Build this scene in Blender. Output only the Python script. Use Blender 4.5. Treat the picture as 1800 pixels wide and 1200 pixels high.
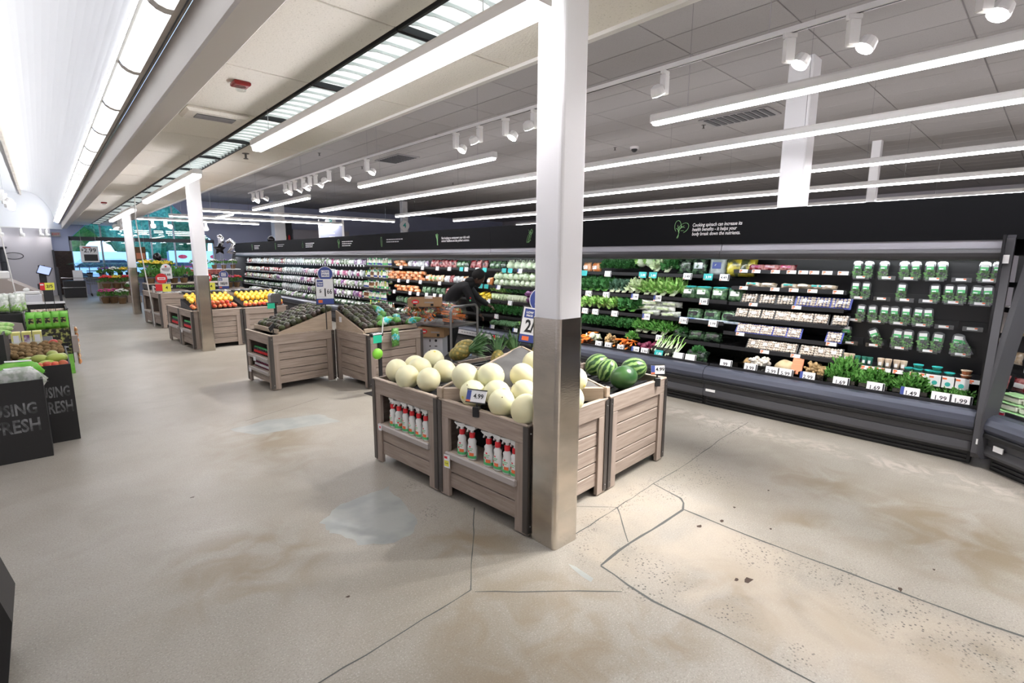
import bpy, math, random
from mathutils import Matrix, Vector, Euler
for _o in list(bpy.data.objects): bpy.data.objects.remove(_o)
SC = bpy.context.scene
COL = SC.collection
PI = math.pi
R = math.radians

# ------------------------------------------------------------------ camera
def _camera():
    yaw, pitch, roll = .746225, .163872, .004793
    cy, sy, cp, sp = math.cos(yaw), math.sin(yaw), math.cos(pitch), math.sin(pitch)
    f = Vector((sy*cp, cy*cp, -sp)); r = Vector((cy, -sy, 0)); u = r.cross(f)
    cr, sr = math.cos(roll), math.sin(roll)
    r, u = r*cr+u*sr, u*cr-r*sr
    cd = bpy.data.cameras.new('camera'); cd.sensor_width = 36; cd.lens = 17.693; cd.clip_start = .05; cd.clip_end = 300
    c = bpy.data.objects.new('camera', cd); COL.objects.link(c)
    m = Matrix.Identity(4)
    for i in range(3):
        m[i][0] = r[i]; m[i][1] = u[i]; m[i][2] = -f[i]
    m[0][3], m[1][3], m[2][3] = 0, 0, 1.52
    c.matrix_world = m
    SC.camera = c
_camera()

# ------------------------------------------------------------------ world, exposure
W = bpy.data.worlds.new('world'); SC.world = W; W.use_nodes = True
_b = W.node_tree.nodes['Background']; _b.inputs[0].default_value = (.42, .62, 1, 1); _b.inputs[1].default_value = 1.3
VS = SC.view_settings
VS.view_transform = 'Standard'; VS.look = 'None'; VS.gamma = 1; VS.use_curve_mapping = False
VS.exposure = 1.78
SC.cycles.use_denoising = True
SC.cycles.max_bounces = 6; SC.cycles.diffuse_bounces = 4; SC.cycles.glossy_bounces = 3; SC.cycles.transparent_max_bounces = 10; SC.cycles.caustics_reflective = False; SC.cycles.caustics_refractive = False
SC.cycles.sample_clamp_indirect = 4
L_LED, L_COVE, L_TROFF, L_SPOT, L_CASE = 13, 1.0, .36, 18, 8.5

# ------------------------------------------------------------------ mesh helpers
class MB:
    def __init__(s): s.v = []; s.f = []; s.m = []
    def add(s, vs, fs, mi=0, M=None):
        o = len(s.v)
        s.v += [tuple(M @ Vector(p)) for p in vs] if M else [tuple(p) for p in vs]
        s.f += [tuple(i+o for i in f) for f in fs]; s.m += [mi]*len(fs); return s
    def box(s, x0, x1, y0, y1, z0, z1, mi=0, M=None):
        x0, x1 = min(x0, x1), max(x0, x1); y0, y1 = min(y0, y1), max(y0, y1); z0, z1 = min(z0, z1), max(z0, z1)
        return s.add([(x0,y0,z0),(x1,y0,z0),(x1,y1,z0),(x0,y1,z0),(x0,y0,z1),(x1,y0,z1),(x1,y1,z1),(x0,y1,z1)],
            [(0,3,2,1),(4,5,6,7),(0,1,5,4),(1,2,6,5),(2,3,7,6),(3,0,4,7)], mi, M)
    def bbox(s, x0, x1, y0, y1, z0, z1, b=.004, mi=0, M=None):      # box with chamfered vertical + top edges
        b = min(b, (x1-x0)*.45, (y1-y0)*.45, (z1-z0)*.45)
        def ring(d, z): return [(x0+d,y0+d,z),(x1-d,y0+d,z),(x1-d,y1-d,z),(x0+d,y1-d,z)]
        vs = ring(b, z0)+ring(0, z0+b)+ring(0, z1-b)+ring(b, z1)
        fs = [(3,2,1,0),(12,13,14,15)]
        for k in range(3):
            for i in range(4):
                j = (i+1) % 4; fs.append((k*4+i, k*4+j, k*4+4+j, k*4+4+i))
        return s.add(vs, fs, mi, M)
    def cyl(s, p0, p1, r0, r1=None, n=10, mi=0, cap=True, M=None):
        r1 = r0 if r1 is None else r1
        p0, p1 = Vector(p0), Vector(p1); d = (p1-p0).normalized()
        a = d.orthogonal().normalized(); b = d.cross(a)
        vs = [p0+(a*math.cos(2*PI*i/n)+b*math.sin(2*PI*i/n))*r0 for i in range(n)]
        vs += [p1+(a*math.cos(2*PI*i/n)+b*math.sin(2*PI*i/n))*r1 for i in range(n)]
        fs = [(i, (i+1) % n, n+(i+1) % n, n+i) for i in range(n)]
        if cap: fs += [tuple(range(n-1, -1, -1)), tuple(range(n, 2*n))]
        return s.add(vs, fs, mi, M)
    def tube(s, pts, r, n=6, mi=0, M=None, cap=True):
        pts = [Vector(p) for p in pts]; N = len(pts); vs = []; fs = []; a = None
        for i, p in enumerate(pts):
            d = (pts[min(i+1, N-1)]-pts[max(i-1, 0)])
            d = d.normalized() if d.length > 1e-9 else Vector((0,0,1))
            a = (a-d*a.dot(d)) if a else d.orthogonal()
            a = a.normalized() if a.length > 1e-6 else d.orthogonal().normalized()
            b = d.cross(a); rr = r[i] if isinstance(r, (list, tuple)) else r
            vs += [p+(a*math.cos(2*PI*k/n)+b*math.sin(2*PI*k/n))*rr for k in range(n)]
        for i in range(N-1):
            for k in range(n):
                l = (k+1) % n; fs.append((i*n+k, i*n+l, i*n+n+l, i*n+n+k))
        if cap: fs += [tuple(range(n-1, -1, -1)), tuple(range((N-1)*n, N*n))]
        return s.add(vs, fs, mi, M)
    def lathe(s, prof, n=14, mi=0, M=None, sx=1, sy=1):             # prof: [(r, z)]; material index may be a list per band
        vs = []; fs = []; K = len(prof)
        for r, z in prof: vs += [(r*math.cos(2*PI*i/n)*sx, r*math.sin(2*PI*i/n)*sy, z) for i in range(n)]
        o = len(s.v); s.v += [tuple(M @ Vector(p)) for p in vs] if M else vs
        for k in range(K-1):
            for i in range(n):
                j = (i+1) % n; s.f.append((o+k*n+i, o+k*n+j, o+k*n+n+j, o+k*n+n+i)); s.m.append(mi[k] if isinstance(mi, (list, tuple)) else mi)
        s.f.append(tuple(o+i for i in range(n-1, -1, -1))); s.m.append(mi[0] if isinstance(mi, (list, tuple)) else mi)
        s.f.append(tuple(o+(K-1)*n+i for i in range(n))); s.m.append(mi[-1] if isinstance(mi, (list, tuple)) else mi)
        return s
    def ball(s, c, r, nu=14, nv=9, mi=0, M=None, fn=None):
        rx, ry, rz = r if isinstance(r, (list, tuple)) else (r, r, r)
        vs = [(0,0,-1)]
        for j in range(1, nv):
            t = -PI/2+PI*j/nv
            vs += [(math.cos(t)*math.cos(2*PI*i/nu), math.cos(t)*math.sin(2*PI*i/nu), math.sin(t)) for i in range(nu)]
        vs.append((0,0,1))
        out = []
        for p in vs:
            k = fn(p) if fn else 1
            out.append((c[0]+p[0]*rx*k, c[1]+p[1]*ry*k, c[2]+p[2]*rz*(k if not isinstance(fn, tuple) else 1)))
        fs = [(0, 1+(i+1) % nu, 1+i) for i in range(nu)]
        for j in range(nv-2):
            for i in range(nu):
                k = (i+1) % nu; fs.append((1+j*nu+i, 1+j*nu+k, 1+j*nu+nu+k, 1+j*nu+nu+i))
        L = len(vs)-1; b = 1+(nv-2)*nu
        fs += [(b+i, b+(i+1) % nu, L) for i in range(nu)]
        return s.add(out, fs, mi, M)
    def prism(s, poly, z0, z1, mi=0, M=None):
        n = len(poly)
        vs = [(x, y, z0) for x, y in poly]+[(x, y, z1) for x, y in poly]
        fs = [tuple(range(n-1, -1, -1)), tuple(range(n, 2*n))]+[(i, (i+1) % n, n+(i+1) % n, n+i) for i in range(n)]
        return s.add(vs, fs, mi, M)
    def xprism(s, prof, y0, y1, mi=0, M=None):                      # (x,z) outline extruded along y
        n = len(prof)
        vs = [(x, y0, z) for x, z in prof]+[(x, y1, z) for x, z in prof]
        fs = [tuple(range(n)), tuple(range(2*n-1, n-1, -1))]+[((i+1) % n, i, n+i, n+(i+1) % n) for i in range(n)]
        return s.add(vs, fs, mi, M)
    def quad(s, a, b, c, d, mi=0, M=None): return s.add([a, b, c, d], [(0,1,2,3)], mi, M)
    def mesh(s, name, mats, smooth=False):
        me = bpy.data.meshes.new(name); me.from_pydata(s.v, [], s.f)
        for m in (mats if isinstance(mats, (list, tuple)) else [mats]): me.materials.append(MAT(m))
        if any(s.m): me.polygons.foreach_set('material_index', s.m)
        if smooth: me.polygons.foreach_set('use_smooth', [True]*len(s.f))
        me.update(); return me
    def build(s, name, mats, parent=None, smooth=False, loc=None, rz=0, rot=None):
        return put(name, s.mesh(name, mats, smooth), parent, loc, rz, rot)
def put(name, me, parent=None, loc=None, rz=0, rot=None, scale=None):
    o = bpy.data.objects.new(name, me); COL.objects.link(o)
    if loc is not None: o.location = loc
    if rot is not None: o.rotation_euler = rot
    elif rz: o.rotation_euler = (0, 0, rz)
    if scale is not None: o.scale = (scale,)*3 if isinstance(scale, (int, float)) else scale
    o.parent = parent; return o
def tag(o, label, cat, group=None):
    o['label'] = label; o['category'] = cat
    if group: o['group'] = group
    return o
def thing(name, label, cat, loc=(0,0,0), rz=0, group=None):
    o = bpy.data.objects.new(name, None); COL.objects.link(o); o.location = loc; o.rotation_euler = (0, 0, rz); o.empty_display_size = .05
    return tag(o, label, cat, group)
def struct(o): o['kind'] = 'structure'; return o
def stuff(o): o['kind'] = 'stuff'; return o
def dup(root, loc, rz=None, label=None, group=None, rot=None, scale=None):
    r = root.copy(); COL.objects.link(r); r.location = loc
    if rot is not None: r.rotation_euler = rot
    elif rz is not None: r.rotation_euler = (0, 0, rz)
    if scale is not None: r.scale = (scale,)*3 if isinstance(scale, (int, float)) else scale
    if label: r['label'] = label
    if group: r['group'] = group
    for ch in KIDS.get(root.name, ()):
        c = ch.copy(); COL.objects.link(c); c.parent = r
        for g in KIDS.get(ch.name, ()):
            d = g.copy(); COL.objects.link(d); d.parent = c
    return r
KIDS = {}
class Kind:                                                         # a kind of thing: first placement makes it, later ones copy it
    def __init__(s, make): s.make = make; s.root = None
    def place(s, loc, label, cat=None, group=None, rz=0, rot=None, scale=None):
        if s.root is None:
            s.root = s.make(); o = s.root
            s._kids(o)
            o.location = loc; o.rotation_euler = rot if rot is not None else (0, 0, rz)
            if scale is not None: o.scale = (scale,)*3 if isinstance(scale, (int, float)) else scale
        else: o = dup(s.root, loc, rz, rot=rot, scale=scale if scale is not None else 1)
        o['label'] = label; o['category'] = cat
        if group: o['group'] = group
        elif 'group' in o: del o['group']
        return o
    def _kids(s, o):
        KIDS[o.name] = [c for c in NEWKIDS if c.parent == o]
        for c in KIDS[o.name]: KIDS[c.name] = [g for g in NEWKIDS if g.parent == c]
        NEWKIDS.clear()
NEWKIDS = []
def kid(o): NEWKIDS.append(o); return o
_tmp = bpy.data.scenes.new('workshop')                               # small side scene where lettering and bodies are turned into meshes
def evaluated(o):
    _tmp.collection.objects.link(o)
    with bpy.context.temp_override(scene=_tmp, view_layer=_tmp.view_layers[0]):
        dg = bpy.context.evaluated_depsgraph_get(); dg.update(); me = bpy.data.meshes.new_from_object(o.evaluated_get(dg))
    bpy.data.objects.remove(o); return me
_txt = {}
def text_mesh(s, size, mat, align='CENTER', bold=0, shear=0, sx=1):
    k = (s, size, mat, align, bold, shear, sx)
    if k in _txt: return _txt[k]
    c = bpy.data.curves.new('t', 'FONT'); c.body = s; c.size = size; c.align_x = align; c.align_y = 'CENTER'; c.resolution_u = 2; c.offset = bold; c.shear = shear
    me = evaluated(bpy.data.objects.new('t', c)); bpy.data.curves.remove(c)
    for v in me.vertices: v.co = (v.co.x*sx, 0, v.co.y)
    me.name = 'lettering'; me.materials.clear(); me.materials.append(MAT(mat)); _txt[k] = me
    return me
def text(s, size, mat, parent, loc, align='CENTER', bold=0, rot=None, name='lettering', shear=0, sx=1):
    o = put(name, text_mesh(s, size, mat, align, bold, shear, sx), parent, loc, rot=rot); return o
# ------------------------------------------------------------------ materials
_mats = {}
def MAT(n):
    if isinstance(n, bpy.types.Material): return n
    return _mats[n]
def nodes(name):
    m = bpy.data.materials.new(name); m.use_nodes = True; _mats[name] = m
    nt = m.node_tree; return m, nt, nt.nodes['Principled BSDF'], nt.nodes['Material Output']
def mat(name, col, rough=.5, metal=0, col2=None, scale=20, detail=3, stretch=None, bump=0, bscale=None, emit=0, coat=0, vary=0, lo=.4, hi=.6, alpha=None, ior=None, sub=0, kind='noise', spec=None):
    m, nt, b, out = nodes(name); N = nt.nodes; L = nt.links
    b.inputs['Base Color'].default_value = (*col, 1); b.inputs['Roughness'].default_value = rough; b.inputs['Metallic'].default_value = metal
    if spec is not None: b.inputs['Specular IOR Level'].default_value = spec
    if coat: b.inputs['Coat Weight'].default_value = coat; b.inputs['Coat Roughness'].default_value = .12
    if emit: b.inputs['Emission Color'].default_value = (*col, 1); b.inputs['Emission Strength'].default_value = emit
    m.diffuse_color = (*col, 1)
    src = None
    if col2 or bump:
        tc = N.new('ShaderNodeTexCoord'); mp = N.new('ShaderNodeMapping'); L.new(tc.outputs['Object'], mp.inputs[0])
        if stretch: mp.inputs['Scale'].default_value = stretch
        if vary:
            oi = N.new('ShaderNodeObjectInfo'); L.new(oi.outputs['Random'], mp.inputs['Location'])
        def tex(sc):
            if kind == 'voronoi':
                t = N.new('ShaderNodeTexVoronoi'); t.inputs['Scale'].default_value = sc
            else:
                t = N.new('ShaderNodeTexNoise'); t.inputs['Scale'].default_value = sc; t.inputs['Detail'].default_value = detail
            L.new(mp.outputs[0], t.inputs['Vector']); return t.outputs[0]
        t1 = tex(scale)
        if col2:
            r = N.new('ShaderNodeValToRGB'); r.color_ramp.elements[0].position = lo; r.color_ramp.elements[1].position = hi
            r.color_ramp.elements[0].color = (*col, 1); r.color_ramp.elements[1].color = (*col2, 1); L.new(t1, r.inputs[0]); src = r.outputs[0]
        if bump:
            bp = N.new('ShaderNodeBump'); bp.inputs['Strength'].default_value = bump; bp.inputs['Distance'].default_value = .01
            L.new(tex(bscale) if bscale else t1, bp.inputs['Height']); L.new(bp.outputs[0], b.inputs['Normal'])
    if vary:
        oi = N.new('ShaderNodeObjectInfo'); hs = N.new('ShaderNodeHueSaturation')
        mr = N.new('ShaderNodeMapRange'); mr.inputs[3].default_value = 1-vary; mr.inputs[4].default_value = 1+vary
        L.new(oi.outputs['Random'], mr.inputs[0]); L.new(mr.outputs[0], hs.inputs['Value'])
        if src: L.new(src, hs.inputs['Color'])
        else: hs.inputs['Color'].default_value = (*col, 1)
        src = hs.outputs[0]
    if src: L.new(src, b.inputs['Base Color'])
    return m
def film(name, tint=(1,1,1), gloss=.12, rough=.08):                 # thin clear plastic or glass
    m, nt, b, out = nodes(name); N = nt.nodes; L = nt.links; N.remove(b)
    t = N.new('ShaderNodeBsdfTransparent'); t.inputs[0].default_value = (*tint, 1)
    g = N.new('ShaderNodeBsdfGlossy'); g.inputs['Roughness'].default_value = rough
    x = N.new('ShaderNodeMixShader'); x.inputs[0].default_value = gloss
    L.new(t.outputs[0], x.inputs[1]); L.new(g.outputs[0], x.inputs[2]); L.new(x.outputs[0], out.inputs[0]); return m
def glow(name, col, s):
    m, nt, b, out = nodes(name); N = nt.nodes; N.remove(b)
    e = N.new('ShaderNodeEmission'); e.inputs[0].default_value = (*col, 1); e.inputs[1].default_value = s
    nt.links.new(e.outputs[0], out.inputs[0]); return m

glow('led', (1, .965, 1), L_LED); glow('cove_lens', (.97, .99, 1), L_COVE); glow('spot_lens', (1, .97, .95), L_SPOT); glow('case_led', (.93, .97, 1), L_CASE)
glow('cove_up_added', (.95, .975, 1), 20); glow('led_up_added', (1, .98, .97), .1); glow('led_low', (1, .965, 1), 6.5); glow('spot_dim', (1, .97, .95), 4); glow('troffer', (.93, 1, .98), L_TROFF)
glow('screen', (.45, .55, 1), .4)
mat('white_paint', (.91, .91, .925), .35)
mat('fixture_white', (.83, .82, .80), .35)
mat('vault_white', (.90, .91, .94), .6)
mat('beam_paint', (.66, .62, .58), .55)
mat('cove_trim', (.60, .54, .47), .6, col2=(.5, .45, .4), scale=3)
mat('cream_tile', (.88, .845, .77), .85, col2=(.62, .59, .52), scale=95, detail=4, lo=.60, hi=.74, bump=.25, bscale=90, vary=.05)
mat('grey_tile', (.41, .395, .385), .88, col2=(.34, .325, .32), scale=110, detail=3, lo=.55, hi=.72, bump=.15, bscale=90, vary=.03)
mat('grid_cream', (.36, .33, .28), .7); mat('grid_grey', (.33, .32, .32), .7)
mat('black_gap', (.015, .017, .02), .5)
mat('louver', (.74, .80, .79), .35)
mat('steel', (.68, .62, .54), .20, 1, col2=(.50, .46, .41), scale=3.5, detail=5, stretch=(1, 1, 2.2), lo=.35, hi=.7, bump=.03, bscale=60)
mat('blue_wall', (.46, .50, .68), .7); mat('white_wall', (.56, .54, .58), .7)
mat('dark_frame', (.03, .032, .04), .4); mat('mullion', (.30, .33, .36), .35, .6)
film('glass', (.80, .95, 1), .06, .02)
mat('brick', (.07, .045, .035), .8, vary=.25); mat('mortar', (.05, .042, .04), .9)
mat('wood_h', (.40, .325, .27), .62, col2=(.27, .21, .172), scale=4, detail=6, stretch=(1.1, 1.1, 16), lo=.33, hi=.72, bump=.08, vary=.10)
mat('wood_v', (.385, .31, .262), .6, col2=(.29, .23, .19), scale=4, detail=6, stretch=(16, 16, 1.1), lo=.33, hi=.72, bump=.06, vary=.07)
mat('wood_edge', (.52, .43, .35), .6, col2=(.44, .36, .29), scale=12, vary=.05)
mat('plywood', (.48, .385, .29), .55, col2=(.42, .33, .245), scale=5, stretch=(1.2, 1.2, 10), detail=5, vary=.04)
mat('shelf_lip', (.42, .38, .36), .4)
mat('corner_metal', (.13, .12, .115), .38, .8)
mat('screw', (.5, .5, .5), .3, 1)
mat('black_plastic', (.016, .016, .018), .45); mat('black_rubber', (.02, .02, .022), .7); mat('black_matte', (.011, .011, .012), .8)
mat('mesh_cloth', (.085, .082, .08), .85, col2=(.15, .145, .14), scale=5, detail=6, lo=.35, hi=.7, bump=.35, bscale=260)
mat('case_grey', (.062, .062, .070), .45, coat=.0); mat('case_light', (.055, .055, .062), .38, .1); mat('case_band', (.34, .34, .38), .5); mat('case_black', (.006, .006, .007), .5)
mat('bumper', (.075, .082, .11), .30, .35, col2=(.06, .065, .09), scale=3, stretch=(1, .3, 6))
mat('header_black', (.006, .0065, .008), .75, spec=.15)
mat('case_back', (.012, .012, .014), .35)
mat('chrome', (.62, .62, .64), .22, 1); mat('cart_steel', (.26, .26, .26), .42, .85)
mat('paper', (.85, .85, .86), .6); mat('ink', (.02, .02, .025), .6); mat('white_ink', (.85, .85, .86), .6); mat('lime_ink', (.25, .52, .22), .6); mat('dim_lime', (.10, .20, .10), .6); mat('dim_white', (.45, .45, .47), .6)
mat('tag_teal', (.03, .43, .42), .5); mat('tag_orange', (.85, .18, .06), .5); mat('tag_blue', (.05, .08, .30), .5); mat('tag_red', (.75, .03, .04), .45); mat('tag_yellow', (.85, .82, .10), .5); mat('tag_green', (.02, .52, .30), .5)
mat('worn_ink', (.22, .22, .225), .6, col2=(.035, .035, .035), scale=14, detail=5, lo=.38, hi=.62)
mat('label_green', (.10, .50, .18), .5); mat('label_teal', (.05, .45, .40), .5)
mat('honeydew', (.80, .74, .45), .38, col2=(.78, .78, .53), scale=6, detail=4, lo=.35, hi=.7, bump=.05, bscale=30, vary=.03)
mat('stem_brown', (.16, .09, .04), .8); mat('sticker_yellow', (.75, .65, .12), .5)
mat('avocado', (.028, .034, .014), .36, col2=(.075, .088, .03), scale=14, detail=4, bump=.5, bscale=90, vary=.45, lo=.35, hi=.7)
mat('avocado_brown', (.05, .028, .017), .36, col2=(.03, .026, .014), scale=14, bump=.5, bscale=90, vary=.4)
mat('mango_yellow', (.86, .44, .03), .4, col2=(.80, .60, .06), scale=9, vary=.12); mat('apple_red', (.55, .04, .03), .3, col2=(.72, .30, .10), scale=11, vary=.2, lo=.42, hi=.68)
mat('kiwi', (.20, .125, .05), .9, col2=(.28, .18, .08), scale=40, bump=.2, bscale=200, vary=.2); mat('mango_green', (.34, .46, .07), .38, col2=(.44, .50, .12), scale=7, vary=.15)
mat('leaf_dark', (.03, .13, .032), .45, col2=(.06, .21, .06), scale=60, vary=.2); mat('leaf_mid', (.08, .27, .05), .45, col2=(.17, .40, .09), scale=60, vary=.15); mat('leaf_bright', (.20, .46, .09), .45, col2=(.42, .60, .22), scale=40, vary=.12)
mat('leaf_pale', (.45, .58, .30), .45, col2=(.66, .73, .52), scale=30, vary=.1); mat('leaf_blue', (.055, .13, .085), .55, col2=(.10, .20, .13), scale=60, vary=.15)
mat('rib_white', (.62, .68, .50), .45); mat('cabbage', (.50, .62, .42), .45, col2=(.66, .73, .58), scale=9, detail=5, vary=.08, bump=.3, bscale=16); mat('cabbage_red', (.11, .03, .10), .4, col2=(.17, .06, .16), scale=9, vary=.1)
mat('cauli', (.74, .73, .62), .7, bump=.8, bscale=60); mat('broccoli', (.045, .12, .045), .8, col2=(.08, .17, .07), scale=50, bump=1, bscale=110, vary=.15)
mat('squash', (.82, .60, .05), .35, vary=.08); mat('carrot', (.80, .22, .035), .45, vary=.1); mat('ginger', (.40, .27, .12), .7, col2=(.30, .20, .09), scale=15); mat('beet', (.16, .015, .05), .5, vary=.2); mat('jicama', (.52, .42, .25), .7, col2=(.42, .33, .19), scale=12)
mat('mushroom', (.40, .31, .24), .6, col2=(.74, .67, .58), scale=48, detail=2, lo=.35, hi=.6, bump=.5, bscale=55, vary=.06); mat('mushroom_brown', (.30, .19, .12), .6, col2=(.42, .30, .21), scale=55, bump=.5, vary=.08); mat('mush_white', (.72, .67, .60), .6)
mat('tray_blue', (.03, .05, .33), .4)
film('clear_shell', (.93, .96, .95), .13, .12); film('clear_bag', (.98, .97, .97), .15, .28); film('clear_wrap', (.98, .98, .98), .06, .1)
mat('melon_green', (.035, .10, .028), .3); mat('pineapple', (.52, .35, .08), .6, col2=(.20, .18, .05), scale=34, kind='voronoi', lo=.2, hi=.55, bump=.8, bscale=34); mat('cardboard', (.42, .26, .14), .75, col2=(.38, .23, .12), scale=8)
mat('crate_white', (.66, .67, .72), .5); mat('spray_white', (.78, .78, .76), .3); mat('spray_blue', (.45, .55, .75), .2)
mat('skin', (.075, .038, .025), .5); mat('hair', (.006, .005, .005), .8, bump=1, bscale=160); mat('hoodie', (.006, .0065, .008), .8); mat('trousers', (.005, .005, .006), .8)
mat('sleeve', (.05, .55, .55), .4, col2=(.75, .85, .85), scale=14, lo=.45, hi=.55); mat('lime', (.23, .62, .05), .3)
mat('bag_lime', (.16, .55, .05), .35, col2=(.28, .62, .12), scale=10); mat('pist_print', (.012, .012, .01), .5, col2=(.40, .42, .12), scale=26, detail=4, lo=.50, hi=.62)
mat('bin_black', (.012, .0115, .0115), .55); mat('taupe', (.36, .31, .28), .7)
mat('foil', (.75, .75, .77), .12, 1); mat('balloon_black', (.01, .008, .01), .15, .2)
mat('petal_red', (.70, .05, .05), .6, vary=.2); mat('petal_pink', (.55, .06, .25), .6, vary=.2); mat('petal_white', (.8, .8, .78), .6); mat('petal_yellow', (.8, .58, .06), .6, vary=.1); mat('petal_purple', (.22, .10, .35), .6)
mat('asphalt', (.25, .26, .30), .9); mat('grass_out', (.10, .28, .08), .9); mat('foliage_out', (.03, .13, .09), .9, col2=(.10, .30, .20), scale=4, detail=6, bump=1, bscale=6); mat('foliage_out2', (.06, .22, .05), .9, col2=(.14, .36, .10), scale=4, detail=6, bump=1, bscale=6)
mat('car_red', (.42, .02, .06), .25, coat=.6); mat('car_white', (.7, .7, .72), .25, coat=.6); mat('car_glass', (.03, .04, .05), .1); mat('tyre', (.01, .01, .01), .8)
mat('alarm_red', (.25, .012, .012), .35); mat('exit_red', (.5, .06, .05), .4)
mat('green_tub', (.04, .22, .16), .3); mat('cream_tub', (.68, .55, .42), .4); mat('meat_red', (.35, .05, .05), .4, col2=(.5, .2, .15), scale=30); mat('orange_pack', (.62, .20, .08), .4); mat('tofu_white', (.74, .74, .66), .4); mat('lid_lime', (.35, .62, .30), .4); mat('box_red', (.40, .02, .05), .4)
# ------------------------------------------------------------------ special materials
def _floor_mat():
    m, nt, b, out = nodes('concrete'); N = nt.nodes; L = nt.links
    tc = N.new('ShaderNodeTexCoord')
    def noise(sc, d=4, dist=0):
        t = N.new('ShaderNodeTexNoise'); t.inputs['Scale'].default_value = sc; t.inputs['Detail'].default_value = d; t.inputs['Distortion'].default_value = dist
        L.new(tc.outputs['Object'], t.inputs['Vector']); return t.outputs[0]
    def ramp(src, p0, c0, p1, c1):
        r = N.new('ShaderNodeValToRGB'); e = r.color_ramp.elements; e[0].position = p0; e[1].position = p1
        e[0].color = (*c0, 1); e[1].color = (*c1, 1); L.new(src, r.inputs[0]); return r.outputs[0]
    def mix(f, a, c, mode='MIX'):
        x = N.new('ShaderNodeMix'); x.data_type = 'RGBA'; x.blend_type = mode
        if isinstance(f, float): x.inputs[0].default_value = f
        else: L.new(f, x.inputs[0])
        for i, v in ((6, a), (7, c)):
            if isinstance(v, tuple): x.inputs[i].default_value = (*v, 1)
            else: L.new(v, x.inputs[i])
        return x.outputs[2]
    def attr(n):
        a = N.new('ShaderNodeAttribute'); a.attribute_name = n; return a.outputs['Fac']
    def mul(a, c):
        x = N.new('ShaderNodeMath'); x.operation = 'MULTIPLY'; x.use_clamp = True
        L.new(a, x.inputs[0])
        if isinstance(c, (int, float)): x.inputs[1].default_value = c
        else: L.new(c, x.inputs[1])
        return x.outputs[0]
    c = ramp(noise(.9, 6, .4), .36, (.275, .25, .21), .64, (.35, .325, .285))
    c = mix(mul(ramp(noise(2.2, 7, 1.0), .52, (0,0,0), .70, (1,1,1)), .30), c, (.20, .175, .135))
    c = mix(mul(ramp(noise(120, 3), .52, (0,0,0), .62, (1,1,1)), .45), c, (.19, .175, .15))
    c = mix(mul(ramp(noise(150, 3), .58, (0,0,0), .66, (1,1,1)), .45), c, (.52, .49, .45))
    st = mul(attr('stain'), ramp(noise(3.5, 6, 1.2), .38, (0,0,0), .62, (1,1,1)))
    c = mix(mul(st, .75), c, (.20, .15, .09))
    ta = mul(attr('tan'), ramp(noise(2.6, 5, .8), .30, (0,0,0), .60, (1,1,1)))
    c = mix(mul(ta, .6), c, (.43, .365, .285))
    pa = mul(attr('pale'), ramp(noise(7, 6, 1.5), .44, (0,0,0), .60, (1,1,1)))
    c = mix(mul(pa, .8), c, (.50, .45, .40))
    vo = N.new('ShaderNodeTexVoronoi'); vo.inputs['Scale'].default_value = 62; vo.inputs['Randomness'].default_value = 1; L.new(tc.outputs['Object'], vo.inputs['Vector'])
    gate = mul(ramp(vo.outputs['Distance'], .20, (1,1,1), .34, (0,0,0)), ramp(noise(14, 3), .40, (0,0,0), .54, (1,1,1)))
    sp = mul(gate, attr('speck'))
    c = mix(mul(sp, .95), c, (.055, .05, .045))
    L.new(c, b.inputs['Base Color'])
    rr = N.new('ShaderNodeMapRange'); rr.inputs[3].default_value = .26; rr.inputs[4].default_value = .48; L.new(noise(1.3, 5), rr.inputs[0]); L.new(rr.outputs[0], b.inputs['Roughness'])
    bp = N.new('ShaderNodeBump'); bp.inputs['Strength'].default_value = .06; bp.inputs['Distance'].default_value = .004; L.new(noise(120, 3), bp.inputs['Height']); L.new(bp.outputs[0], b.inputs['Normal'])
    b.inputs['Specular IOR Level'].default_value = .45
_floor_mat()
def _watermelon():
    m, nt, b, out = nodes('watermelon'); N = nt.nodes; L = nt.links
    tc = N.new('ShaderNodeTexCoord'); nz = N.new('ShaderNodeTexNoise'); nz.inputs['Scale'].default_value = 26; nz.inputs['Detail'].default_value = 4; L.new(tc.outputs['Object'], nz.inputs['Vector'])
    gr = N.new('ShaderNodeTexGradient'); gr.gradient_type = 'RADIAL'; L.new(tc.outputs['Object'], gr.inputs[0])
    a = N.new('ShaderNodeMath'); a.operation = 'MULTIPLY_ADD'; L.new(nz.outputs[0], a.inputs[0]); a.inputs[1].default_value = .085; L.new(gr.outputs[1], a.inputs[2])
    s = N.new('ShaderNodeMath'); s.operation = 'MULTIPLY'; L.new(a.outputs[0], s.inputs[0]); s.inputs[1].default_value = 2*PI*11
    t = N.new('ShaderNodeMath'); t.operation = 'SINE'; L.new(s.outputs[0], t.inputs[0])
    r = N.new('ShaderNodeValToRGB'); e = r.color_ramp.elements; e[0].position = .38; e[1].position = .62; e[0].color = (.26, .42, .13, 1); e[1].color = (.025, .085, .022, 1)
    mr = N.new('ShaderNodeMapRange'); mr.inputs[1].default_value = -1; mr.inputs[2].default_value = 1; L.new(t.outputs[0], mr.inputs[0]); L.new(mr.outputs[0], r.inputs[0])
    L.new(r.outputs[0], b.inputs['Base Color']); b.inputs['Roughness'].default_value = .32
_watermelon()
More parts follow.
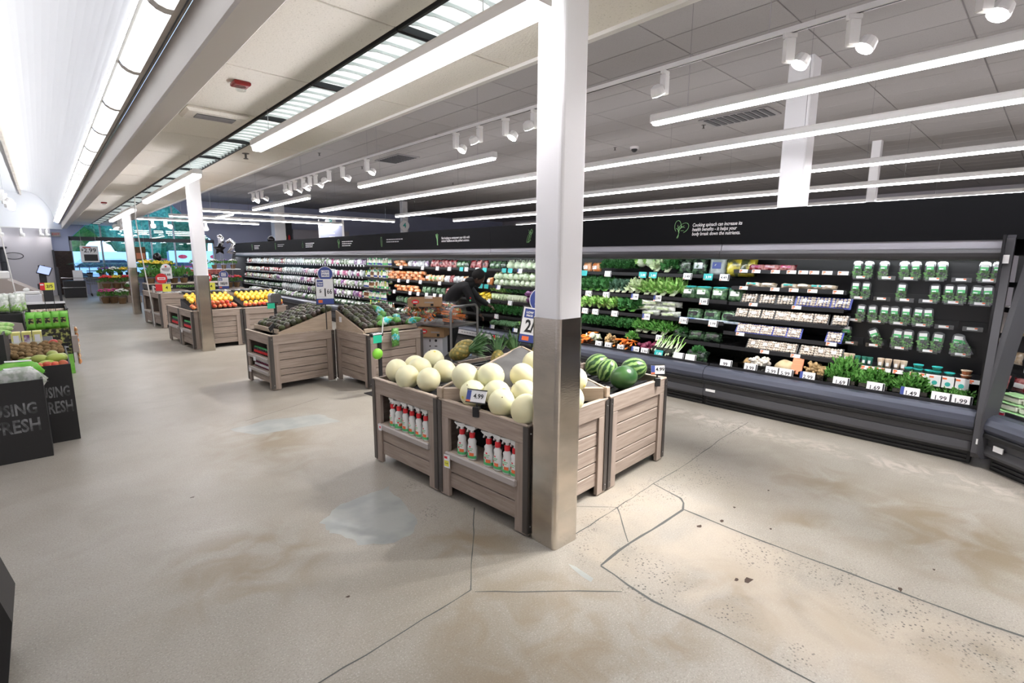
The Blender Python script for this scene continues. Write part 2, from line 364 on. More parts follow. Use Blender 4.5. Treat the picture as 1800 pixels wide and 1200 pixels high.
def _brickmat():
    m, nt, b, out = nodes('brick_wall'); N = nt.nodes; L = nt.links
    tc = N.new('ShaderNodeTexCoord'); mp = N.new('ShaderNodeMapping'); mp.inputs['Rotation'].default_value = (PI/2, 0, 0); t = N.new('ShaderNodeTexBrick'); t.inputs['Scale'].default_value = 5
    t.inputs[1].default_value = (.075, .05, .04, 1); t.inputs[2].default_value = (.055, .035, .03, 1); t.inputs[3].default_value = (.03, .025, .024, 1)
    L.new(tc.outputs['Object'], mp.inputs[0]); L.new(mp.outputs[0], t.inputs[0]); L.new(t.outputs[0], b.inputs['Base Color']); b.inputs['Roughness'].default_value = .8
_brickmat()

# ------------------------------------------------------------------ floor
JOINTS = {'a': [(2.92, 1.72), (2.86, 1.49), (2.82, 1.44), (2.73, 1.4)], 'b': [(2.73, 1.4), (2.39, 1.4), (2.17, 1.41), (1.9, 1.39)],
 'c': [(1.9, 1.39), (1.87, 1.21), (1.86, 1.07), (1.89, 0.77), (1.9, 0.44), (1.92, -.6)], 'd': [(2.74, 1.4), (2.73, 1.02), (2.76, 0.43), (2.77, 0.16), (2.79, -0.08), (2.82, -.8)],
 'e': [(1.97, 1.66), (2.46, 1.69), (2.91, 1.72), (3.46, 1.74), (4.12, 1.81), (4.75, 1.84)], 'f': [(2.46, 1.69), (2.18, 1.42)], 'g': [(2.27, 1.88), (2.46, 1.69)],
 'h': [(1.8, 2.28), (1.3, 1.68)], 'i': [(1.31, 1.66), (1.81, 1.2)], 'j': [(1.3, 1.68), (.58, 1.64), (-1.2, 1.58)], 'k': [(1.24, 5.03), (2.06, 5.34)]}
def _floor():
    def axis(a, f0, f1, c, d):
        out = [a]; 
        while out[-1] < c-1e-6:
            x = out[-1]; out.append(min(c, x+(d if f0 <= x < f1 else 1.0)) if not (x < f0 < x+1.0) else f0)
        return out
    xs = axis(-4, .2, 5.1, 24, .06); ys = axis(-10, -.2, 3.4, 27, .06)
    vs = [(x, y, 0) for y in ys for x in xs]; nx = len(xs)
    fs = [(j*nx+i, j*nx+i+1, j*nx+nx+i+1, j*nx+nx+i) for j in range(len(ys)-1) for i in range(nx-1)]
    me = bpy.data.meshes.new('floor'); me.from_pydata(vs, [], fs); me.materials.append(MAT('concrete'))
    def sd(p, a, b):
        ax, ay = a; bx, by = b; t = max(0, min(1, ((p[0]-ax)*(bx-ax)+(p[1]-ay)*(by-ay))/((bx-ax)**2+(by-ay)**2)))
        return math.hypot(p[0]-ax-t*(bx-ax), p[1]-ay-t*(by-ay))
    segs = lambda k: list(zip(JOINTS[k], JOINTS[k][1:]))
    SPK = [(2.0, 1.15, .22), (2.1, 1.3, .15), (2.6, .88, .2), (2.66, .55, .2), (2.58, .25, .28), (2.6, -.05, .3), (3.3, 1.55, .28), (4.4, 1.93, .3), (1.85, 1.15, .1), (1.57, 2.4, .1), (2.05, .8, .12), (2.0, .5, .1), (1.93, 1.5, .1), (1.69, 2.8, .09), (2.9, 1.6, .2)]
    STN = [(2.2, .9, .3), (2.15, .5, .4), (3.5, .15, .6), (3.8, 1.0, .4), (2.4, 0, .3), (3.1, .75, .3), (1.66, .95, .3), (3.7, .3, .5), (1.3, 1.2, .6), (1.55, 2.0, .35), (3.0, 3.7, .8), (.6, 2.6, .5), (1.2, 4.3, .5)]
    SP = []; ST = []; TA = []; PA = []
    E = segs('e')
    for x, y, z in vs:
        p = (x, y); sp = 0; st = .12
        for a in SPK: sp = max(sp, 1.25*max(0, 1-(math.hypot(x-a[0], y-a[1])/a[2])**2))
        for a in STN: st = max(st, max(0, 1-(math.hypot(x-a[0], y-a[1])/a[2])**2))
        if 1.8 < x < 5 and y < 3: sp = max(sp, 1-min(sd(p, *s) for s in E)/.13)
        ta = 0
        if 1.9 < x < 2.8 and y < 1.75: ta = min(1, (x-1.9)/.12, (2.78-x)/.1)*.9
        if 1.9 < x < 2.95 and 1.2 < y < 1.95: ta = max(ta, .7)
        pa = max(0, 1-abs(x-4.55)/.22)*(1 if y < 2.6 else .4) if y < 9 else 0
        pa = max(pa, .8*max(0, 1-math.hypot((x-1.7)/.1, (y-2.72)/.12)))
        SP.append(max(0, min(1, sp))); ST.append(st); TA.append(ta); PA.append(pa)
    for n, d in (('speck', SP), ('stain', ST), ('tan', TA), ('pale', PA)):
        a = me.attributes.new(n, 'FLOAT', 'POINT'); a.data.foreach_set('value', d)
    fl = struct(put('floor', me))
    mat('joint_fill', (.075, .08, .075), .7); mat('patch_grey', (.27, .285, .275), .33, col2=(.34, .35, .33), scale=5, detail=6); mat('dirt', (.05, .03, .02), .8)
    rnd = random.Random(3)
    def strip(pts, w):
        P = []
        for a, b in zip(pts, pts[1:]):
            n = max(1, int(math.hypot(b[0]-a[0], b[1]-a[1])/.09))
            for i in range(n): P.append((a[0]+(b[0]-a[0])*i/n+rnd.uniform(-.004, .004), a[1]+(b[1]-a[1])*i/n+rnd.uniform(-.004, .004)))
        P.append(pts[-1]); L = []; Rr = []
        for i, p in enumerate(P):
            a = P[max(0, i-1)]; b = P[min(len(P)-1, i+1)]; dx, dy = b[0]-a[0], b[1]-a[1]; l = math.hypot(dx, dy) or 1; ww = w*rnd.uniform(.55, 1.25)/2
            L.append((p[0]-dy/l*ww, p[1]+dx/l*ww, .0008)); Rr.append((p[0]+dy/l*ww, p[1]-dx/l*ww, .0008))
        n = len(P); return MB().add(L+Rr, [(i, n+i, n+i+1, i+1) for i in range(n-1)])
    for k, w in (('a', .012), ('b', .014), ('c', .010), ('d', .013), ('e', .006), ('f', .006), ('g', .004), ('h', .006), ('i', .006), ('j', .006), ('k', .005)):
        strip(JOINTS[k], w).build('crack', 'joint_fill', fl)
    def blob(poly, name, m, z=.0006):
        P = []
        for i, a in enumerate(poly):
            b = poly[(i+1) % len(poly)]
            for t in range(4): P.append((a[0]+(b[0]-a[0])*t/4+rnd.uniform(-.015, .015), a[1]+(b[1]-a[1])*t/4+rnd.uniform(-.015, .015), z))
        MB().add(P, [tuple(range(len(P)))[::-1]]).build(name, m, fl)
    blob([(1.03, 2.73), (1.16, 2.86), (1.33, 2.88), (1.55, 2.9), (1.51, 2.63), (1.46, 2.39), (1.38, 2.28), (1.23, 2.28), (1.09, 2.38), (1.07, 2.53), (1.02, 2.61)], 'repair_patch', 'patch_grey')
    MB().add([(x, y, .0006) for x, y in ((1.79, 1.51), (1.8, 1.47), (1.79, 1.35), (1.76, 1.34), (1.76, 1.4), (1.775, 1.47))], [(5, 4, 3, 2, 1, 0)]).build('repair_patch', 'patch_grey', fl)
    blob([(1.08, 4.86), (1.41, 4.93), (1.84, 4.78), (1.91, 4.43), (1.61, 4.48), (1.2, 4.55)], 'repair_patch', 'patch_grey')
    for x, y, s in ((2.33, .84, .03), (2.29, .88, .02), (2.78, 1.18, .025), (2.62, 1.24, .02), (2.79, .33, .02), (3.0, 1.2, .012), (.86, 2.02, .012), (2.9, .95, .012), (3.4, 1.15, .01), (3.1, .25, .01), (.55, 3.6, .014)):
        P = [(x+s*rnd.uniform(.5, 1.4)*math.cos(t*.9), y+s*rnd.uniform(.3, .8)*math.sin(t*.9), .0009) for t in range(7)]
        MB().add(P, [tuple(range(7))]).build('dirt_spot', 'dirt', fl)
_floor()

# ------------------------------------------------------------------ low cream ceiling, beam, cove, high ceiling
ZS, ZH = 2.76, 4.0
def _ceilings():
    c = struct(MB().box(.88, 1.57, -10, 27, ZS+.012, ZS+.05).box(1.84, 2.43, -10, 27, ZS+.012, ZS+.05).box(1.57, 1.84, -10, 27, ZS+.05, ZS+.06).build('ceiling_low', 'grid_cream'))
    tl = MB().bbox(-.277, .277, -.602, .602, 0, .014, .003).mesh('tile', 'cream_tile')
    tr = MB().bbox(-.283, .283, -.602, .602, 0, .014, .003).mesh('tile', 'cream_tile')
    for k in range(-10, 20):
        y = 2.64+1.22*k+.61
        put('ceiling_tile', tl, c, (1.28, y, ZS)); put('ceiling_tile', tr, c, (2.128, y, ZS))
    tn = MB().bbox(-.05, .05, -.602, .602, 0, .014, .003).mesh('tile', 'cream_tile')
    for k in range(-10, 20): put('ceiling_tile', tn, c, (.945, 2.64+1.22*k+.61, ZS))
    struct(MB().box(2.41, 2.45, -10, 27, ZS-.02, ZS+.03).build('trim_1', 'fixture_white'))
    struct(MB().box(2.43, 2.47, -10, 27, ZS+.03, ZH).build('wall_soffit', 'white_wall'))
    # beam beside the cove
    struct(MB().bbox(.72, .88, -10, 26.9, 2.58, 2.84, .012).build('beam', 'beam_paint'))
    b = MB().xprism([(.64, 2.775), (.655, 2.80), (.72, 2.83), (.72, 2.90), (.60, 2.90)], -10, 26.9)
    tm = struct(b.build('trim_2', 'cove_trim'))
    MB().tube([(.695, -10, 2.822), (.695, 26.9, 2.822)], .007, 6).build('conduit', 'dark_frame', tm)
    # white vault
    P = [(.53-.83*(1-math.cos(t*PI/2/20)), 2.83+1.12*math.sin(t*PI/2/20)) for t in range(21)]
    Q = [(x+.02, z+.03) for x, z in P][::-1]
    vs = []; n = len(P)
    m = MB()
    for (x0, z0), (x1, z1) in zip(P, P[1:]): m.quad((x0, -10, z0), (x0, 26.9, z0), (x1, 26.9, z1), (x1, -10, z1))
    struct(m.build('ceiling_vault', 'vault_white', smooth=True))
    struct(MB().box(-.34, -.29, -10, 26.9, 3.78, 3.96).build('trim_3', 'cove_trim'))
    struct(MB().box(-4, -.34, -10, 26.9, 3.86, 3.9).build('ceiling_left', 'vault_white'))
    # high grey ceiling
    h = struct(MB().box(2.47, 24, -10, 27, ZH+.012, ZH+.05).build('ceiling_high', 'grid_grey'))
    tg = MB().bbox(-.298, .298, -.603, .603, 0, .014, .003).mesh('tile', 'grey_tile')
    cells = []
    for i in range(34):
        for j in range(-9, 19):
            x = 2.47+.61*i+.305; y = .98+1.22*j+.61
            if y < 27 and x < 23.7: cells.append((x, y))
    near = sorted(cells, key=lambda q: (q[0]-0)**2+(q[1])**2+(0 if q[1] > .2*q[0]-.5 else 1e4))
    for x, y in near[:290]: put('ceiling_tile', tg, h, (x, y, ZH))
    far = MB()
    for x, y in near[290:]: far.bbox(x-.298, x+.298, y-.603, y+.603, ZH, ZH+.014, .003)
    stuff(far.build('ceiling_tile', 'grey_tile', h))
_ceilings()

# ------------------------------------------------------------------ walls and the front window
def _walls():
    YW = 27.0
    m = MB()
    def poly(pts, y0=YW, y1=YW+.2): m.xprism(pts, y0, y1)
    poly([(.36, 0), (.9, 0), (.9, 4.1), (.36, 4.1)]); poly([(6.0, 0), (24, 0), (24, 4.1), (6.0, 4.1)]); poly([(.9, 0), (6.0, 0), (6.0, .62), (.9, .62)])
    poly([(.9, 2.22), (2.7, 4.1), (.9, 4.1)]); poly([(6.0, 2.22), (6.0, 4.1), (4.2, 4.1)])
    struct(m.build('wall_front', 'blue_wall'))
    struct(MB().box(.37, .93, 26.93, 27.0, 0, 1.72).build('wall_brick', 'brick_wall'))
    struct(MB().box(-4, .36, 26.6, 27.2, 0, 2.56).build('wall_white', 'white_wall'))
    struct(MB().box(.335, .40, 26.5, 26.6, 0, 1.75).build('trim_4', 'dark_frame'))
    struct(MB().box(-4, .74, 26.9, 27.2, 2.56, 4.2).build('wall_vault_end', 'vault_white'))
    struct(MB().box(24, 24.2, -10, 27.2, 0, 4.1).build('wall_right', 'white_wall'))
    struct(MB().box(-4.2, -4, -10, 27.2, 0, 4.1).build('wall_left', 'white_wall'))
    struct(MB().box(-4.2, 24.2, -10.2, -10, 0, 4.1).build('wall_back', 'white_wall'))
    # window: slanted shoulders, transom, mullions, panes
    w = bpy.data.objects.new('window_1', None); COL.objects.link(w); w.location = (0, YW+.06, 0); struct(w)
    L = lambda x: 4.1 if 2.7 < x < 4.2 else (2.22+(x-.9)*1.044 if x <= 2.7 else 2.22+(6.0-x)*1.044)
    xs = [.9, 1.9, 2.75, 3.6, 4.45, 5.3, 6.0]
    MB().box(.88, 6.02, -.06, .06, 2.14, 2.30).build('transom', 'dark_frame', w)
    MB().box(.88, 6.02, -.10, .06, .58, .66).build('window_sill', 'fixture_white', w)
    for x in xs[1:-1]:
        MB().box(x-.03, x+.03, -.04, .05, .66, L(x)).build('mullion', 'mullion', w)
    MB().box(.88, .96, -.06, .06, .66, 2.2).build('window_frame', 'mullion', w); MB().box(5.94, 6.02, -.06, .06, .66, 2.2).build('window_frame', 'mullion', w)
    mat('frame_blue', (.30, .40, .68), .5)
    for a, b in (((.9, 2.24), (2.68, 4.1)), ((6.0, 2.24), (4.22, 4.1))):
        MB().tube([(a[0], -.02, a[1]), (b[0], -.02, b[1])], .05, 4).build('window_frame', 'frame_blue', w)
    for x0, x1 in zip(xs, xs[1:]):
        MB().box(x0+.03, x1-.03, .0, .006, .66, 2.14).build('pane', 'glass', w)
        MB().xprism([(x0+.03, 2.30), (x1-.03, 2.30), (x1-.03, max(2.31, L(x1))), (x0+.03, max(2.31, L(x0)))], .0, .006).build('pane', 'glass', w)
_walls()

# ------------------------------------------------------------------ outside
def _outside():
    g = struct(MB().box(-60, 80, 27.2, 140, -.3, -.08).build('ground_outside', 'asphalt'))
    struct(MB().box(-60, 80, 52, 140, -.08, .05).build('verge_outside', 'grass_out'))
    rnd = random.Random(5)
    def blob(c, r, seed, mi=0):
        q = random.Random(seed); ph = [q.uniform(0, 6) for _ in range(6)]
        fn = lambda p: 1+.13*math.sin(p[0]*7+ph[0])*math.sin(p[1]*6+ph[1])+.10*math.sin(p[2]*9+ph[2]+p[0]*5)+.07*math.sin(p[1]*15+ph[3])*math.sin(p[2]*13+p[0]*11)
        return MB().ball(c, r, 26, 16, fn=fn)
    k = 0
    for i in range(13):
        x = -14+i*5.2; y = 60+(i % 2)*9; h = rnd.uniform(9, 14)
        kind = ['dark bluish tree standing beyond the car park', 'bright green tree standing beyond the car park'][i % 3 == 0]
        t = thing('tree', kind, 'tree', (x, y, .05), 0, kind+' group')
        MB().tube([(0, 0, 0), (.2, 0, h*.5)], [.28, .16], 8).build('trunk', 'stem_brown', t)
        blob((0, 0, h*.56), (3.3, 3.0, h*.5), i).build('crown', 'foliage_out2' if i % 3 == 0 else 'foliage_out', t, smooth=True)
    def car(x, y, rz, col, label):
        t = thing('parked_car', label, 'car', (x, y, -.08), rz)
        MB().xprism([(-2.2, .35), (2.2, .35), (2.25, .8), (1.4, .95), (.6, 1.45), (-1.2, 1.45), (-2.1, .95), (-2.25, .8)], -.85, .85).build('body', col, t)
        MB().xprism([(1.2, .98), (.55, 1.38), (-1.15, 1.38), (-1.8, .98)], -.87, .87).build('side_windows', 'car_glass', t)
        for a in (-1.35, 1.35):
            for b in (-.88, .72): MB().cyl((a, b, .33), (a, b+.16, .33), .33, n=14).build('wheel', 'tyre', t)
    car(6.6, 42.5, R(8), 'car_red', 'red car parked behind the white cart shelter panels')
    car(3.0, 38.5, R(4), 'car_white', 'white car parked just outside the left half of the window')
    car(-.5, 47, R(-5), 'car_white', 'white car farther off behind the hanging 2.99 poster')
    t = thing('cart_shelter', 'metal cart shelter with white panels and a small red mark outside the window', 'cart shelter', (7.2, 36.5, -.08))
    for x in (-1.6, 0, 1.6): MB().tube([(x, 0, 0), (x, 0, 1.9)], .04, 6).build('post', 'mullion', t)
    MB().tube([(-1.6, 0, .9), (1.6, 0, .9)], .035, 6).build('rail', 'mullion', t); MB().tube([(-1.6, 0, .5), (1.6, 0, .5)], .035, 6).build('rail', 'mullion', t)
    for x in (-.85, .85):
        p = MB().box(x-.7, x+.7, -.06, -.02, 1.25, 1.95).build('sign_panel', 'paper', t)
        MB().lathe([(.24, 0), (.24, .006)], 16, M=Matrix.Translation((x, -.063, 1.6)) @ Matrix.Rotation(PI/2, 4, 'X') @ Matrix.Scale(.5, 4, (0, 1, 0))).build('red_mark', 'tag_red', p)
    t = thing('white_banner', 'long plain white panel standing low outside the left half of the window', 'panel', (3.4, 44, -.08))
    MB().box(-2.2, 2.2, -.03, .03, .7, 1.9).build('panel', 'paper', t)
    for x in (-2, 2): MB().cyl((x, 0, 0), (x, 0, .8), .04, n=6).build('post', 'mullion', t)
_outside()

# ------------------------------------------------------------------ columns
def _columns():
    def sq(m, a, c, z0, z1):
        P = []
        for sx, sy, st in ((1, -1, -PI/2), (1, 1, 0), (-1, 1, PI/2), (-1, -1, PI)):
            for i in range(4):
                t = st+i*PI/6; P.append((sx*(a-c)+c*math.cos(t), sy*(a-c)+c*math.sin(t)))
        return m.prism(P, z0, z1)
    def col(x, y, a, h, wrap, label):
        t = thing('column', label, 'column', (x, y, 0))
        sq(MB(), a, .018, 0, h).build('painted_shaft', 'white_paint', t)
        if wrap: sq(MB(), a+.006, .022, 0, 1.225).build('steel_wrap', 'steel', t)
    col(1.912, 1.725, .088, ZS+.005, 1, 'white column with stainless steel wrap standing right beside the honeydew bin')
    col(1.862, 9.385, .088, ZS+.005, 1, 'white column with steel wrap in front of the red apple bin')
    col(1.75, 16.75, .088, ZS+.005, 1, 'farthest white column with steel wrap, next to the potted flowers')
    col(7.35, 2.52, .145, ZH, 0, 'wide white column rising behind the black case header on the right')
    col(13.27, 2.98, .085, ZH, 0, 'slim white column far behind the header, right of the wide one')
    col(8.1, 24.5, .24, ZH, 0, 'broad white column by the blue wall at the far left of the header')
    col(12.2, 20.4, .13, ZH, 0, 'slim white column between the round aisle signs 3 and 4')
_columns()
# ------------------------------------------------------------------ lights
def _lights():
    # suspended LED bars
    def led(x, y0, y1, z, zc, label, group=None, wires=None, w=.032, axis='y'):
        t = thing('linear_light', label, 'light', (x, y0, z), 0 if axis == 'y' else -PI/2, group); n = y1-y0
        eh = .026 if zc > 3 else .042; prof = [(-w, eh), (w, eh), (w*1.12, eh+.004), (w*1.12, .085), (w*.9, .10), (-w*.9, .10), (-w*1.12, .085), (-w*1.12, eh+.004)]
        MB().xprism(prof, 0, n).build('housing', 'fixture_white', t)
        MB().xprism([(-w*1.02, eh), (-w*.95, .006), (-w*.8, .0), (w*.8, .0), (w*.95, .006), (w*1.02, eh)], .015, n-.015).build('diffuser', 'led' if zc > 3 else 'led_low', t)
        for a in (0, n): MB().xprism([(p[0]*1.06, p[1]*1.01-.003) for p in prof], a-.012, a+.012).build('end_cap', 'fixture_white', t)
        if zc > 3: MB().quad((-w*.7, .05, .102), (w*.7, .05, .102), (w*.7, n-.05, .102), (-w*.7, n-.05, .102)).build('added_uplight', 'led_up_added', t)  # upward glow added to lift the high ceiling; real housing tops are unlit
        for d in (wires if wires is not None else (.35, n-.35)):
            MB().cyl((0, d, .1), (0, d, zc-z-.008), .0025, n=4).build('wire', 'chrome', t)
    g = 'led bars under the cream ceiling'
    led(1.53, 1.50, 5.05, 2.455, ZS, 'nearest bright LED bar hanging under the cream ceiling, left of the big column', w=.042)
    led(1.53, -4.6, -.75, 2.455, ZS, 'LED bar under the cream ceiling behind the camera, out of view', w=.042)
    led(1.48, 7.15, 11.3, 2.455, ZS, 'second LED bar under the cream ceiling, above the apple bin column', w=.042)
    led(1.53, 13.3, 18.0, 2.455, ZS, 'third LED bar under the cream ceiling, above the far column', w=.042)
    led(4.44, -9, 2.83, 2.775, ZH, 'LED bar high on the right ending just past the big column')
    led(4.44, 5.15, 8.95, 2.775, ZH, 'LED bar with both ends showing, left of the big column over the case')
    led(4.44, 11.35, 15.3, 2.775, ZH, 'short LED bar hanging above the far part of the produce case')
    led(4.44, 17.4, 19.3, 2.775, ZH, 'LED bar farthest along the case row, beside the second column')
    led(5.98, -9, 14.5, 2.785, ZH, 'long continuous LED bar directly above the case header', wires=(2, 5, 8, 11, 14, 17, 20, 22.5))
    led(8.45, -9, 14.6, 2.785, ZH, 'long continuous LED bar, second behind the case header', wires=(2, 5, 8, 11, 14, 17, 20, 22.5))
    led(10.85, -9, 14.8, 2.785, ZH, 'long continuous LED bar, third behind the case header', wires=(2, 5, 8, 11, 14, 17, 20, 22.5))
    led(13.9, -9, 14.8, 2.785, ZH, 'long continuous LED bar, farthest behind the case header', wires=(2, 5, 8, 11, 14, 17, 20, 22.5))
    led(3.4, 16.9, 23.2, 2.80, ZH, 'crosswise LED bar near the front end above the case end', axis='x')
    led(3.2, 19.9, 25.8, 2.80, ZH, 'second crosswise LED bar before the front wall', axis='x')
    led(2.6, 22.2, 26.2, 2.80, ZH, 'third crosswise LED bar right before the front window', axis='x')
    # recessed louvre strip
    def troffer():
        t = bpy.data.objects.new('recessed_light', None); COL.objects.link(t)
        f = MB(); f.box(-.135, -.118, -.604, .604, -.006, .03); f.box(.118, .135, -.604, .604, -.006, .03); f.box(-.118, .118, -.604, -.59, -.006, .03); f.box(-.118, .118, .59, .604, -.006, .03)
        kid(f.build('frame', 'black_gap', t)); kid(MB().box(-.118, .118, -.59, .59, .028, .032).build('lens', 'troffer', t))
        bl = MB().xprism([(-.118, .0), (-.05, .012), (.05, .012), (.118, .0), (.118, .027), (-.118, .027)], -.004, .004).mesh('blade', 'louver')
        for i in range(8): kid(put('blade', bl, t, (0, -.516+i*.1475, 0)))
        return t
    K = Kind(troffer)
    for k in range(-2, 19):
        if k == -2: continue
        K.place((1.705, 2.64+1.22*k+.61, ZS-.004), 'recessed strip light with white louvre blades in the cream ceiling', 'light', 'louvred strip lights in the cream ceiling')
    # cove lens panels
    P = [(.531, 2.832), (.545, 2.806), (.575, 2.784), (.61, 2.774), (.642, 2.775)]
    m = MB(); n = len(P)
    for (a, b), (c, d) in zip(P, P[1:]): m.quad((a, -.575, b), (c, -.575, d), (c, .575, d), (a, .575, b))
    pan = m.mesh('cove_panel', 'cove_lens', True)
    m = MB()
    for (a, b), (c, d) in zip(P, P[1:]): m.quad((a, -.035, b-.003), (c, -.035, d-.003), (c, .035, d-.003), (a, .035, b-.003))
    rib = m.mesh('cove_rib', 'beam_paint')
    ledge = MB().xprism([(.514, 2.829), (.532, 2.829), (.532, 2.908)], -.61, .61).mesh('ledge', 'fixture_white'); upl = MB().quad((.5135, -.6, 2.830), (.5135, .6, 2.830), (.5308, .6, 2.908), (.5308, -.6, 2.908)).mesh('added_uplight', 'cove_up_added')  # ledge and glowing strip added to wash the vault with light
    for k in range(-10, 19):
        y = 4.53+1.22*k-.61
        t = thing('cove_light', 'bright curved lens of the white cove light running along the beam', 'light', (0, y, 0), 0, 'cove light lenses along the beam')
        put('lens', pan, t); put('end_rib', rib, t, (0, .61, 0)); put('ledge', ledge, t); put('added_uplight', upl, t)
    # track with spot heads
    t = thing('light_track', 'long white light track hanging over the produce aisle behind the big column', 'light track', (3.55, 0, 2.90))
    MB().box(-.018, .018, -6, 12.5, 0, .03).build('rail', 'fixture_white', t); MB().box(-.006, .006, -6, 12.5, -.002, .004).build('slot', 'dark_frame', t)
    for y in (-.5, 1.45, 3.4, 6.6, 9.4, 12): MB().cyl((0, y, .03), (0, y, ZH-2.908), .0025, n=4).build('wire', 'chrome', t)
    def spot(lens='spot_lens', lamp=80):
        t = bpy.data.objects.new('spot_light', None); COL.objects.link(t)
        kid(MB().bbox(-.014, .014, -.04, .04, -.03, .0, .004).build('adapter', 'fixture_white', t))
        kid(MB().bbox(-.022, .022, -.028, .028, -.17, -.03, .006).build('driver_box', 'fixture_white', t))
        M = Matrix.Translation((-.005, -.075, -.175)) @ Matrix.Rotation(R(32), 4, 'X')
        kid(MB().lathe([(.020, .06), (.044, .045), (.052, .0), (.050, -.012)], 12, M=M).build('lamp_head', 'fixture_white', t))
        kid(MB().lathe([(.044, -.0125), (.046, -.015)], 12, M=M).build('lens', lens, t))
        if lamp:
            ld = bpy.data.lights.new('spot', 'SPOT'); ld.energy = lamp; ld.spot_size = R(56); ld.spot_blend = 1; ld.shadow_soft_size = .04; ld.color = (1, .97, .94)
            lo = put('lamp', ld, t, M @ Vector((0, 0, -.03))); lo.rotation_euler = (R(32), 0, 0); kid(lo)
        return t
    S = Kind(spot); SD = Kind(lambda: spot('spot_dim', 0)); S2 = Kind(lambda: spot('spot_lens', 50))
    names = ['outermost spotlight at the top right corner', 'second spotlight from the right end of the track', 'third spotlight from the right end of the track', 'spotlight just right of the big column on the track',
        'spotlight half hidden behind the big column', 'first spotlight left of the big column on the track', 'second spotlight left of the big column on the track', 'third spotlight left of the big column on the track', 'single spotlight set apart left of the group of three']
    ys = [.42, .98, 1.32, 2.18, 3.55, 3.95, 4.36, 4.78, 6.9]
    for i, y in enumerate(ys): S.place((3.55, y, 2.90), names[i], 'light', rz=[R(50), R(45), R(50), R(-90), R(-80), R(75), R(-85), R(85), R(95)][i])
    for i, (y, a) in enumerate(((-.3, -50), (-1.1, 36), (-1.9, -25), (-2.7, 40))): S.place((3.55, y, 2.90), 'added unseen spotlight on the track beyond the right edge of the view', 'light', 'added spotlights beyond the right edge', rz=R(a))  # extra heads added out of view to brighten the floor
    for i, y in enumerate((7.7, 8.2, 8.75, 9.0, 9.3, 9.7, 9.95, 10.2, 11.6, 11.9, 12.2)):
        S2.place((3.55, y, 2.90), 'small spotlight in the crowded far part of the hanging track', 'light', 'spotlights in the far part of the track', rz=[1.6, -1.5, 1.4, -1.6, 1.7, 1.3, -1.5, 1.6, 1.4, -1.4, 1.5][i])
    # cove side track at the far left and spots along the white wall
    for i, (x, y, z) in enumerate(((-.56, 9.4, 3.0), (-.55, 12.5, 3.05), (-.58, 13.3, 3.0), (-.52, 16.5, 3.0), (-.5, 17.4, 3.0), (-.5, 18.6, 3.0))):
        SD.place((x, y, z), 'spotlight hanging below the white vault at the far left', 'light', 'spotlights under the white vault', rz=.5*i, scale=1.5)
    t = thing('light_track', 'white light track under the vault at the left edge', 'light track', (-.55, 6, 3.0)); MB().box(-.018, .018, 0, 14, 0, .03).build('rail', 'fixture_white', t)
    for y in (1, 5, 9, 13): MB().cyl((0, y, .03), (0, y, .87), .003, n=4).build('wire', 'chrome', t)
    t = thing('light_track', 'white light track across the top of the white far wall', 'light track', (-.4, 26.45, 2.55)); MB().box(-.9, .75, -.02, .02, 0, .03).build('rail', 'fixture_white', t)
    for x in (-.7, .5): MB().box(x-.01, x+.01, .02, .15, .005, .025).build('bracket', 'fixture_white', t)
    for i, x in enumerate((-1.0, -.45, .08, .25)):
        SD.place((x, 26.45, 2.55), 'small spotlight in the row at the top of the white far wall', 'light', 'spotlights on the white far wall', rz=.3, scale=1.6)
    for i, (x, y) in enumerate(((3.1, 22.6), (3.5, 22.6), (4.3, 22.6), (4.8, 22.6), (2.0, 21.0), (2.25, 21.8))):
        SD.place((x, y, 2.9 if x > 3 else ZS), 'spotlight hanging before the front window', 'light', 'spotlights before the window', rz=i, scale=1.8)
    t = thing('light_track', 'white light track hanging before the front window', 'light track', (4.0, 22.6, 2.9)); MB().box(-1.2, 1.2, -.02, .02, 0, .03).build('rail', 'fixture_white', t)
    for x in (-1, 1): MB().cyl((x, 0, .03), (x, 0, 1.092), .003, n=4).build('wire', 'chrome', t)
    # ceiling devices
    for (x, y), l in (((1.19, 4.18), 'red fire alarm strobe on the cream ceiling, the nearer one'), ((1.21, 15.3), 'red fire alarm strobe on the cream ceiling, the farther one')):
        t = thing('alarm_strobe', l, 'alarm', (x, y, ZS)); MB().bbox(-.055, .055, -.055, .055, -.03, 0, .008).build('base', 'alarm_red', t)
        MB().lathe([(.03, -.06), (.036, -.05), (.036, -.03)], 12).build('lens', 'clear_shell', t)
    t = thing('air_vent', 'cream air diffuser box with dark slats on the ceiling below the alarm', 'vent', (1.25, 5.2, ZS))
    MB().bbox(-.24, .24, -.16, .16, -.045, .0, .03).build('housing', 'cream_tile', t)
    MB().box(-.15, .15, -.075, .075, -.048, -.04).build('grille', 'black_gap', t)
    for i in range(6): MB().box(-.15, .15, -.06+i*.024-.003, -.06+i*.024+.003, -.053, -.046).build('slat', 'grid_grey', t)
    for x, y, l in ((9.3, 4.2, 'grey ceiling air vent behind the LED bar right of the big column'), (6.9, 11.8, 'grey ceiling air vent near the end of the LED bar on the left')):
        t = thing('air_vent', l, 'vent', (x, y, ZH)); MB().box(-.3, .3, -.6, .6, -.02, 0).build('frame', 'grid_grey', t)
        for i in range(9): MB().box(-.26, .26, -.52+i*.12, -.44+i*.12, -.028, -.018).build('slat', 'black_gap', t)
    t = thing('dome_camera', 'small white dome camera on the grey ceiling right of the big column', 'camera', (10.06, 6.86, ZH)); MB().lathe([(.09, -.05), (.10, 0)], 14).build('base', 'fixture_white', t); MB().ball((0, 0, -.05), .07, 12, 8).build('dome', 'black_plastic', t, smooth=True)
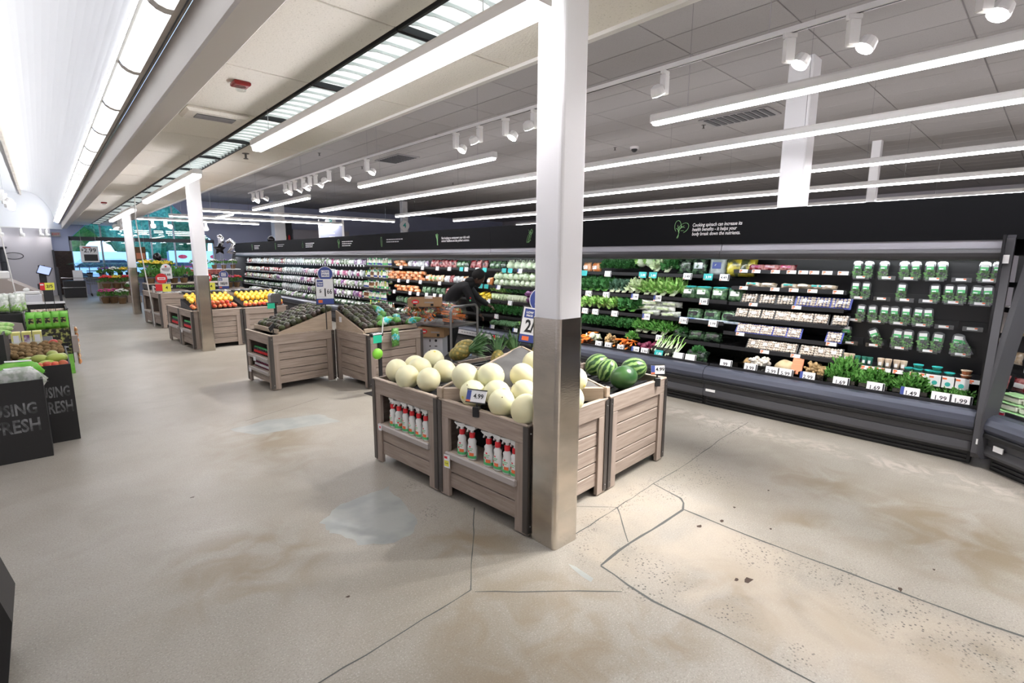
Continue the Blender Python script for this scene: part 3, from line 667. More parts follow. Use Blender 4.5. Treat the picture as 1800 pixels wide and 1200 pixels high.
    spr = MB(); spr.cyl((0, 0, -.06), (0, 0, 0), .012, n=6); spr.cyl((0, 0, -.065), (0, 0, -.06), .028, n=8); spr.cyl((0, 0, -.006), (0, 0, 0), .04, n=10)
    me = spr.mesh('sprinkler', 'corner_metal')
    tag(put('sprinkler_head', me, None, (1.96, 6.9, ZS)), 'small dark sprinkler head under the cream ceiling by the LED bar end', 'sprinkler')
    for x, y in ((3.6, 4.2), (4.2, 6.8), (4.4, 9.0), (5.2, 12.5), (6.2, 9.0), (8.2, 9.5), (9.8, 7.2), (9.4, 4.9), (12.2, 6.4), (11.0, 3.2), (6.8, 13.5), (10.4, 14.2), (8.4, 15.2)):
        tag(put('sprinkler_head', me, None, (x, y, ZH)), 'small dark sprinkler head on the high grey ceiling', 'sprinkler', 'sprinklers on the grey ceiling')
_lights()
# ------------------------------------------------------------------ wooden produce bins
RB = R(3.5)
BW, BH = .76, .645
def make_bin(loc, label, sides, h=BH, rz=RB, shelves=(.31,), tray=.60):
    """sides: dict of 'left' / 'near' -> 'open' or 'plank'"""
    t = thing('produce_bin', label, 'bin', (*loc, 0), rz)
    th = .02
    def fbox(m, side, u0, u1, v0, v1, w0, w1, b=.003):              # u along the side, v up, w outward
        if side == 'near': return m.bbox(u0, u1, -w1, -w0, v0, v1, b)
        if side == 'left': return m.bbox(-w1, -w0, u0, u1, v0, v1, b)
        if side == 'far': return m.bbox(u0, u1, BW+w0, BW+w1, v0, v1, b)
        return m.bbox(BW+w0, BW+w1, u0, u1, v0, v1, b)
    for side in ('near', 'left', 'far', 'right'):
        kind = sides.get(side, 'plain'); sw = .085; tr = .115; a = 0 if side in ('near', 'far') else .0
        if kind == 'plain':
            fbox(MB(), side, th, BW-th, .06, h-.002, -th, -.002).build('side_panel', 'wood_h', t); continue
        for u in (.006, BW-sw-.006): fbox(MB(), side, u, u+sw, .006, h-tr, -th, .004).build('stile', 'wood_v', t)
        fbox(MB(), side, .006, BW-.006, h-tr, h-.012, -th, .004).build('top_rail', 'wood_h', t)
        fbox(MB(), side, .0, BW, h-.012, h, -th-.004, .006).build('rim', 'wood_edge', t)
        u0, u1 = sw+.006, BW-sw-.006
        if kind == 'plank':
            n = 5; v0, v1 = .065, h-tr; hs = [1.0, .8, 1.15, .95, 1.05]; s = sum(hs); v = v0
            for k in range(n):
                dv = (v1-v0)*hs[k]/s; fbox(MB(), side, u0, u1, v+.003, v+dv-.003, -th-.006, -.010, .004).build('plank', 'wood_h', t); v += dv
            fbox(MB(), side, u0-.01, u1+.01, v0, v1, -th-.02, -th-.008).build('backing', 'black_matte', t)
        else:
            lo = shelves[0]-.035
            v0 = .065; dv = (lo-v0)/2
            for k in range(2): fbox(MB(), side, u0, u1, v0+k*dv+.003, v0+(k+1)*dv-.003, -th-.006, -.010, .004).build('plank', 'wood_h', t)
            for sz in shelves:
                fbox(MB(), side, u0-.02, u1+.02, sz-.008, sz, -.20, .004).build('shelf', 'wood_edge', t)
                fbox(MB(), side, u0-.015, u1+.015, sz-.040, sz+.004, .004, .024, .006).build('shelf_lip', 'shelf_lip', t)
            fbox(MB(), side, u0-.02, u1+.02, .065, h-.05, -.21, -.20).build('backing', 'black_matte', t)
    for x, y in ((0, 0), (BW, 0), (0, BW), (BW, BW)):
        if (x, y) == (BW, BW): continue
        sx = -1 if x == 0 else 1; sy = -1 if y == 0 else 1
        m = MB(); m.box(x+sx*.008, x-sx*.028, y+sy*.006, y+sy*.010, .02, h-.014); m.box(x+sx*.006, x+sx*.010, y+sy*.008, y-sy*.028, .02, h-.014)
        c = m.build('corner_strip', 'corner_metal', t)
        for z in (.06, h-.05): MB().ball((x-sx*.012, y+sy*.011, z), .004, 6, 4).build('screw', 'screw', c)
    m = MB().box(th, BW-th, th, BW-th, tray-.02, tray-.010)
    tr_ = m.build('tray', 'black_plastic', t)
    for k in range(9): MB().box(th+.01, BW-th-.01, .06+k*.08, .075+k*.08, tray-.010, tray).build('rib', 'black_rubber', tr_)
    return t
def bl(t, x, y, z):                                                 # bin-local point in world space
    c, s = math.cos(t.rotation_euler.z), math.sin(t.rotation_euler.z)
    return (t.location.x+x*c-y*s, t.location.y+x*s+y*c, z)
def lb(t, X, Y):
    c, s = math.cos(t.rotation_euler.z), math.sin(t.rotation_euler.z); dx, dy = X-t.location.x, Y-t.location.y
    return dx*c+dy*s, -dx*s+dy*c
def spot_on(o, ex, ey): return (o[0]+ex*math.cos(RB)-ey*math.sin(RB), o[1]+ex*math.sin(RB)+ey*math.cos(RB))
O1 = (1.81, 1.828)
binB = make_bin(O1, 'grey wooden bin of honeydews right behind the big column, spray bottles on its shelf', {'left': 'open', 'near': 'plank'}, tray=.612)
binA = make_bin(spot_on(O1, 0, .785), 'grey wooden bin at the left of the honeydew group with six spray bottles inside', {'left': 'open', 'near': 'plain'}, tray=.612)
binC = make_bin(spot_on(O1, .79, 0), 'grey wooden plank bin holding watermelons, facing the long case', {'near': 'plank', 'right': 'plank'}, tray=.60)
binD = make_bin(spot_on(O1, .79, .785), 'grey wooden bin of pineapples behind the grey cloth slope', {'right': 'plank'}, tray=.62)
O2 = (1.805, 5.99)
binE = make_bin(O2, 'wooden avocado bin on the aisle side with two jar shelves', {'left': 'open', 'near': 'plank'}, shelves=(.20, .36))
binF = make_bin((2.66, 5.32), 'wooden avocado bin standing forward with teal sleeves on its corner', {'left': 'plank', 'near': 'plank'})
O3 = (1.705, 9.55)
binG = make_bin(O3, 'wooden bin of red apples behind the second column', {'left': 'open', 'near': 'plank'})
binG2 = make_bin(spot_on(O3, 0, .785), 'wooden bin behind the apple bin with an open jar shelf on the aisle side', {'left': 'open'})
binH = make_bin(spot_on(O3, .79, 0), 'wooden bin of yellow fruit right of the apple bin', {'near': 'plank', 'right': 'plank'})
O4 = (1.75, 12.92)
binK = make_bin(O4, 'taller grey wooden bin with a red round sign above it, farther up the aisle', {'left': 'open', 'near': 'plank'}, h=.75, tray=.70)
binK2 = make_bin(spot_on(O4, .79, 0), 'taller grey wooden bin behind the yellow fruit with a 10 for 10 sign', {'near': 'plank'}, h=.75, tray=.70)
binK3 = make_bin(spot_on(O4, 0, .785), 'taller grey wooden bin hidden partly behind the red sign bin, by the hanging cord', {'left': 'open'}, h=.75, tray=.70)
binK4 = make_bin(spot_on(O4, 1.58, 0), 'taller grey wooden bin at the right end of its group, near the case end', {'near': 'plank', 'right': 'plank'}, h=.75, tray=.70)

# sloped risers on the bins
def _risers():
    def board(t, pts, label=None, th=.018, m='plywood', name='side_board'):
        """pts: list of (lx, ly, z) polygon in a vertical plane, thickened"""
        P = [Vector(p) for p in pts]; n = (P[1]-P[0]).cross(P[2]-P[0]).normalized()*th/2; k = len(P)
        MB().add([p-n for p in P]+[p+n for p in P], [tuple(range(k)), tuple(range(2*k-1, k-1, -1))]+[((i+1) % k, i, k+i, k+(i+1) % k) for i in range(k)]).build(name, m, t)
    z0, zt = BH+.002, .885
    t = thing('display_riser', 'wooden corner riser with worn grey cloth rising to a peak among the honeydews', 'display riser', (*O1, 0), RB)
    board(t, [(.02, .752, z0), (.752, .752, z0), (.752, .752, zt), (.02, .752, .712)]); board(t, [(.752, .02, z0), (.752, .02, .712), (.752, .740, zt), (.752, .740, z0)])
    MB().bbox(-.01, .02, .72, .77, z0, .715).build('corner_block', 'plywood', t); MB().bbox(.735, .772, -.008, .02, z0, .715).build('corner_block', 'plywood', t)
    d = .018/math.sqrt(2)
    MB().prism([(.0, .715), (.03, .742), (.74, .032), (.715, .002), ], .628, .712).build('front_lip', 'plywood', t)
    m = MB(); n = 30; rnd = random.Random(8); idx = {}
    for j in range(n+1):
        for i in range(n+1):
            x = .01+.735*i/n; y = .01+.735*j/n; s = x+y
            if s >= .735:
                a = (s-.735)/(.735); ridge = min(x, y)
                z = .695+.185*min(1, a**.9)*1.0-.03*abs(x-y)*a+.004*math.sin(x*37+y*11)+.004*math.sin(y*41-x*13)
                idx[i, j] = len(m.v); m.v.append((x, y, z))
    for j in range(n):
        for i in range(n):
            q = [(i, j), (i+1, j), (i+1, j+1), (i, j+1)]; r = [idx[k] for k in q if k in idx]
            if len(r) >= 3: m.f.append(tuple(r)); m.m.append(0)
    m.build('cloth', 'mesh_cloth', t, smooth=True)
    # avocado slopes
    t = thing('display_riser', 'sloped wooden riser on the aisle side avocado bin', 'display riser', (*O2, 0), RB)
    board(t, [(.10, .012, z0), (.75, .012, z0), (.75, .012, .872), (.66, .012, .848), (.10, .012, .668)]); board(t, [(.10, .75, z0), (.75, .75, z0), (.75, .75, .872), (.10, .75, .668)])
    MB().bbox(.095, .115, .02, .74, z0, .70).build('front_lip', 'plywood', t)
    MB().add([(.115, .022, .66), (.745, .022, .862), (.745, .74, .862), (.115, .74, .66)], [(0, 1, 2, 3)]).build('slope', 'black_plastic', t)
    t = thing('display_riser', 'sloped wooden riser facing the camera on the forward avocado bin', 'display riser', (2.66, 5.32, 0), RB)
    board(t, [(.012, .10, z0), (.012, .75, z0), (.012, .75, .872), (.012, .66, .848), (.012, .10, .668)]); board(t, [(.75, .10, z0), (.75, .75, z0), (.75, .75, .872), (.75, .10, .668)])
    MB().bbox(.02, .74, .095, .115, z0, .70).build('front_lip', 'plywood', t)
    MB().add([(.022, .115, .66), (.74, .115, .66), (.74, .745, .862), (.022, .745, .862)], [(0, 1, 2, 3)]).build('slope', 'black_plastic', t)
    MB().box(.0, .002, .60, .66, .735, .80).build('code_sticker', 'paper', t)
    # apple/yellow fruit slopes
    for o, w in ((O3, 'apple'), (spot_on(O3, .79, 0), 'yellow fruit')):
        t = thing('display_riser', 'black sloped tray under the '+w+' pile behind the second column', 'display riser', (*o, 0), RB)
        MB().add([(.03, .03, .652), (.73, .03, .652), (.73, .73, .80), (.03, .73, .80), (.03, .03, .647), (.73, .03, .647), (.73, .73, .647), (.03, .73, .647)], [(0,1,2,3), (4,7,6,5), (0,4,5,1), (1,5,6,2), (2,6,7,3), (3,7,4,0)]).build('slope', 'black_plastic', t)
_risers()

# ------------------------------------------------------------------ fruit
def _fruit():
    rnd = random.Random(11)
    def melon():
        o = MB().ball((0, 0, 0), (.082, .082, .086), 24, 16).build('honeydew', 'honeydew', smooth=True)
        kid(MB().ball((0, 0, .0855), (.004, .004, .0025), 8, 5).build('stem_scar', 'stem_brown', o))
        M = Matrix.Rotation(R(55), 4, 'Y') @ Matrix.Translation((0, 0, .0835))
        kid(MB().lathe([(.010, 0), (.010, .0008)], 10, M=M).build('sticker', 'sticker_yellow', o)); return o
    K = Kind(melon)
    A = [(1.845, 3.25, .697, 'leftmost honeydew, alone at the corner of the left bin'), (1.79, 3.01, .698, 'honeydew in the middle of the front row of the left bin'), (1.86, 2.85, .698, 'honeydew at the right end of the front row of the left bin'),
         (2.03, 3.30, .70, 'honeydew at the back left of the left bin, half hidden'), (1.95, 3.10, .72, 'honeydew in the middle of the left bin between the two rows'), (2.15, 3.22, .74, 'honeydew highest and farthest back in the left bin'), (2.05, 2.93, .715, 'honeydew wedged behind the front row of the left bin'),
         (1.857, 2.355, .70, 'honeydew behind the small price card on the column bin'), (1.862, 2.095, .698, 'honeydew with a yellow sticker, largest beside the price card'), (1.87, 1.905, .698, 'honeydew touching the big column at the front rim'), (1.935, 2.225, .715, 'honeydew squeezed behind the stickered one'), (1.995, 2.045, .735, 'honeydew just above the one touching the column'),
         (1.875, 2.455, .785, 'honeydew lying on the grey cloth at the left end'), (1.985, 2.345, .79, 'honeydew with a round sticker lying on the grey cloth'), (2.15, 2.225, .79, 'honeydew on the cloth just left of the big column'), (2.26, 2.23, .85, 'highest honeydew on the cloth, cut off by the column'),
         (2.36, 1.98, .775, 'honeydew peeking out right of the big column, upper one'), (2.22, 1.895, .70, 'honeydew peeking out right of the big column, lower one')]
    for i, (x, y, z, l) in enumerate(A):
        K.place((x, y, z), l, 'honeydew', rot=(rnd.uniform(-1.2, 1.2), rnd.uniform(-1, 1), rnd.uniform(0, 6)) if i != 8 else (.2, -.9, .6), scale=rnd.uniform(.96, 1.05))
    def wm(): 
        o = MB().ball((0, 0, 0), (.083, .083, .098), 28, 18).build('watermelon', 'watermelon', smooth=True)
        kid(MB().cyl((0, 0, .096), (.002, 0, .104), .004, n=6).build('stem', 'stem_brown', o)); return o
    K = Kind(wm)
    for x, y, z, l, r, s in ((3.13, 2.40, .695, 'watermelon farthest back beside the wooden slope', (.5, .9, 0), 1.0), (3.22, 2.12, .695, 'watermelon with pale stripes at the back right', (1.2, .2, .4), 1.03), (3.04, 2.23, .69, 'watermelon with the yellow ground patch in the middle', (.2, -.4, 2), .92)):
        K.place((x, y, z), l, 'watermelon', rot=r, scale=s)
    o = tag(MB().ball((0, 0, 0), (.084, .084, .10), 24, 16).build('watermelon', 'melon_dark', None, True, (2.95, 2.02, .69), rot=(1.3, .4, .9)), 'plain dark green watermelon in front of the striped ones', 'watermelon')
    put('sticker', MB().lathe([(.016, 0), (.016, .001)], 10).mesh('sticker', 'paper'), o, (.03, .075, .03), rot=(-1.2, .2, 0))
    # pineapples
    def pine():
        o = MB().ball((0, 0, 0), (.062, .062, .095), 16, 12).build('pineapple', 'pineapple', smooth=True)
        m = MB(); q = random.Random(2)
        for k in range(34):
            a = k*2.4; t = k/34; r0 = .03*(1-t); ln = .10+.06*q.random(); out = (.10*(1-t)+.015)
            c, s = math.cos(a), math.sin(a); b = Vector((c*r0, s*r0, .085)); mid = b+Vector((c*out*.55, s*out*.55, ln*.6)); tip = b+Vector((c*out*1.1, s*out*1.1, ln*(.75+.4*t)))
            sd = Vector((-s, c, 0)); m.add([b-sd*.008, b+sd*.008, mid+sd*.009, mid-sd*.009, tip], [(0, 1, 2, 3), (3, 2, 4)])
        kid(m.build('crown', 'pine_leaf', o)); return o
    K = Kind(pine)
    for i, (x, y, z, l, r) in enumerate(((2.45, 3.28, .75, 'front pineapple lying with its crown to the right, left of the cloth', (.15, 1.25, -.75)), (2.56, 3.36, .775, 'second pineapple lying right behind the front one', (.1, 1.2, -.7)), (2.64, 3.02, .70, 'pineapple behind the cloth slope, only its crown showing, first from left', (-.5, .5, 0)), (2.80, 2.97, .70, 'pineapple behind the cloth slope, only its crown showing, second from left', (-.4, .4, .5)), (2.97, 2.92, .70, 'pineapple behind the cloth slope, only its crown showing, third from left', (-.3, .5, .3)), (3.13, 2.88, .70, 'pineapple behind the low price sign, only its crown showing', (-.4, .3, .2)))):
        K.place((x, y, z), l, 'pineapple', rot=r)
    # avocados
    def avo(m):
        def mk():
            fn = lambda p: 1-.18*max(0, p[2])
            return MB().ball((0, 0, 0), (.034, .034, .048), 14, 9, fn=fn).build('avocado', m, smooth=True)
        return Kind(mk)
    KA, KB = avo('avocado'), avo('avocado_brown')
    for i in range(10):
        for j in range(9):
            x = .16+i*.064+rnd.uniform(-.008, .008); y = .05+j*.076+rnd.uniform(-.008, .008); z = .66+.202*(x-.115)/.63+.036+rnd.uniform(0, .012)
            (KA if rnd.random() < .55 else KB).place(bl(binE, x, y, z), 'avocado piled on the aisle side slope', 'avocado', 'avocados on the aisle side slope', rot=(rnd.uniform(1.1, 2), rnd.uniform(0, 6), rnd.uniform(0, 6)), scale=rnd.uniform(1.0, 1.2))
    for i in range(9):
        for j in range(10):
            x = .06+i*.077+rnd.uniform(-.008, .008); y = .16+j*.064+rnd.uniform(-.008, .008); z = .66+.202*(y-.115)/.63+.036+rnd.uniform(0, .012)
            (KA if rnd.random() < .5 else KB).place(bl(binF, x, y, z), 'avocado piled on the forward slope by the teal sleeves', 'avocado', 'avocados on the forward slope', rot=(rnd.uniform(1.1, 2), rnd.uniform(0, 6), rnd.uniform(0, 6)), scale=rnd.uniform(1.0, 1.2))
    # apples and yellow fruit
    Ka = Kind(lambda: _apple()); 
    def _apple():
        o = MB().ball((0, 0, 0), (.037, .037, .033), 12, 8).build('apple', 'apple_red', smooth=True)
        kid(MB().cyl((0, 0, .028), (.004, 0, .042), .002, n=5).build('stem', 'stem_brown', o)); return o
    Ky = Kind(lambda: MB().ball((0, 0, 0), (.036, .036, .043), 12, 8).build('yellow_fruit', 'mango_yellow', smooth=True))
    Z = lambda y: .652+.148*(y-.03)/.70
    for b, nm, n0 in ((binG, 'apple bin', 2), (binH, 'yellow fruit bin', 1)):
        for j in range(n0):
            for i in range(9):
                Ka.place(bl(b, .06+i*.077+rnd.uniform(-.006, .006), .07+j*.072, Z(.07+j*.072)+.034), 'red apple in the front rows of the '+nm, 'apple', 'apples at the front of the '+nm, rot=(rnd.uniform(-.6, .6), rnd.uniform(-.6, .6), rnd.uniform(0, 6)))
        if b is binG:
            for i in range(7): Ka.place(bl(b, .12+i*.075, .09, Z(.09)+.095), 'red apple on the second layer of the apple bin', 'apple', 'upper layer of apples', rot=(rnd.uniform(-.6, .6), rnd.uniform(-.6, .6), 0))
        for j in range(n0, 8):
            for i in range(8):
                y = .08+j*.075
                if y > .68: continue
                Ky.place(bl(b, .07+i*.086+(j % 2)*.03, y, Z(y)+.042+(.05 if j > 1 else 0)), 'round yellow fruit piled in the '+nm, 'yellow fruit', 'yellow fruit in the '+nm, rot=(rnd.uniform(-1.5, 1.5), rnd.uniform(-1, 1), 0))
    # black empty trays on the pile
    for b, nm in ((binG, 'behind the apples'), (binH, 'behind the yellow fruit')):
        t = thing('fruit_tray', 'black moulded fruit tray lying '+nm+' at the back of the pile', 'tray', bl(b, .38, .72, .88), RB)
        MB().box(-.33, .33, -.14, .14, 0, .012).build('base', 'black_plastic', t)
        for i in range(4):
            for j in range(2): MB().bbox(-.30+i*.155, -.18+i*.155, -.12+j*.13, -.02+j*.13, .012, .04, .012).build('cup', 'black_rubber', t)
mat('pine_leaf', (.06, .15, .055), .5, col2=(.12, .24, .09), scale=30)
mat('melon_dark', (.02, .075, .02), .28, col2=(.05, .13, .035), scale=7)
_fruit()

# ------------------------------------------------------------------ bottles and jars on the bin shelves
def _bottles():
    rnd = random.Random(4)
    def spray(nm='spray_bottle', body='spray_white', collar='tag_red', head='spray_white', label=True):
        o = MB().lathe([(.030, 0), (.034, .006), (.034, .075), (.027, .098), (.031, .118), (.016, .138), (.014, .142)], 14, sy=.72).build(nm, body, smooth=True)
        kid(MB().lathe([(.017, .138), (.018, .143), (.018, .166), (.012, .170)], 12).build('collar', collar, o))
        m = MB(); m.lathe([(.011, .168), (.011, .186)], 10); m.xprism([(-.045, .198), (-.045, .208), (.030, .212), (.034, .196), (.012, .184), (-.012, .184)], -.011, .011); m.xprism([(-.030, .196), (-.020, .196), (-.034, .166), (-.041, .168)], -.006, .006); m.cyl((-.045, 0, .203), (-.056, 0, .203), .006, n=8)
        kid(m.build('trigger', head, o))
        if label:
            def patch(z0, z1, a0, a1, mt, n2, r=1.02):
                m = MB(); n = 7; vs = []
                for z in (z0, z1):
                    for i in range(n): a = a0+(a1-a0)*i/(n-1); vs.append((.0343*r*math.cos(a), .0343*.72*r*math.sin(a), z))
                m.add(vs, [(i, i+1, n+i+1, n+i) for i in range(n-1)]); l = m.build(n2, mt, o); return kid(l)
            patch(.012, .030, -PI*.95, -PI*.05, 'label_green', 'label'); patch(.030, .045, -PI*.85, -PI*.62, 'label_green', 'label')
            patch(.028, .048, -PI*.55, -PI*.25, 'tag_orange', 'label'); patch(.072, .076, -PI*.7, -PI*.3, 'label_green', 'label'); patch(.062, .066, -PI*.7, -PI*.36, 'label_green', 'label')
            patch(.050, .060, -PI*.66, -PI*.54, 'tag_red', 'label')
            patch(.080, .089, -PI*.58, -PI*.45, 'tag_red', 'maple_leaf', .93)
        return o
    K = Kind(spray)
    ords = ['first', 'second', 'third', 'fourth', 'fifth', 'sixth', 'seventh']
    for i in range(6):
        K.place(bl(binA, .022, .545-i*.079, .311), '%s white spray bottle with red collar from the left in the left bin' % ords[i], 'spray bottle', rz=RB-PI/2+rnd.uniform(-.25, .25)+(1.2 if i == 1 else 0))
    for i, y in enumerate((.565, .472, .326, .250, .174, .112)):
        K.place(bl(binB, .022, y, .311), '%s white spray bottle with red collar from the left in the column bin' % ords[i], 'spray bottle', rz=RB-PI/2+rnd.uniform(-.25, .25))
    K.place(bl(binB, .12, .40, .345), 'white spray bottle lying on its side at the back of the column bin', 'spray bottle', rot=(PI/2-.05, 0, 1.9))
    def jar(m, l):
        def mk():
            o = MB().lathe([(.019, 0), (.021, .004), (.021, .060), (.014, .072), (.014, .075)], 10).build('jar', m, smooth=True)
            kid(MB().lathe([(.0155, .074), (.0155, .090)], 10).build('lid', l, o)); kid(MB().lathe([(.0214, .018), (.0214, .048)], 10).build('label', 'paper' if m == 'beet' else 'tag_red', o)); return o
        return Kind(mk)
    mat('jar_dark', (.02, .012, .01), .2)
    J1, J2 = jar('jar_dark', 'label_green'), jar('beet', 'paper')
    for i in range(11): J1.place(bl(binE, .05, .61-i*.05, .361), 'dark jar with red label on the upper shelf of the avocado bin', 'jar', 'jars on the upper avocado bin shelf')
    for i in range(11): J2.place(bl(binE, .05, .61-i*.05, .201), 'dark red jar on the lower shelf of the avocado bin', 'jar', 'jars on the lower avocado bin shelf')
    for b, w in ((binG, 'apple bin'), (binG2, 'bin behind the apple bin')):
        for i in range(9): J1.place(bl(b, .05, .60-i*.058, .311), 'dark jar with red label on the shelf of the '+w, 'jar', 'jars in the '+w, scale=1.5)
    # small tags and price cards on bins
    t = thing('price_tag', 'small white and yellow shelf tag hanging under the column bin shelf', 'price tag', bl(binB, -.03, .655, .27), RB-PI/2+.15)
    MB().box(-.024, .024, -.001, .001, -.055, .03).build('card', 'paper', t); MB().box(-.020, .016, -.002, -.001, -.045, -.008).build('yellow_field', 'tag_yellow', t); MB().box(-.020, .004, -.002, -.001, .005, .02).build('red_field', 'tag_red', t)
    text('4.49', .016, 'ink', t, (-.002, -.003, -.026))
    t = thing('price_tag', 'small white and red shelf tag at the left end of the left bin shelf', 'price tag', bl(binA, -.027, .65, .288), RB-PI/2)
    MB().box(-.02, .02, -.001, .001, -.02, .02).build('card', 'paper', t); MB().box(-.004, .012, -.002, -.001, -.002, .014).build('red_field', 'tag_red', t)
    for b, y, z in ((binE, .44, .325), (binE, .62, .165), (binG, .57, .27)):
        t = thing('price_tag', 'white shelf tag on the %s' % ('upper avocado bin shelf' if z > .3 else 'lower avocado bin shelf' if z < .2 else 'apple bin shelf'), 'price tag', bl(b, -.03, y, z), RB-PI/2+.3)
        MB().box(-.022, .022, -.001, .001, -.03, .02).build('card', 'paper', t)
    def holder(loc, rz, tilt, label, s, w=.125, h=.075, clip=True):
        t = thing('price_card', label, 'price card', loc, rz)
        M = Matrix.Translation((0, 0, .075)) @ Matrix.Rotation(tilt, 4, 'X')
        MB().box(-w/2, w/2, -.002, .002, -h/2, h/2, M=M).build('card', 'paper', t)
        MB().box(-w/2, -w/2+.028, -.0032, -.002, -h/2+.014, h/2-.006, M=M).build('blue_field', 'tag_blue', t); MB().box(-w/2, -w/2+.028, -.0034, -.002, -h/2, -h/2+.014, M=M).build('orange_field', 'tag_orange', t)
        for z in (-h/2, h/2): MB().box(-w/2-.002, w/2+.002, -.004, .003, z-.003, z+.003, M=M).build('holder_rail', 'black_plastic', t)
        l = text(s, .038, 'ink', t, M @ Vector((.016, -.004, 0)), bold=.0008, rot=(tilt, 0, 0))
        m = MB(); m.cyl((0, .006, .0), (0, .006, .045), .006, n=6); m.bbox(-.02, .02, -.012, .018, -.05, .012, .003); m.build('clip', 'black_plastic', t); return t
    holder(bl(binB, -.008, .40, .65), RB-PI/2+.35, R(-22), 'black framed price card reading 4.99 clipped on the honeydew bin', '4.99')
    holder(bl(binC, .60, -.012, .655), R(-38), R(-8), 'black framed price card clipped on the watermelon bin', '4.99', .10, .07)
    t = thing('price_card', 'small black price card holder turned away on the avocado bin', 'price card', bl(binE, .05, .02, BH), RB+.6)
    MB().cyl((0, 0, 0), (0, 0, .06), .006, n=6).build('stem', 'black_plastic', t); MB().bbox(-.05, .05, -.006, .006, -.03, .03, M=Matrix.Translation((-.02, 0, .09)) @ Matrix.Rotation(-.5, 4, 'Y')).build('card', 'black_plastic', t)
_bottles()
# ------------------------------------------------------------------ refrigerated case
CX = 4.95
S4 = [(5.45, 1.345), (5.40, 1.075), (5.35, .845), (5.30, .610)]
M6 = [(5.45, 1.41), (5.42, 1.235), (5.39, 1.07), (5.35, .915), (5.31, .76), (5.26, .615)]
def case_parts(t, n, shelves, ends=(False, False)):                 # local: x depth from the case front, y along, z up
    MB().box(.06, .9, 0, n, 0, .11).build('kick_plate', 'case_black', t)
    for k in range(3): MB().box(.045, .06, .02, n-.02, .02+k*.03, .035+k*.03).build('louvre', 'black_plastic', t)
    MB().xprism([(.0, .11), (-.005, .13), (.004, .185), (.012, .19), (.012, .24), (.06, .24), (.06, .11)], .002, n-.002).build('base_panel', 'case_grey', t)
    MB().xprism([(-.02, .243), (-.03, .25), (-.03, .275), (-.02, .283), (.08, .283), (.08, .243)], 0, n).build('black_trim', 'case_black', t)
    MB().xprism([(-.018, .284), (-.034, .31), (-.034, .345), (-.018, .385), (.015, .412), (.055, .42), (.09, .415), (.09, .284)], .0015, n-.0015).build('bumper', 'bumper', t, smooth=False)
    MB().box(.09, .92, 0, n, .30, .375).build('deck', 'case_black', t)
    MB().box(.095, .115, .01, n-.01, .375, .44).build('deck_rail', 'black_plastic', t)
    MB().box(.92, .95, 0, n, .11, 1.75).build('back_panel', 'case_back', t)
    MB().xprism([(.20, 1.67), (.185, 1.605), (.165, 1.60), (.152, 1.575), (.158, 1.548), (.175, 1.525), (.20, 1.518), (.212, 1.522), (.218, 1.565), (.92, 1.575), (.92, 1.75), (.20, 1.75)], .001, n-.001).build('canopy', 'case_light', t)
    MB().xprism([(.1985, 1.668), (.1835, 1.606), (.1825, 1.607), (.1975, 1.669)], .002, n-.002).build('canopy_band', 'case_band', t)
    MB().box(.168, .186, .0, n, 1.597, 1.602).build('canopy_highlight', 'chrome', t)  # bright strip stands in for a highlight along the canopy edge
    MB().box(.225, .265, .03, n-.03, 1.551, 1.563).build('case_lamp', 'case_led', t)
    for x, z in shelves:
        s = MB().box(x-CX, .92, .015, n-.015, z-.03, z-.014).build('shelf', 'case_back', t)
        MB().box(x-CX-.008, x-CX, .015, n-.015, z-.034, z+.006).build('shelf_rail', 'black_plastic', s)
    for e, y in zip(ends, (0, n)):
        if e:
            a, b = (y-.04, y) if y == 0 else (y, y+.04)
            MB().xprism([(-.04, .12), (-.045, .5), (.10, 1.55), (.14, 1.70), (.95, 1.75), (.95, .05), (.0, .05)], a, b).build('end_panel', 'case_grey', t)
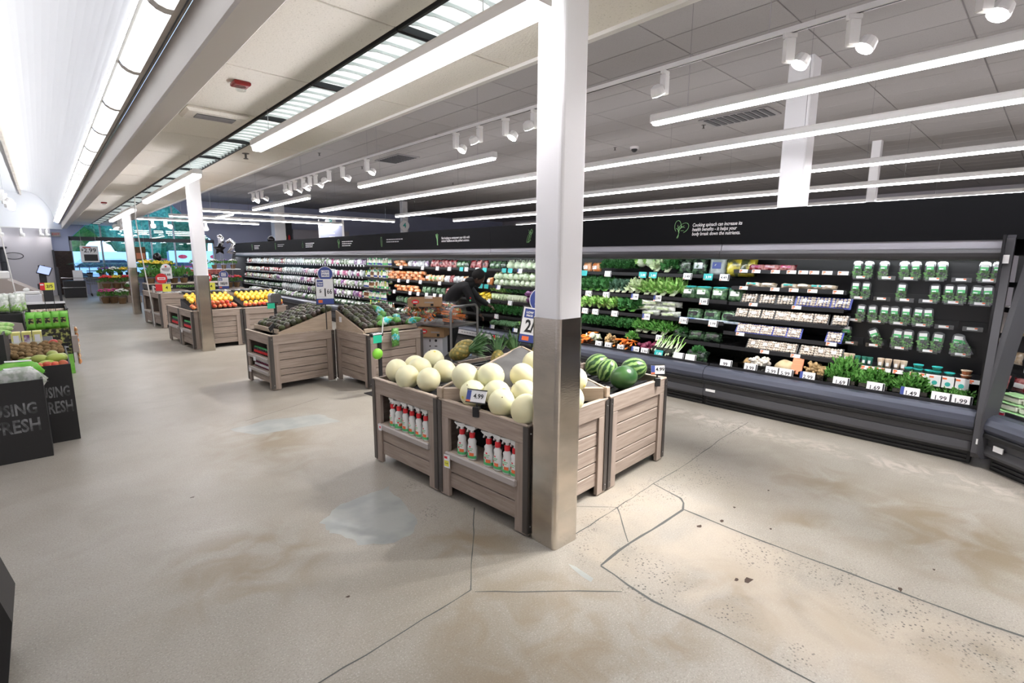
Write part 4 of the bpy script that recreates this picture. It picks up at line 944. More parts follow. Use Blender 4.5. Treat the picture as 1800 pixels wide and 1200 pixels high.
def _cases():
    ys = [.30, 2.40, 6.06, 9.72, 13.38, 17.04, 20.25]
    lab = ['refrigerated case section with mushroom packs and herb packs, at the right end', 'refrigerated case section full of leafy greens behind the big column', 'refrigerated case section where the person in black works', 'refrigerated case section with white bottles and bagged salads behind the avocados', 'refrigerated case section of bagged salads behind the price sign 1.66', 'refrigerated case section at the far left end of the long run']
    for i in range(6):
        t = thing('refrigerated_case', lab[i], 'refrigerated case', (CX, ys[i]+.001, 0)); n = ys[i+1]-ys[i]-.002
        if i == 0:
            case_parts(t, n, [])
            for x, z in M6:
                s = MB().box(x-CX, .92, 1.02, n-.01, z-.03, z-.014).build('shelf', 'case_back', t); MB().box(x-CX-.008, x-CX, 1.02, n-.01, z-.034, z+.004).build('shelf_rail', 'black_plastic', s)
            MB().box(.62, .64, .02, 1.0, .50, 1.50).build('peg_panel', 'case_back', t)
            s = MB().box(.30, .92, .02, 1.0, .575, .59).build('shelf', 'case_back', t); MB().box(.292, .30, .02, 1.0, .57, .605).build('shelf_rail', 'black_plastic', s)
            MB().xprism([(-.05, .12), (-.05, .42), (.02, .95), (.11, 1.52), (.14, 1.68), (.20, 1.71), (.24, 1.71), (.24, 1.55), (.12, .9), (.06, .42), (.06, .08), (-.02, .08)], -.05, -.004).build('end_post', 'case_grey', t)
            MB().box(.06, .92, -.003, .012, .11, 1.70).build('end_panel', 'case_back', t)
            MB().box(.085, .095, -.035, -.003, 1.50, 1.56).build('sticker', 'paper', t)
            MB().box(-.008, .0, 1.97, 2.07, .165, .19).build('sticker', 'paper', t)
        else: case_parts(t, n, S4, (False, i == 5))
    # angled case at the right edge
    t = thing('refrigerated_case', 'second refrigerated case turned at an angle at the right edge of the view', 'refrigerated case', (4.93, .225, 0), R(-135+90)+PI)
    t.rotation_euler = (0, 0, R(-42))
    # local +y must run away from the first case, so build it with negative run
    n = 1.8
    h = thing('tmp', 'tmp tmp tmp tmp', 'x'); case_parts(h, n, [])
    for c in [o for o in bpy.data.objects if o.parent == h]: c.parent = t; c.location.y = -n
    bpy.data.objects.remove(h)
    yl = lambda x: (.045+.669*x)/.743                               # plane where the first case ends
    for x, z in ((.50, 1.345), (.45, 1.15), (.41, .95), (.35, .74), (.27, .56)):
        s_ = MB().prism([(x, -n+.02), (.92, -n+.02), (.92, yl(.92)), (x, yl(x))], z-.03, z-.014).build('shelf', 'case_back', t); MB().box(x-.008, x, -n+.02, yl(x), z-.034, z+.006).build('shelf_rail', 'black_plastic', s_)
    MB().prism([(.09, -.01), (.92, -.01), (.92, yl(.92)), (.09, yl(.09))], .30, .375).build('deck_wedge', 'case_black', t); MB().prism([(.92, 0), (.95, 0), (.95, yl(.95)), (.92, yl(.92))], .11, 1.75).build('back_wedge', 'case_back', t); MB().prism([(.20, 0), (.92, 0), (.92, yl(.92)), (.20, yl(.2))], 1.56, 1.75).build('canopy_wedge', 'case_black', t)
    MB().xprism([(-.05, .12), (-.05, .42), (.02, .95), (.11, 1.52), (.14, 1.68), (.20, 1.71), (.24, 1.71), (.24, 1.55), (.12, .9), (.06, .42), (.06, .08), (-.02, .08)], .0, .045).build('end_post', 'case_grey', t)
    MB().box(-.057, -.05, .01, .035, .19, .23).build('sticker', 'paper', t); MB().box(-.012, -.004, -.14, -.07, .17, .21).build('sticker', 'paper', t)
    # header panels with drawings
    for i in range(6):
        t = thing('header_panel', ['black header panel over the herb packs with no print', 'black header panel with the spinach drawing and note', 'black header panel with the scallion drawing, over the person', 'black header panel above the white bottles with a faint drawing', 'black header panel over the far bagged salads', 'black header panel at the far left end of the case run'][i], 'header panel', (5.135, ys[i], 1.672))
        n = ys[i+1]-ys[i]; MB().box(0, .05, .0012 if i else -.9, n-.0012, 0, .325).build('board', 'header_black', t)
        if i == 0: MB().box(-.0, .0, 0, 0, 0, 0)
        HD.append((t, ys[i]))
HD = []
_cases()
def _headers():
    def loc(Y, z):
        for t, y in reversed(HD):
            if Y >= y: return t, (-.003, Y-y, z-1.672)
        return HD[0][0], (-.003, Y-HD[0][1], z-1.672)
    def draw(Y, z, curves, m, r=.0022, s=1):
        t, p = loc(Y, z); b = MB()
        for c in curves: b.tube([(0, -x*s, y*s) for x, y in c], r, 4)
        b.build('drawing', m, t, loc=p)
    def arc(cx, cy, rx, ry, a0, a1, n=14, rot=0):
        o = []
        for i in range(n+1):
            a = R(a0+(a1-a0)*i/n); x, y = rx*math.cos(a), ry*math.sin(a); o.append((cx+x*math.cos(rot)-y*math.sin(rot), cy+x*math.sin(rot)+y*math.cos(rot)))
        return o
    spin = [arc(-.02, .035, .038, .062, -20, 235), arc(.045, .015, .068, .045, -110, 200, rot=.6), [(-.03, -.09), (-.01, -.055), (-.005, -.02), (0, .0), (.02, .02), (.055, .04)], [(-.018, -.092), (-.008, -.06)], [(0, -.0), (.005, .025)], [(.02, .02), (.025, .04)], [(.03, .025), (.06, .02)], [(.015, -.012), (.05, -.012)], [(-.008, -.02), (-.02, .03), (-.022, .05)], [(-.015, .0), (-.04, .015)], [(-.012, .015), (-.003, .035)]]
    draw(2.878, 1.835, spin, 'lime_ink', .0024)
    t, p = loc(2.731, 1.835)
    for k, s in enumerate(('Cooking spinach can increase its', 'health benefits - it helps your', 'body break down the nutrients.')):
        text(s, .050, 'white_ink', t, (p[0], p[1], p[2]+.040-.046*k), 'LEFT', .0006, rot=(0, 0, -PI/2), shear=.22, sx=.80)
    draw(5.198, 1.835, [arc(-.02, -.03, .018, .07, 0, 360, rot=-.4), arc(.01, -.02, .016, .08, 0, 360, rot=-.35), arc(.04, .05, .02, .035, 0, 360, rot=-.6), [(.0, .03), (.03, .08), (.05, .095)], [(-.01, .04), (.0, .07), (-.02, .085)], [(.03, -.06), (-.02, -.085)]], 'lime_ink', .0026)
    draw(7.49, 1.84, [[(.0, -.10), (-.01, .0), (-.03, .09)], [(.004, -.10), (.0, .0), (-.005, .1)], [(.01, -.10), (.012, .0), (.025, .085)], [(-.012, -.09), (.02, -.1)], [(.0, -.02), (-.035, .05), (-.04, .085)]], 'lime_ink', .0034)
    t, p = loc(7.368, 1.835)
    for k, s in enumerate(('Not looking to overpower your dish with', 'onions? Scallions are the perfect solution.')): text(s, .055, 'white_ink', t, (p[0], p[1], p[2]+.02-.048*k), 'LEFT', .0008, rot=(0, 0, -PI/2), shear=.22, sx=.85)
    rnd = random.Random(6)
    for Yp, Yt, shp, a, b in ((9.487, 9.277, 0, 'dim_lime', 'dim_white'), (11.52, 11.336, 1, 'lime_ink', 'white_ink'), (13.738, 13.54, 2, 'dim_lime', 'white_ink'), (15.883, 15.685, 0, 'dim_lime', 'dim_white'), (18.152, 17.909, 1, 'dim_lime', 'white_ink')):
        sh = [[arc(0, 0, .03, .10, 0, 360, rot=.15), [(0, -.1), (.02, .1)]], [arc(0, .05, .045, .045, -30, 210), [(-.02, .03), (-.01, -.1), (.02, -.1), (.03, .03)], arc(.02, .02, .03, .03, 0, 360)], [arc(0, -.01, .04, .06, 0, 360), [(0, .05), (.01, .1)]]][shp]
        draw(Yp, 1.835, sh, a, .004)
        t, p = loc(Yt, 1.835)
        for k in range(3 if shp else 2):                            # lines of lettering too small to read
            m = MB(); x = 0
            while x < .55-(.12 if k else 0):
                w = rnd.uniform(.03, .09); m.box(-.001, .001, -x-w, -x, -.009, .009); x += w+.018
            m.build('lettering', b, t, loc=(p[0], p[1], p[2]+.04-.045*k))
_headers()

# ------------------------------------------------------------------ packaged and loose produce in the case
def pillow(w, h, d, seed=0, n=7, puff=1.0, crimp=True):             # bag: width along y, height z, depth x; base at z 0
    q = random.Random(seed); m = MB(); nu, nv = n, n; ids = {}
    for side in (-1, 1):
        for j in range(nv+1):
            for i in range(nu+1):
                u, v = i/nu*2-1, j/nv*2-1
                e = max(0, (1-abs(u)**2.6)*(1-abs(v)**2.6))**.55
                edge = i in (0, nu) or j in (0, nv)
                x = 0 if edge else side*d/2*e*puff*(1+q.uniform(-.18, .18))
                if edge and side == 1: ids[side, i, j] = ids[-1, i, j]; continue
                ids[side, i, j] = len(m.v); m.v.append((x, u*w/2*(1-.06*(1-v*v) if crimp else 1)+q.uniform(-.004, .004), (v+1)*h/2+q.uniform(-.004, .004)))
        for j in range(nv):
            for i in range(nu):
                f = (ids[side, i, j], ids[side, i+1, j], ids[side, i+1, j+1], ids[side, i, j+1]); m.f.append(f if side == 1 else f[::-1]); m.m.append(0)
    return m
def leaves(n, rx, ry, rz, ln, wd, seed=0, up=.5, curl=.3, zmin=-.3):   # leafy dome
    q = random.Random(seed); m = MB()
    for k in range(n):
        a = q.uniform(0, 2*PI); t = q.uniform(zmin, 1); c = math.sqrt(max(0, 1-t*t)); r = q.uniform(.55, 1)
        p = Vector((rx*c*math.cos(a)*r, ry*c*math.sin(a)*r, rz*t*r)); d = Vector((c*math.cos(a), c*math.sin(a), t+up)).normalized()
        d = (d+Vector((q.uniform(-.5, .5), q.uniform(-.5, .5), q.uniform(-.4, .5)))).normalized()
        s = d.orthogonal().normalized(); s = Matrix.Rotation(q.uniform(0, 6.28), 3, d) @ s; nn = d.cross(s)
        l = ln*q.uniform(.6, 1.2); w = wd*q.uniform(.6, 1.2)
        m.add([p, p+d*l*.45+s*w/2+nn*curl*w, p+d*l, p+d*l*.45-s*w/2+nn*curl*w], [(0, 1, 2), (0, 2, 3)])
    return m
def one(fn, name, mats, smooth=False):
    def mk(): return fn().build(name, mats, smooth=smooth)
    return Kind(mk)
BAGM = {}
def bagmat(n, a, b, s=22, lo=.42, hi=.58, r=.25): mat(n, a, r, col2=b, scale=s, detail=3, lo=lo, hi=hi, bump=.35, bscale=35, coat=.5, vary=.18)
bagmat('bag_salad', (.20, .27, .15), (.50, .55, .45)); bagmat('bag_pale', (.45, .50, .42), (.72, .74, .70)); bagmat('bag_dark', (.012, .022, .015), (.07, .14, .07)); bagmat('bag_carrot', (.70, .20, .05), (.80, .45, .25), 16)
bagmat('bag_purple', (.22, .10, .25), (.66, .62, .68), 14); bagmat('bag_pink', (.55, .10, .25), (.75, .60, .64), 12); bagmat('bag_red', (.26, .02, .03), (.55, .25, .24), 18); bagmat('bag_white', (.60, .61, .62), (.82, .83, .84), 12); bagmat('bag_teal', (.05, .11, .06), (.16, .30, .15), 26); bagmat('bag_orange', (.62, .22, .06), (.76, .66, .45), 14); bagmat('bag_blue', (.12, .22, .45), (.6, .68, .75), 10); bagmat('bag_silver', (.40, .46, .46), (.65, .70, .70), 9); bagmat('bag_yellow', (.62, .52, .05), (.06, .07, .03), 9); bagmat('bag_tan', (.45, .33, .22), (.66, .58, .48), 16)
def bag(mt, w, h, d, seed=0, label=None, lm='paper', band=None):
    def mk():
        o = pillow(w, h, d, seed).build({'bag_salad': 'salad_bag', 'bag_pale': 'salad_bag', 'bag_carrot': 'carrot_bag', 'bag_teal': 'greens_bag', 'bag_dark': 'greens_bag', 'bag_tan': 'snack_pack', 'bag_lime': 'pistachio_bag'}.get(mt, 'produce_bag'), mt, smooth=True)
        if label: kid(MB().bbox(-d*.5-.003, -d*.46, -w*.25, w*.25, h*.35, h*.68, .004).build('label', lm, o))
        if band: kid(pillow(w*.98, h*.24, d*.78, seed+1).build('header_band', band, o, True, loc=(0, 0, h*.78)))
        return o
    return Kind(mk)
def fill(K, shelf, y0, y1, step, label, cat, group, z0=0, depth=.10, lean=0, jit=.01, layers=1, dz=.1, rows=1, seed=1, rz=0):
    q = random.Random(seed); X, Z = shelf; Ks = K if isinstance(K, (list, tuple)) else [K]
    a, b = min(y0, y1), max(y0, y1); n = max(1, int(round((b-a)/step))); st = (b-a)/n; out = []
    for r in range(rows):
        for l in range(layers):
            for i in range(n):
                k = Ks[q.randrange(len(Ks))]
                out.append(k.place((X+depth+r*.16+q.uniform(-jit, jit), a+st*(i+.5)+q.uniform(-jit, jit)+(.3*st if l % 2 else 0), Z-.013+z0+l*dz), label, cat, group, rot=(q.uniform(-.05, .05), lean, rz+q.uniform(-.2, .2)), scale=q.uniform(.93, 1.07)))
    return out
s1, s2, s3, s4 = S4; dk = (5.10, .395)
def _greens():
    ord_ = ['first', 'second', 'third', 'fourth', 'fifth', 'sixth']
    # leafy bunches
    def bunch(lm, n, r, ln, wd, seed, stem=None, up=.6):
        def mk():
            o = leaves(n, r[0], r[1], r[2], ln, wd, seed, up).build('leafy_bunch', lm)
            if stem:
                m = MB(); q = random.Random(seed)
                for k in range(7): m.tube([(-r[0]*.9, (k-3)*.009, -r[2]*.5-.005), (-r[0]*.2, (k-3)*.014, r[2]*.2)], .006, 5)
                kid(m.build('stems', stem, o))
            return o
        return Kind(mk)
    dark = bunch('leaf_dark', 150, (.10, .075, .09), .075, .05, 1, 'rib_white'); curly = bunch('leaf_dark', 420, (.11, .08, .085), .035, .026, 2); bright = bunch('leaf_bright', 190, (.10, .085, .08), .075, .06, 3); spin = bunch('leaf_dark', 120, (.10, .07, .08), .09, .07, 4, 'leaf_mid')
    blue = bunch('leaf_blue', 260, (.10, .055, .09), .05, .035, 5, 'rib_white'); endive = bunch('leaf_mid', 260, (.11, .08, .075), .07, .03, 6, 'rib_white'); pale = bunch('leaf_pale', 120, (.09, .075, .08), .08, .06, 7, 'rib_white'); rom = bunch('leaf_bright', 130, (.11, .07, .08), .11, .055, 8, 'rib_white')
    parsley = bunch('leaf_mid', 620, (.15, .13, .13), .038, .024, 9, 'leaf_mid', .9)
    def head(c, m, r=.075):
        def mk():
            o = MB().ball((0, 0, r*.95), (r, r, r*.95), 14, 9, fn=lambda p: 1+.04*math.sin(p[0]*9+p[1]*7)).build('vegetable_head', m, smooth=True)
            kid(leaves(36, r, r, r, r*.9, r*.9, 4, .3, .15).build('outer_leaves', c, o, loc=(0, 0, r*.9))); return o
        return Kind(mk)
    cab = head('leaf_pale', 'cabbage', .072); redc = head('cabbage_red', 'cabbage_red', .068); cau = head('leaf_mid', 'cauli', .08); let = head('leaf_bright', 'cabbage', .072)
    g = 'greens on the %s shelf right of the big column'
    def row(k, s, a, b, st, what, cat, shelf, **kw):
        kw.setdefault('z0', .085); fill(k, s, a, b, st, '%s on the %s shelf right of the big column' % (what, shelf), cat, '%s, %s shelf' % (what, shelf), **kw)
    T, S, H3, F = 'top', 'second', 'third', 'fourth'
    carb = bag('bag_carrot', .15, .13, .09, 3, True, 'paper')
    row(carb, s1, 4.201, 4.514, .15, 'bag of carrots with white label', 'bag', T, z0=0, depth=.08)
    row(curly, s1, 3.666, 4.201, .14, 'dark curly greens bunch', 'greens', T); row([pale, let], s1, 3.265, 3.666, .15, 'pale lettuce head', 'lettuce', T); row(dark, s1, 3.1, 3.265, .14, 'dark leaf bunch', 'greens', T)
    b1 = bag('bag_dark', .19, .21, .07, 5, band='black_plastic'); b2 = bag('bag_dark', .2, .21, .07, 6, True, 'bag_silver'); b3 = bag('bag_silver', .2, .22, .07, 7, True, 'tag_blue'); b4 = bag('bag_yellow', .2, .2, .08, 8); b5 = bag('bag_teal', .17, .14, .10, 9, True, 'paper', 'tag_teal')
    for k, px, l in ((b1, 3.02, 'black topped bag of dark greens, first bag on the top shelf'), (b2, 2.837, 'bag of dark greens with silver print, second bag on the top shelf'), (b3, 2.622, 'silver grey salad bag on the top shelf'), (b4, 2.432, 'yellow and black salad bag on the top shelf'), (b4, 2.292, 'yellow and black bag lying behind the first mushrooms')):
        k.place((5.55, px, 1.335), l, 'bag', rot=(0, .12, 0))
    row(spin, s2, 3.984, 4.462, .13, 'dark green leafy bunch', 'greens', S); row(blue, s2, 3.694, 3.984, .10, 'blue green kale bunch with pale stems', 'kale', S); row(pale, s2, 3.502, 3.694, .11, 'pale lettuce bunch', 'lettuce', S); row(rom, s2, 2.996, 3.502, .115, 'bright romaine lettuce', 'lettuce', S, layers=1, z0=.075)
    for i, px in enumerate((2.903, 2.737, 2.546, 2.357)): b5.place((5.47, px, 1.062), '%s clear salad bag with teal and black top on the second shelf' % ord_[i], 'bag', rot=(0, .25, 0), scale=1.1)
    row(bright, s3, 3.785, 4.413, .14, 'bright curly lettuce', 'lettuce', H3); row(spin, s3, 3.498, 3.785, .14, 'dark spinach bunch', 'spinach', H3)
    lk = bag('bag_pale', .30, .07, .09, 11, True, 'leaf_pale'); row(lk, s3, 2.967, 3.498, .28, 'long bag of pale celery hearts', 'bag', H3, z0=0, layers=3, dz=.062, depth=.09)
    b6 = bag('bag_teal', .21, .14, .12, 13, False, 'paper', 'tag_blue')
    for i, px in enumerate((2.805, 2.602, 2.398)): bag('bag_teal', .2, .13, .12, 13+i, True, 'black_plastic', 'bag_dark').place((5.44, px, .832), '%s dark topped spinach bag with blue strip on the third shelf' % ord_[i], 'bag', rot=(0, .3, 0))
    t = tag(MB().bbox(-.02, .02, -.35, .35, 0, .028, .006).build('blue_strip', 'bag_blue', None, False, (5.38, (2.805+2.398)/2, .834)), 'bright blue plastic strip in front of the spinach bags', 'strip')
    row(curly, s4, 3.526, 4.363, .125, 'curly kale bunch', 'kale', F, rows=1); row(endive, s4, 3.026, 3.526, .13, 'frilly endive bunch', 'greens', F)
    b7 = bag('bag_dark', .22, .12, .13, 17, True, 'black_plastic')
    for i, px in enumerate((2.953, 2.748, 2.561)): b7.place((5.42, px, .60), '%s dark bag of greens lying on the fourth shelf' % ord_[i], 'bag', rot=(0, .5, .2))
    curly.place((5.44, 2.924, .67), 'small curly kale bunch resting on the dark bags', 'kale', scale=.7)
    # deck boxes: clear black bins with loose roots
    def dbox(px0, px1, label, h=.11):
        t = thing('display_box', label, 'display box', (5.075, (px0+px1)/2, .378)); w = abs(px0-px1)-.015
        MB().box(.0, .004, -w/2, w/2, 0, h).build('front_panel', 'smoke', t); MB().box(0, .30, -w/2, -w/2+.004, 0, h).build('side_panel', 'smoke', t); MB().box(0, .30, w/2-.004, w/2, 0, h).build('side_panel', 'smoke', t); MB().box(0, .30, -w/2, w/2, 0, .004).build('base', 'black_plastic', t)
    film('smoke', (.32, .33, .34), .10, .15)
    car = one(lambda: MB().lathe([(.003, 0), (.009, .05), (.012, .12), (.010, .128)], 7), 'carrot', 'carrot', True)
    gin = one(lambda: MB().ball((0, 0, 0), (.032, .022, .018), 9, 6).ball((.03, .012, .008), (.018, .015, .014), 8, 5).ball((-.025, -.014, .006), (.018, .013, .013), 8, 5), 'ginger_root', 'ginger', True)
    bet = one(lambda: MB().ball((0, 0, 0), (.03, .03, .028), 10, 7), 'beet', 'beet', True)
    fen = one(lambda: MB().ball((0, 0, 0), (.045, .038, .035), 10, 7).tube([(0, 0, .02), (.02, 0, .07)], [.018, .010], 6), 'fennel_bulb', 'rib_white', True)
    oni = one(lambda: MB().tube([(-.10, 0, 0), (0, 0, .012), (.06, 0, .03)], [.008, .006, .006], 5, 0).tube([(.06, 0, .03), (.14, .01, .05), (.20, .02, .04)], [.006, .005, .003], 5, 1), 'green_onion', ['rib_white', 'leaf_bright'])
    mus = one(lambda: MB().ball((0, 0, .01), (.024, .024, .016), 10, 6).cyl((0, 0, -.012), (0, 0, .008), .009, n=7), 'mushroom', 'mush_white', True)
    q = random.Random(9)
    def heap(K, px0, px1, n, label, cat, zt=.09, sc=1, rot=lambda: (q.uniform(0, 6), q.uniform(0, 6), q.uniform(0, 6))):
        a, b = sorted((px0, px1))
        for i in range(n): K.place((q.uniform(5.11, 5.30), q.uniform(a+.04, b-.04), .41+zt*q.random()**.6), label, cat, label+' heap', rot=rot(), scale=sc*q.uniform(.8, 1.15))
    L = [(3.974, 4.21), (3.91, 4.133), (3.646, 3.901), (3.381, 3.629), (3.117, 3.373), (2.855, 3.11)]
    heap(car, *L[0], 22, 'loose carrot at the left end of the deck by the column', 'carrot', .16, 1, lambda: (q.uniform(-.3, .3), -PI/2+q.uniform(-.25, .25), q.uniform(-.4, .4)))
    dbox(3.91, 4.172, 'smoked deck box of fennel beside the loose carrots'); heap(fen, 3.91, 4.152, 9, 'fennel bulb in the deck box by the carrots', 'fennel', .13)
    dbox(*L[2], 'smoked deck box of ginger left of the carrot box'); heap(gin, *L[2], 20, 'ginger root in the left deck box', 'ginger', .15)
    dbox(*L[3], 'smoked deck box of carrots with green tops'); heap(car, *L[3], 22, 'carrot in the deck box with green tops', 'carrot', .14, 1, lambda: (q.uniform(-.3, .3), -PI/2+q.uniform(-.35, .35), q.uniform(-.6, .6))); endive.place((5.27, (3.381+3.629)/2, .56), 'tuft of carrot greens in the deck box', 'greens', scale=.7)
    dbox(*L[4], 'smoked deck box of dark red beets'); heap(bet, *L[4], 18, 'dark red beet in the deck box', 'beet', .12)
    dbox(*L[5], 'smoked deck box of green onions', .15)
    for i in range(26): oni.place((5.17+q.uniform(-.03, .05), L[5][1]+.03+(L[5][0]-L[5][1]-.06)*(i % 13)/12, .44+.05*(i//13)+q.uniform(0, .05)), 'green onion in the deck box with teal tag', 'green onion', 'green onions in the deck box', rot=(0, -.4+q.uniform(-.1, .1), q.uniform(-.25, .25)))
    b7.place((5.22, 2.65, .40), 'dark bag of greens lying alone on the deck', 'bag', rot=(0, .8, .1), scale=1.2); curly.place((5.26, 2.636, .50), 'curly greens on the bag lying alone on the deck', 'greens', scale=.75)
    dbox(2.104, 2.293, 'empty smoked deck box with a 99 tag'); gin.place((5.25, 2.093, .47), 'brown root beside the empty deck box', 'ginger root', scale=1.8)
    dbox(1.828, 2.076, 'smoked deck box of loose white mushrooms'); heap(mus, 1.838, 2.064, 46, 'loose white mushroom in the deck box', 'mushroom', .13)
    dbox(1.582, 1.817, 'smoked deck box holding the jicama root')
    tag(MB().ball((0, 0, 0), (.09, .11, .075), 16, 11, fn=lambda p: 1+.06*math.sin(p[1]*6)).build('jicama', 'jicama', None, True, (5.22, 1.708, .48)), 'big pale jicama root in a deck box', 'jicama')
    for i in range(3): tag(MB().bbox(-.01, .01, -.045, .045, 0, .10, .004).build('small_pack', 'orange_pack', None, False, (5.12+i*.05, 1.587+i*.01, .45+i*.03), rot=(0, .5, .2)), 'small orange and yellow pack right of the jicama', 'pack', 'orange packs right of the jicama')
    dbox(1.335, 1.562, 'smoked deck box of ginger right of the jicama'); heap(gin, 1.344, 1.553, 34, 'ginger root in the right deck box', 'ginger', .13)
    for a, b, l, n in ((1.093, 1.326, 'parsley', 'large parsley bunch behind the left 1.69 tag'), (0.862, 1.085, 'cilantro', 'cilantro bunch behind the right 1.69 tag'), (0.6, 0.846, 'cilantro', 'leafy herb bunch behind the 1.49 tag'), (0.329, 0.593, 'parsley', 'low leafy herb bunch behind the twin 1.99 tags')):
        dbox(a, b, 'smoked deck box under the '+n, .10); w = abs(a-b)
        k = parsley.place((5.24, (a+b)/2, .47 if 'low' not in n else .42), n, 'herbs', rz=q.uniform(0, 6), scale=(1.05, w/.27, 1.35 if 'large' in n else .95 if 'low' not in n else .75))
    # mushroom packs
    def pack(m, tray, w=.125, h=.05, d=.10):
        def mk():
            o = MB().bbox(-d/2, d/2, -w/2, w/2, 0, h*.75, .012).build('punnet', tray)
            kid(MB().bbox(-d/2-.008, d/2+.008, -w/2-.008, w/2+.008, h*.62, h*.70, .003).build('flange', tray, o)); mm = MB(); qq = random.Random(5)
            for i in range(5):
                for j in range(4): mm.ball((-d*.36+j*d*.24, -w*.38+i*w*.19, h*.78+qq.uniform(-.004, .006)), (.014, .014, .011), 7, 5)
            kid(mm.build('mushrooms', m, o, True)); kid(MB().bbox(-.016, .016, -.018, .018, h+.008, h+.010, .001).build('label', 'paper', o)); 
            kid(pillow(w*.98, d*.98, .03, 3).build('wrap', 'clear_wrap', o, True, loc=(d*.49, 0, h*.86), rot=(0, -PI/2, 0))); return o
        return Kind(mk)
    pc = pack('mushroom', 'black_plastic'); pb = pack('mushroom', 'tray_blue'); pbr = pack('mushroom_brown', 'green_tub'); pl = pack('mushroom', 'black_plastic', .16); pbl = pack('mushroom', 'tray_blue', .16)
    def packs(K, sh, pxs, what, shelf):
        for i, y in enumerate(pxs): K.place((sh[0]+.062, y, sh[1]+.028), '%s, %s mushroom shelf' % (what, shelf), 'mushroom pack', '%s, %s mushroom shelf' % (what, shelf), rot=(0, -.98, q.uniform(-.05, .05)), scale=1.0)
    SO = ['top', 'second', 'third', 'fourth', 'fifth', 'lowest']
    dp = bag('bag_red', .18, .07, .09, 21, True, 'bag_pink'); 
    for i, y in enumerate((2.184, 2.042, 1.89)): dp.place((5.52, y, 1.40), 'dark red and pink pack lying on the top mushroom shelf', 'pack', 'red packs on the top mushroom shelf', rot=(0, .35, 0))
    for i, y in enumerate((2.199, 2.044, 1.843, 1.709, 1.589, 1.502)): bag('bag_tan', .17, .055, .10, 31+i, True, 'paper' if i % 2 else 'tag_teal').place((5.49, y, 1.225), 'flat brown mushroom pack lying on the second mushroom shelf', 'mushroom pack', 'flat brown packs on the second mushroom shelf', rot=(0, .4, 0))
    packs(pl, M6[2], (2.191, 2.014, 1.84), 'wide pack of sliced mushrooms on a dark tray', 'third'); packs(pbl, M6[2], (1.664, 1.521, 1.361), 'wide pack of sliced mushrooms on a blue tray', 'third')
    packs(pc, M6[3], (2.244, 2.115, 1.98, 1.849, 1.734, 1.627, 1.5, 1.34), 'pack of mushrooms on a dark tray', 'fourth')
    packs(pb, M6[4], (2.203, 2.087, 1.963, 1.838, 1.707), 'pack of white mushrooms on a blue tray in a row of five', 'fifth'); packs(pb, M6[4], (1.361,), 'single pack of white mushrooms on a blue tray', 'fifth')
    packs(pc, M6[5], (2.06, 1.943, 1.829, 1.713, 1.562, 1.441, 1.334), 'pack of mixed mushrooms on a dark tray', 'lowest')
_greens()

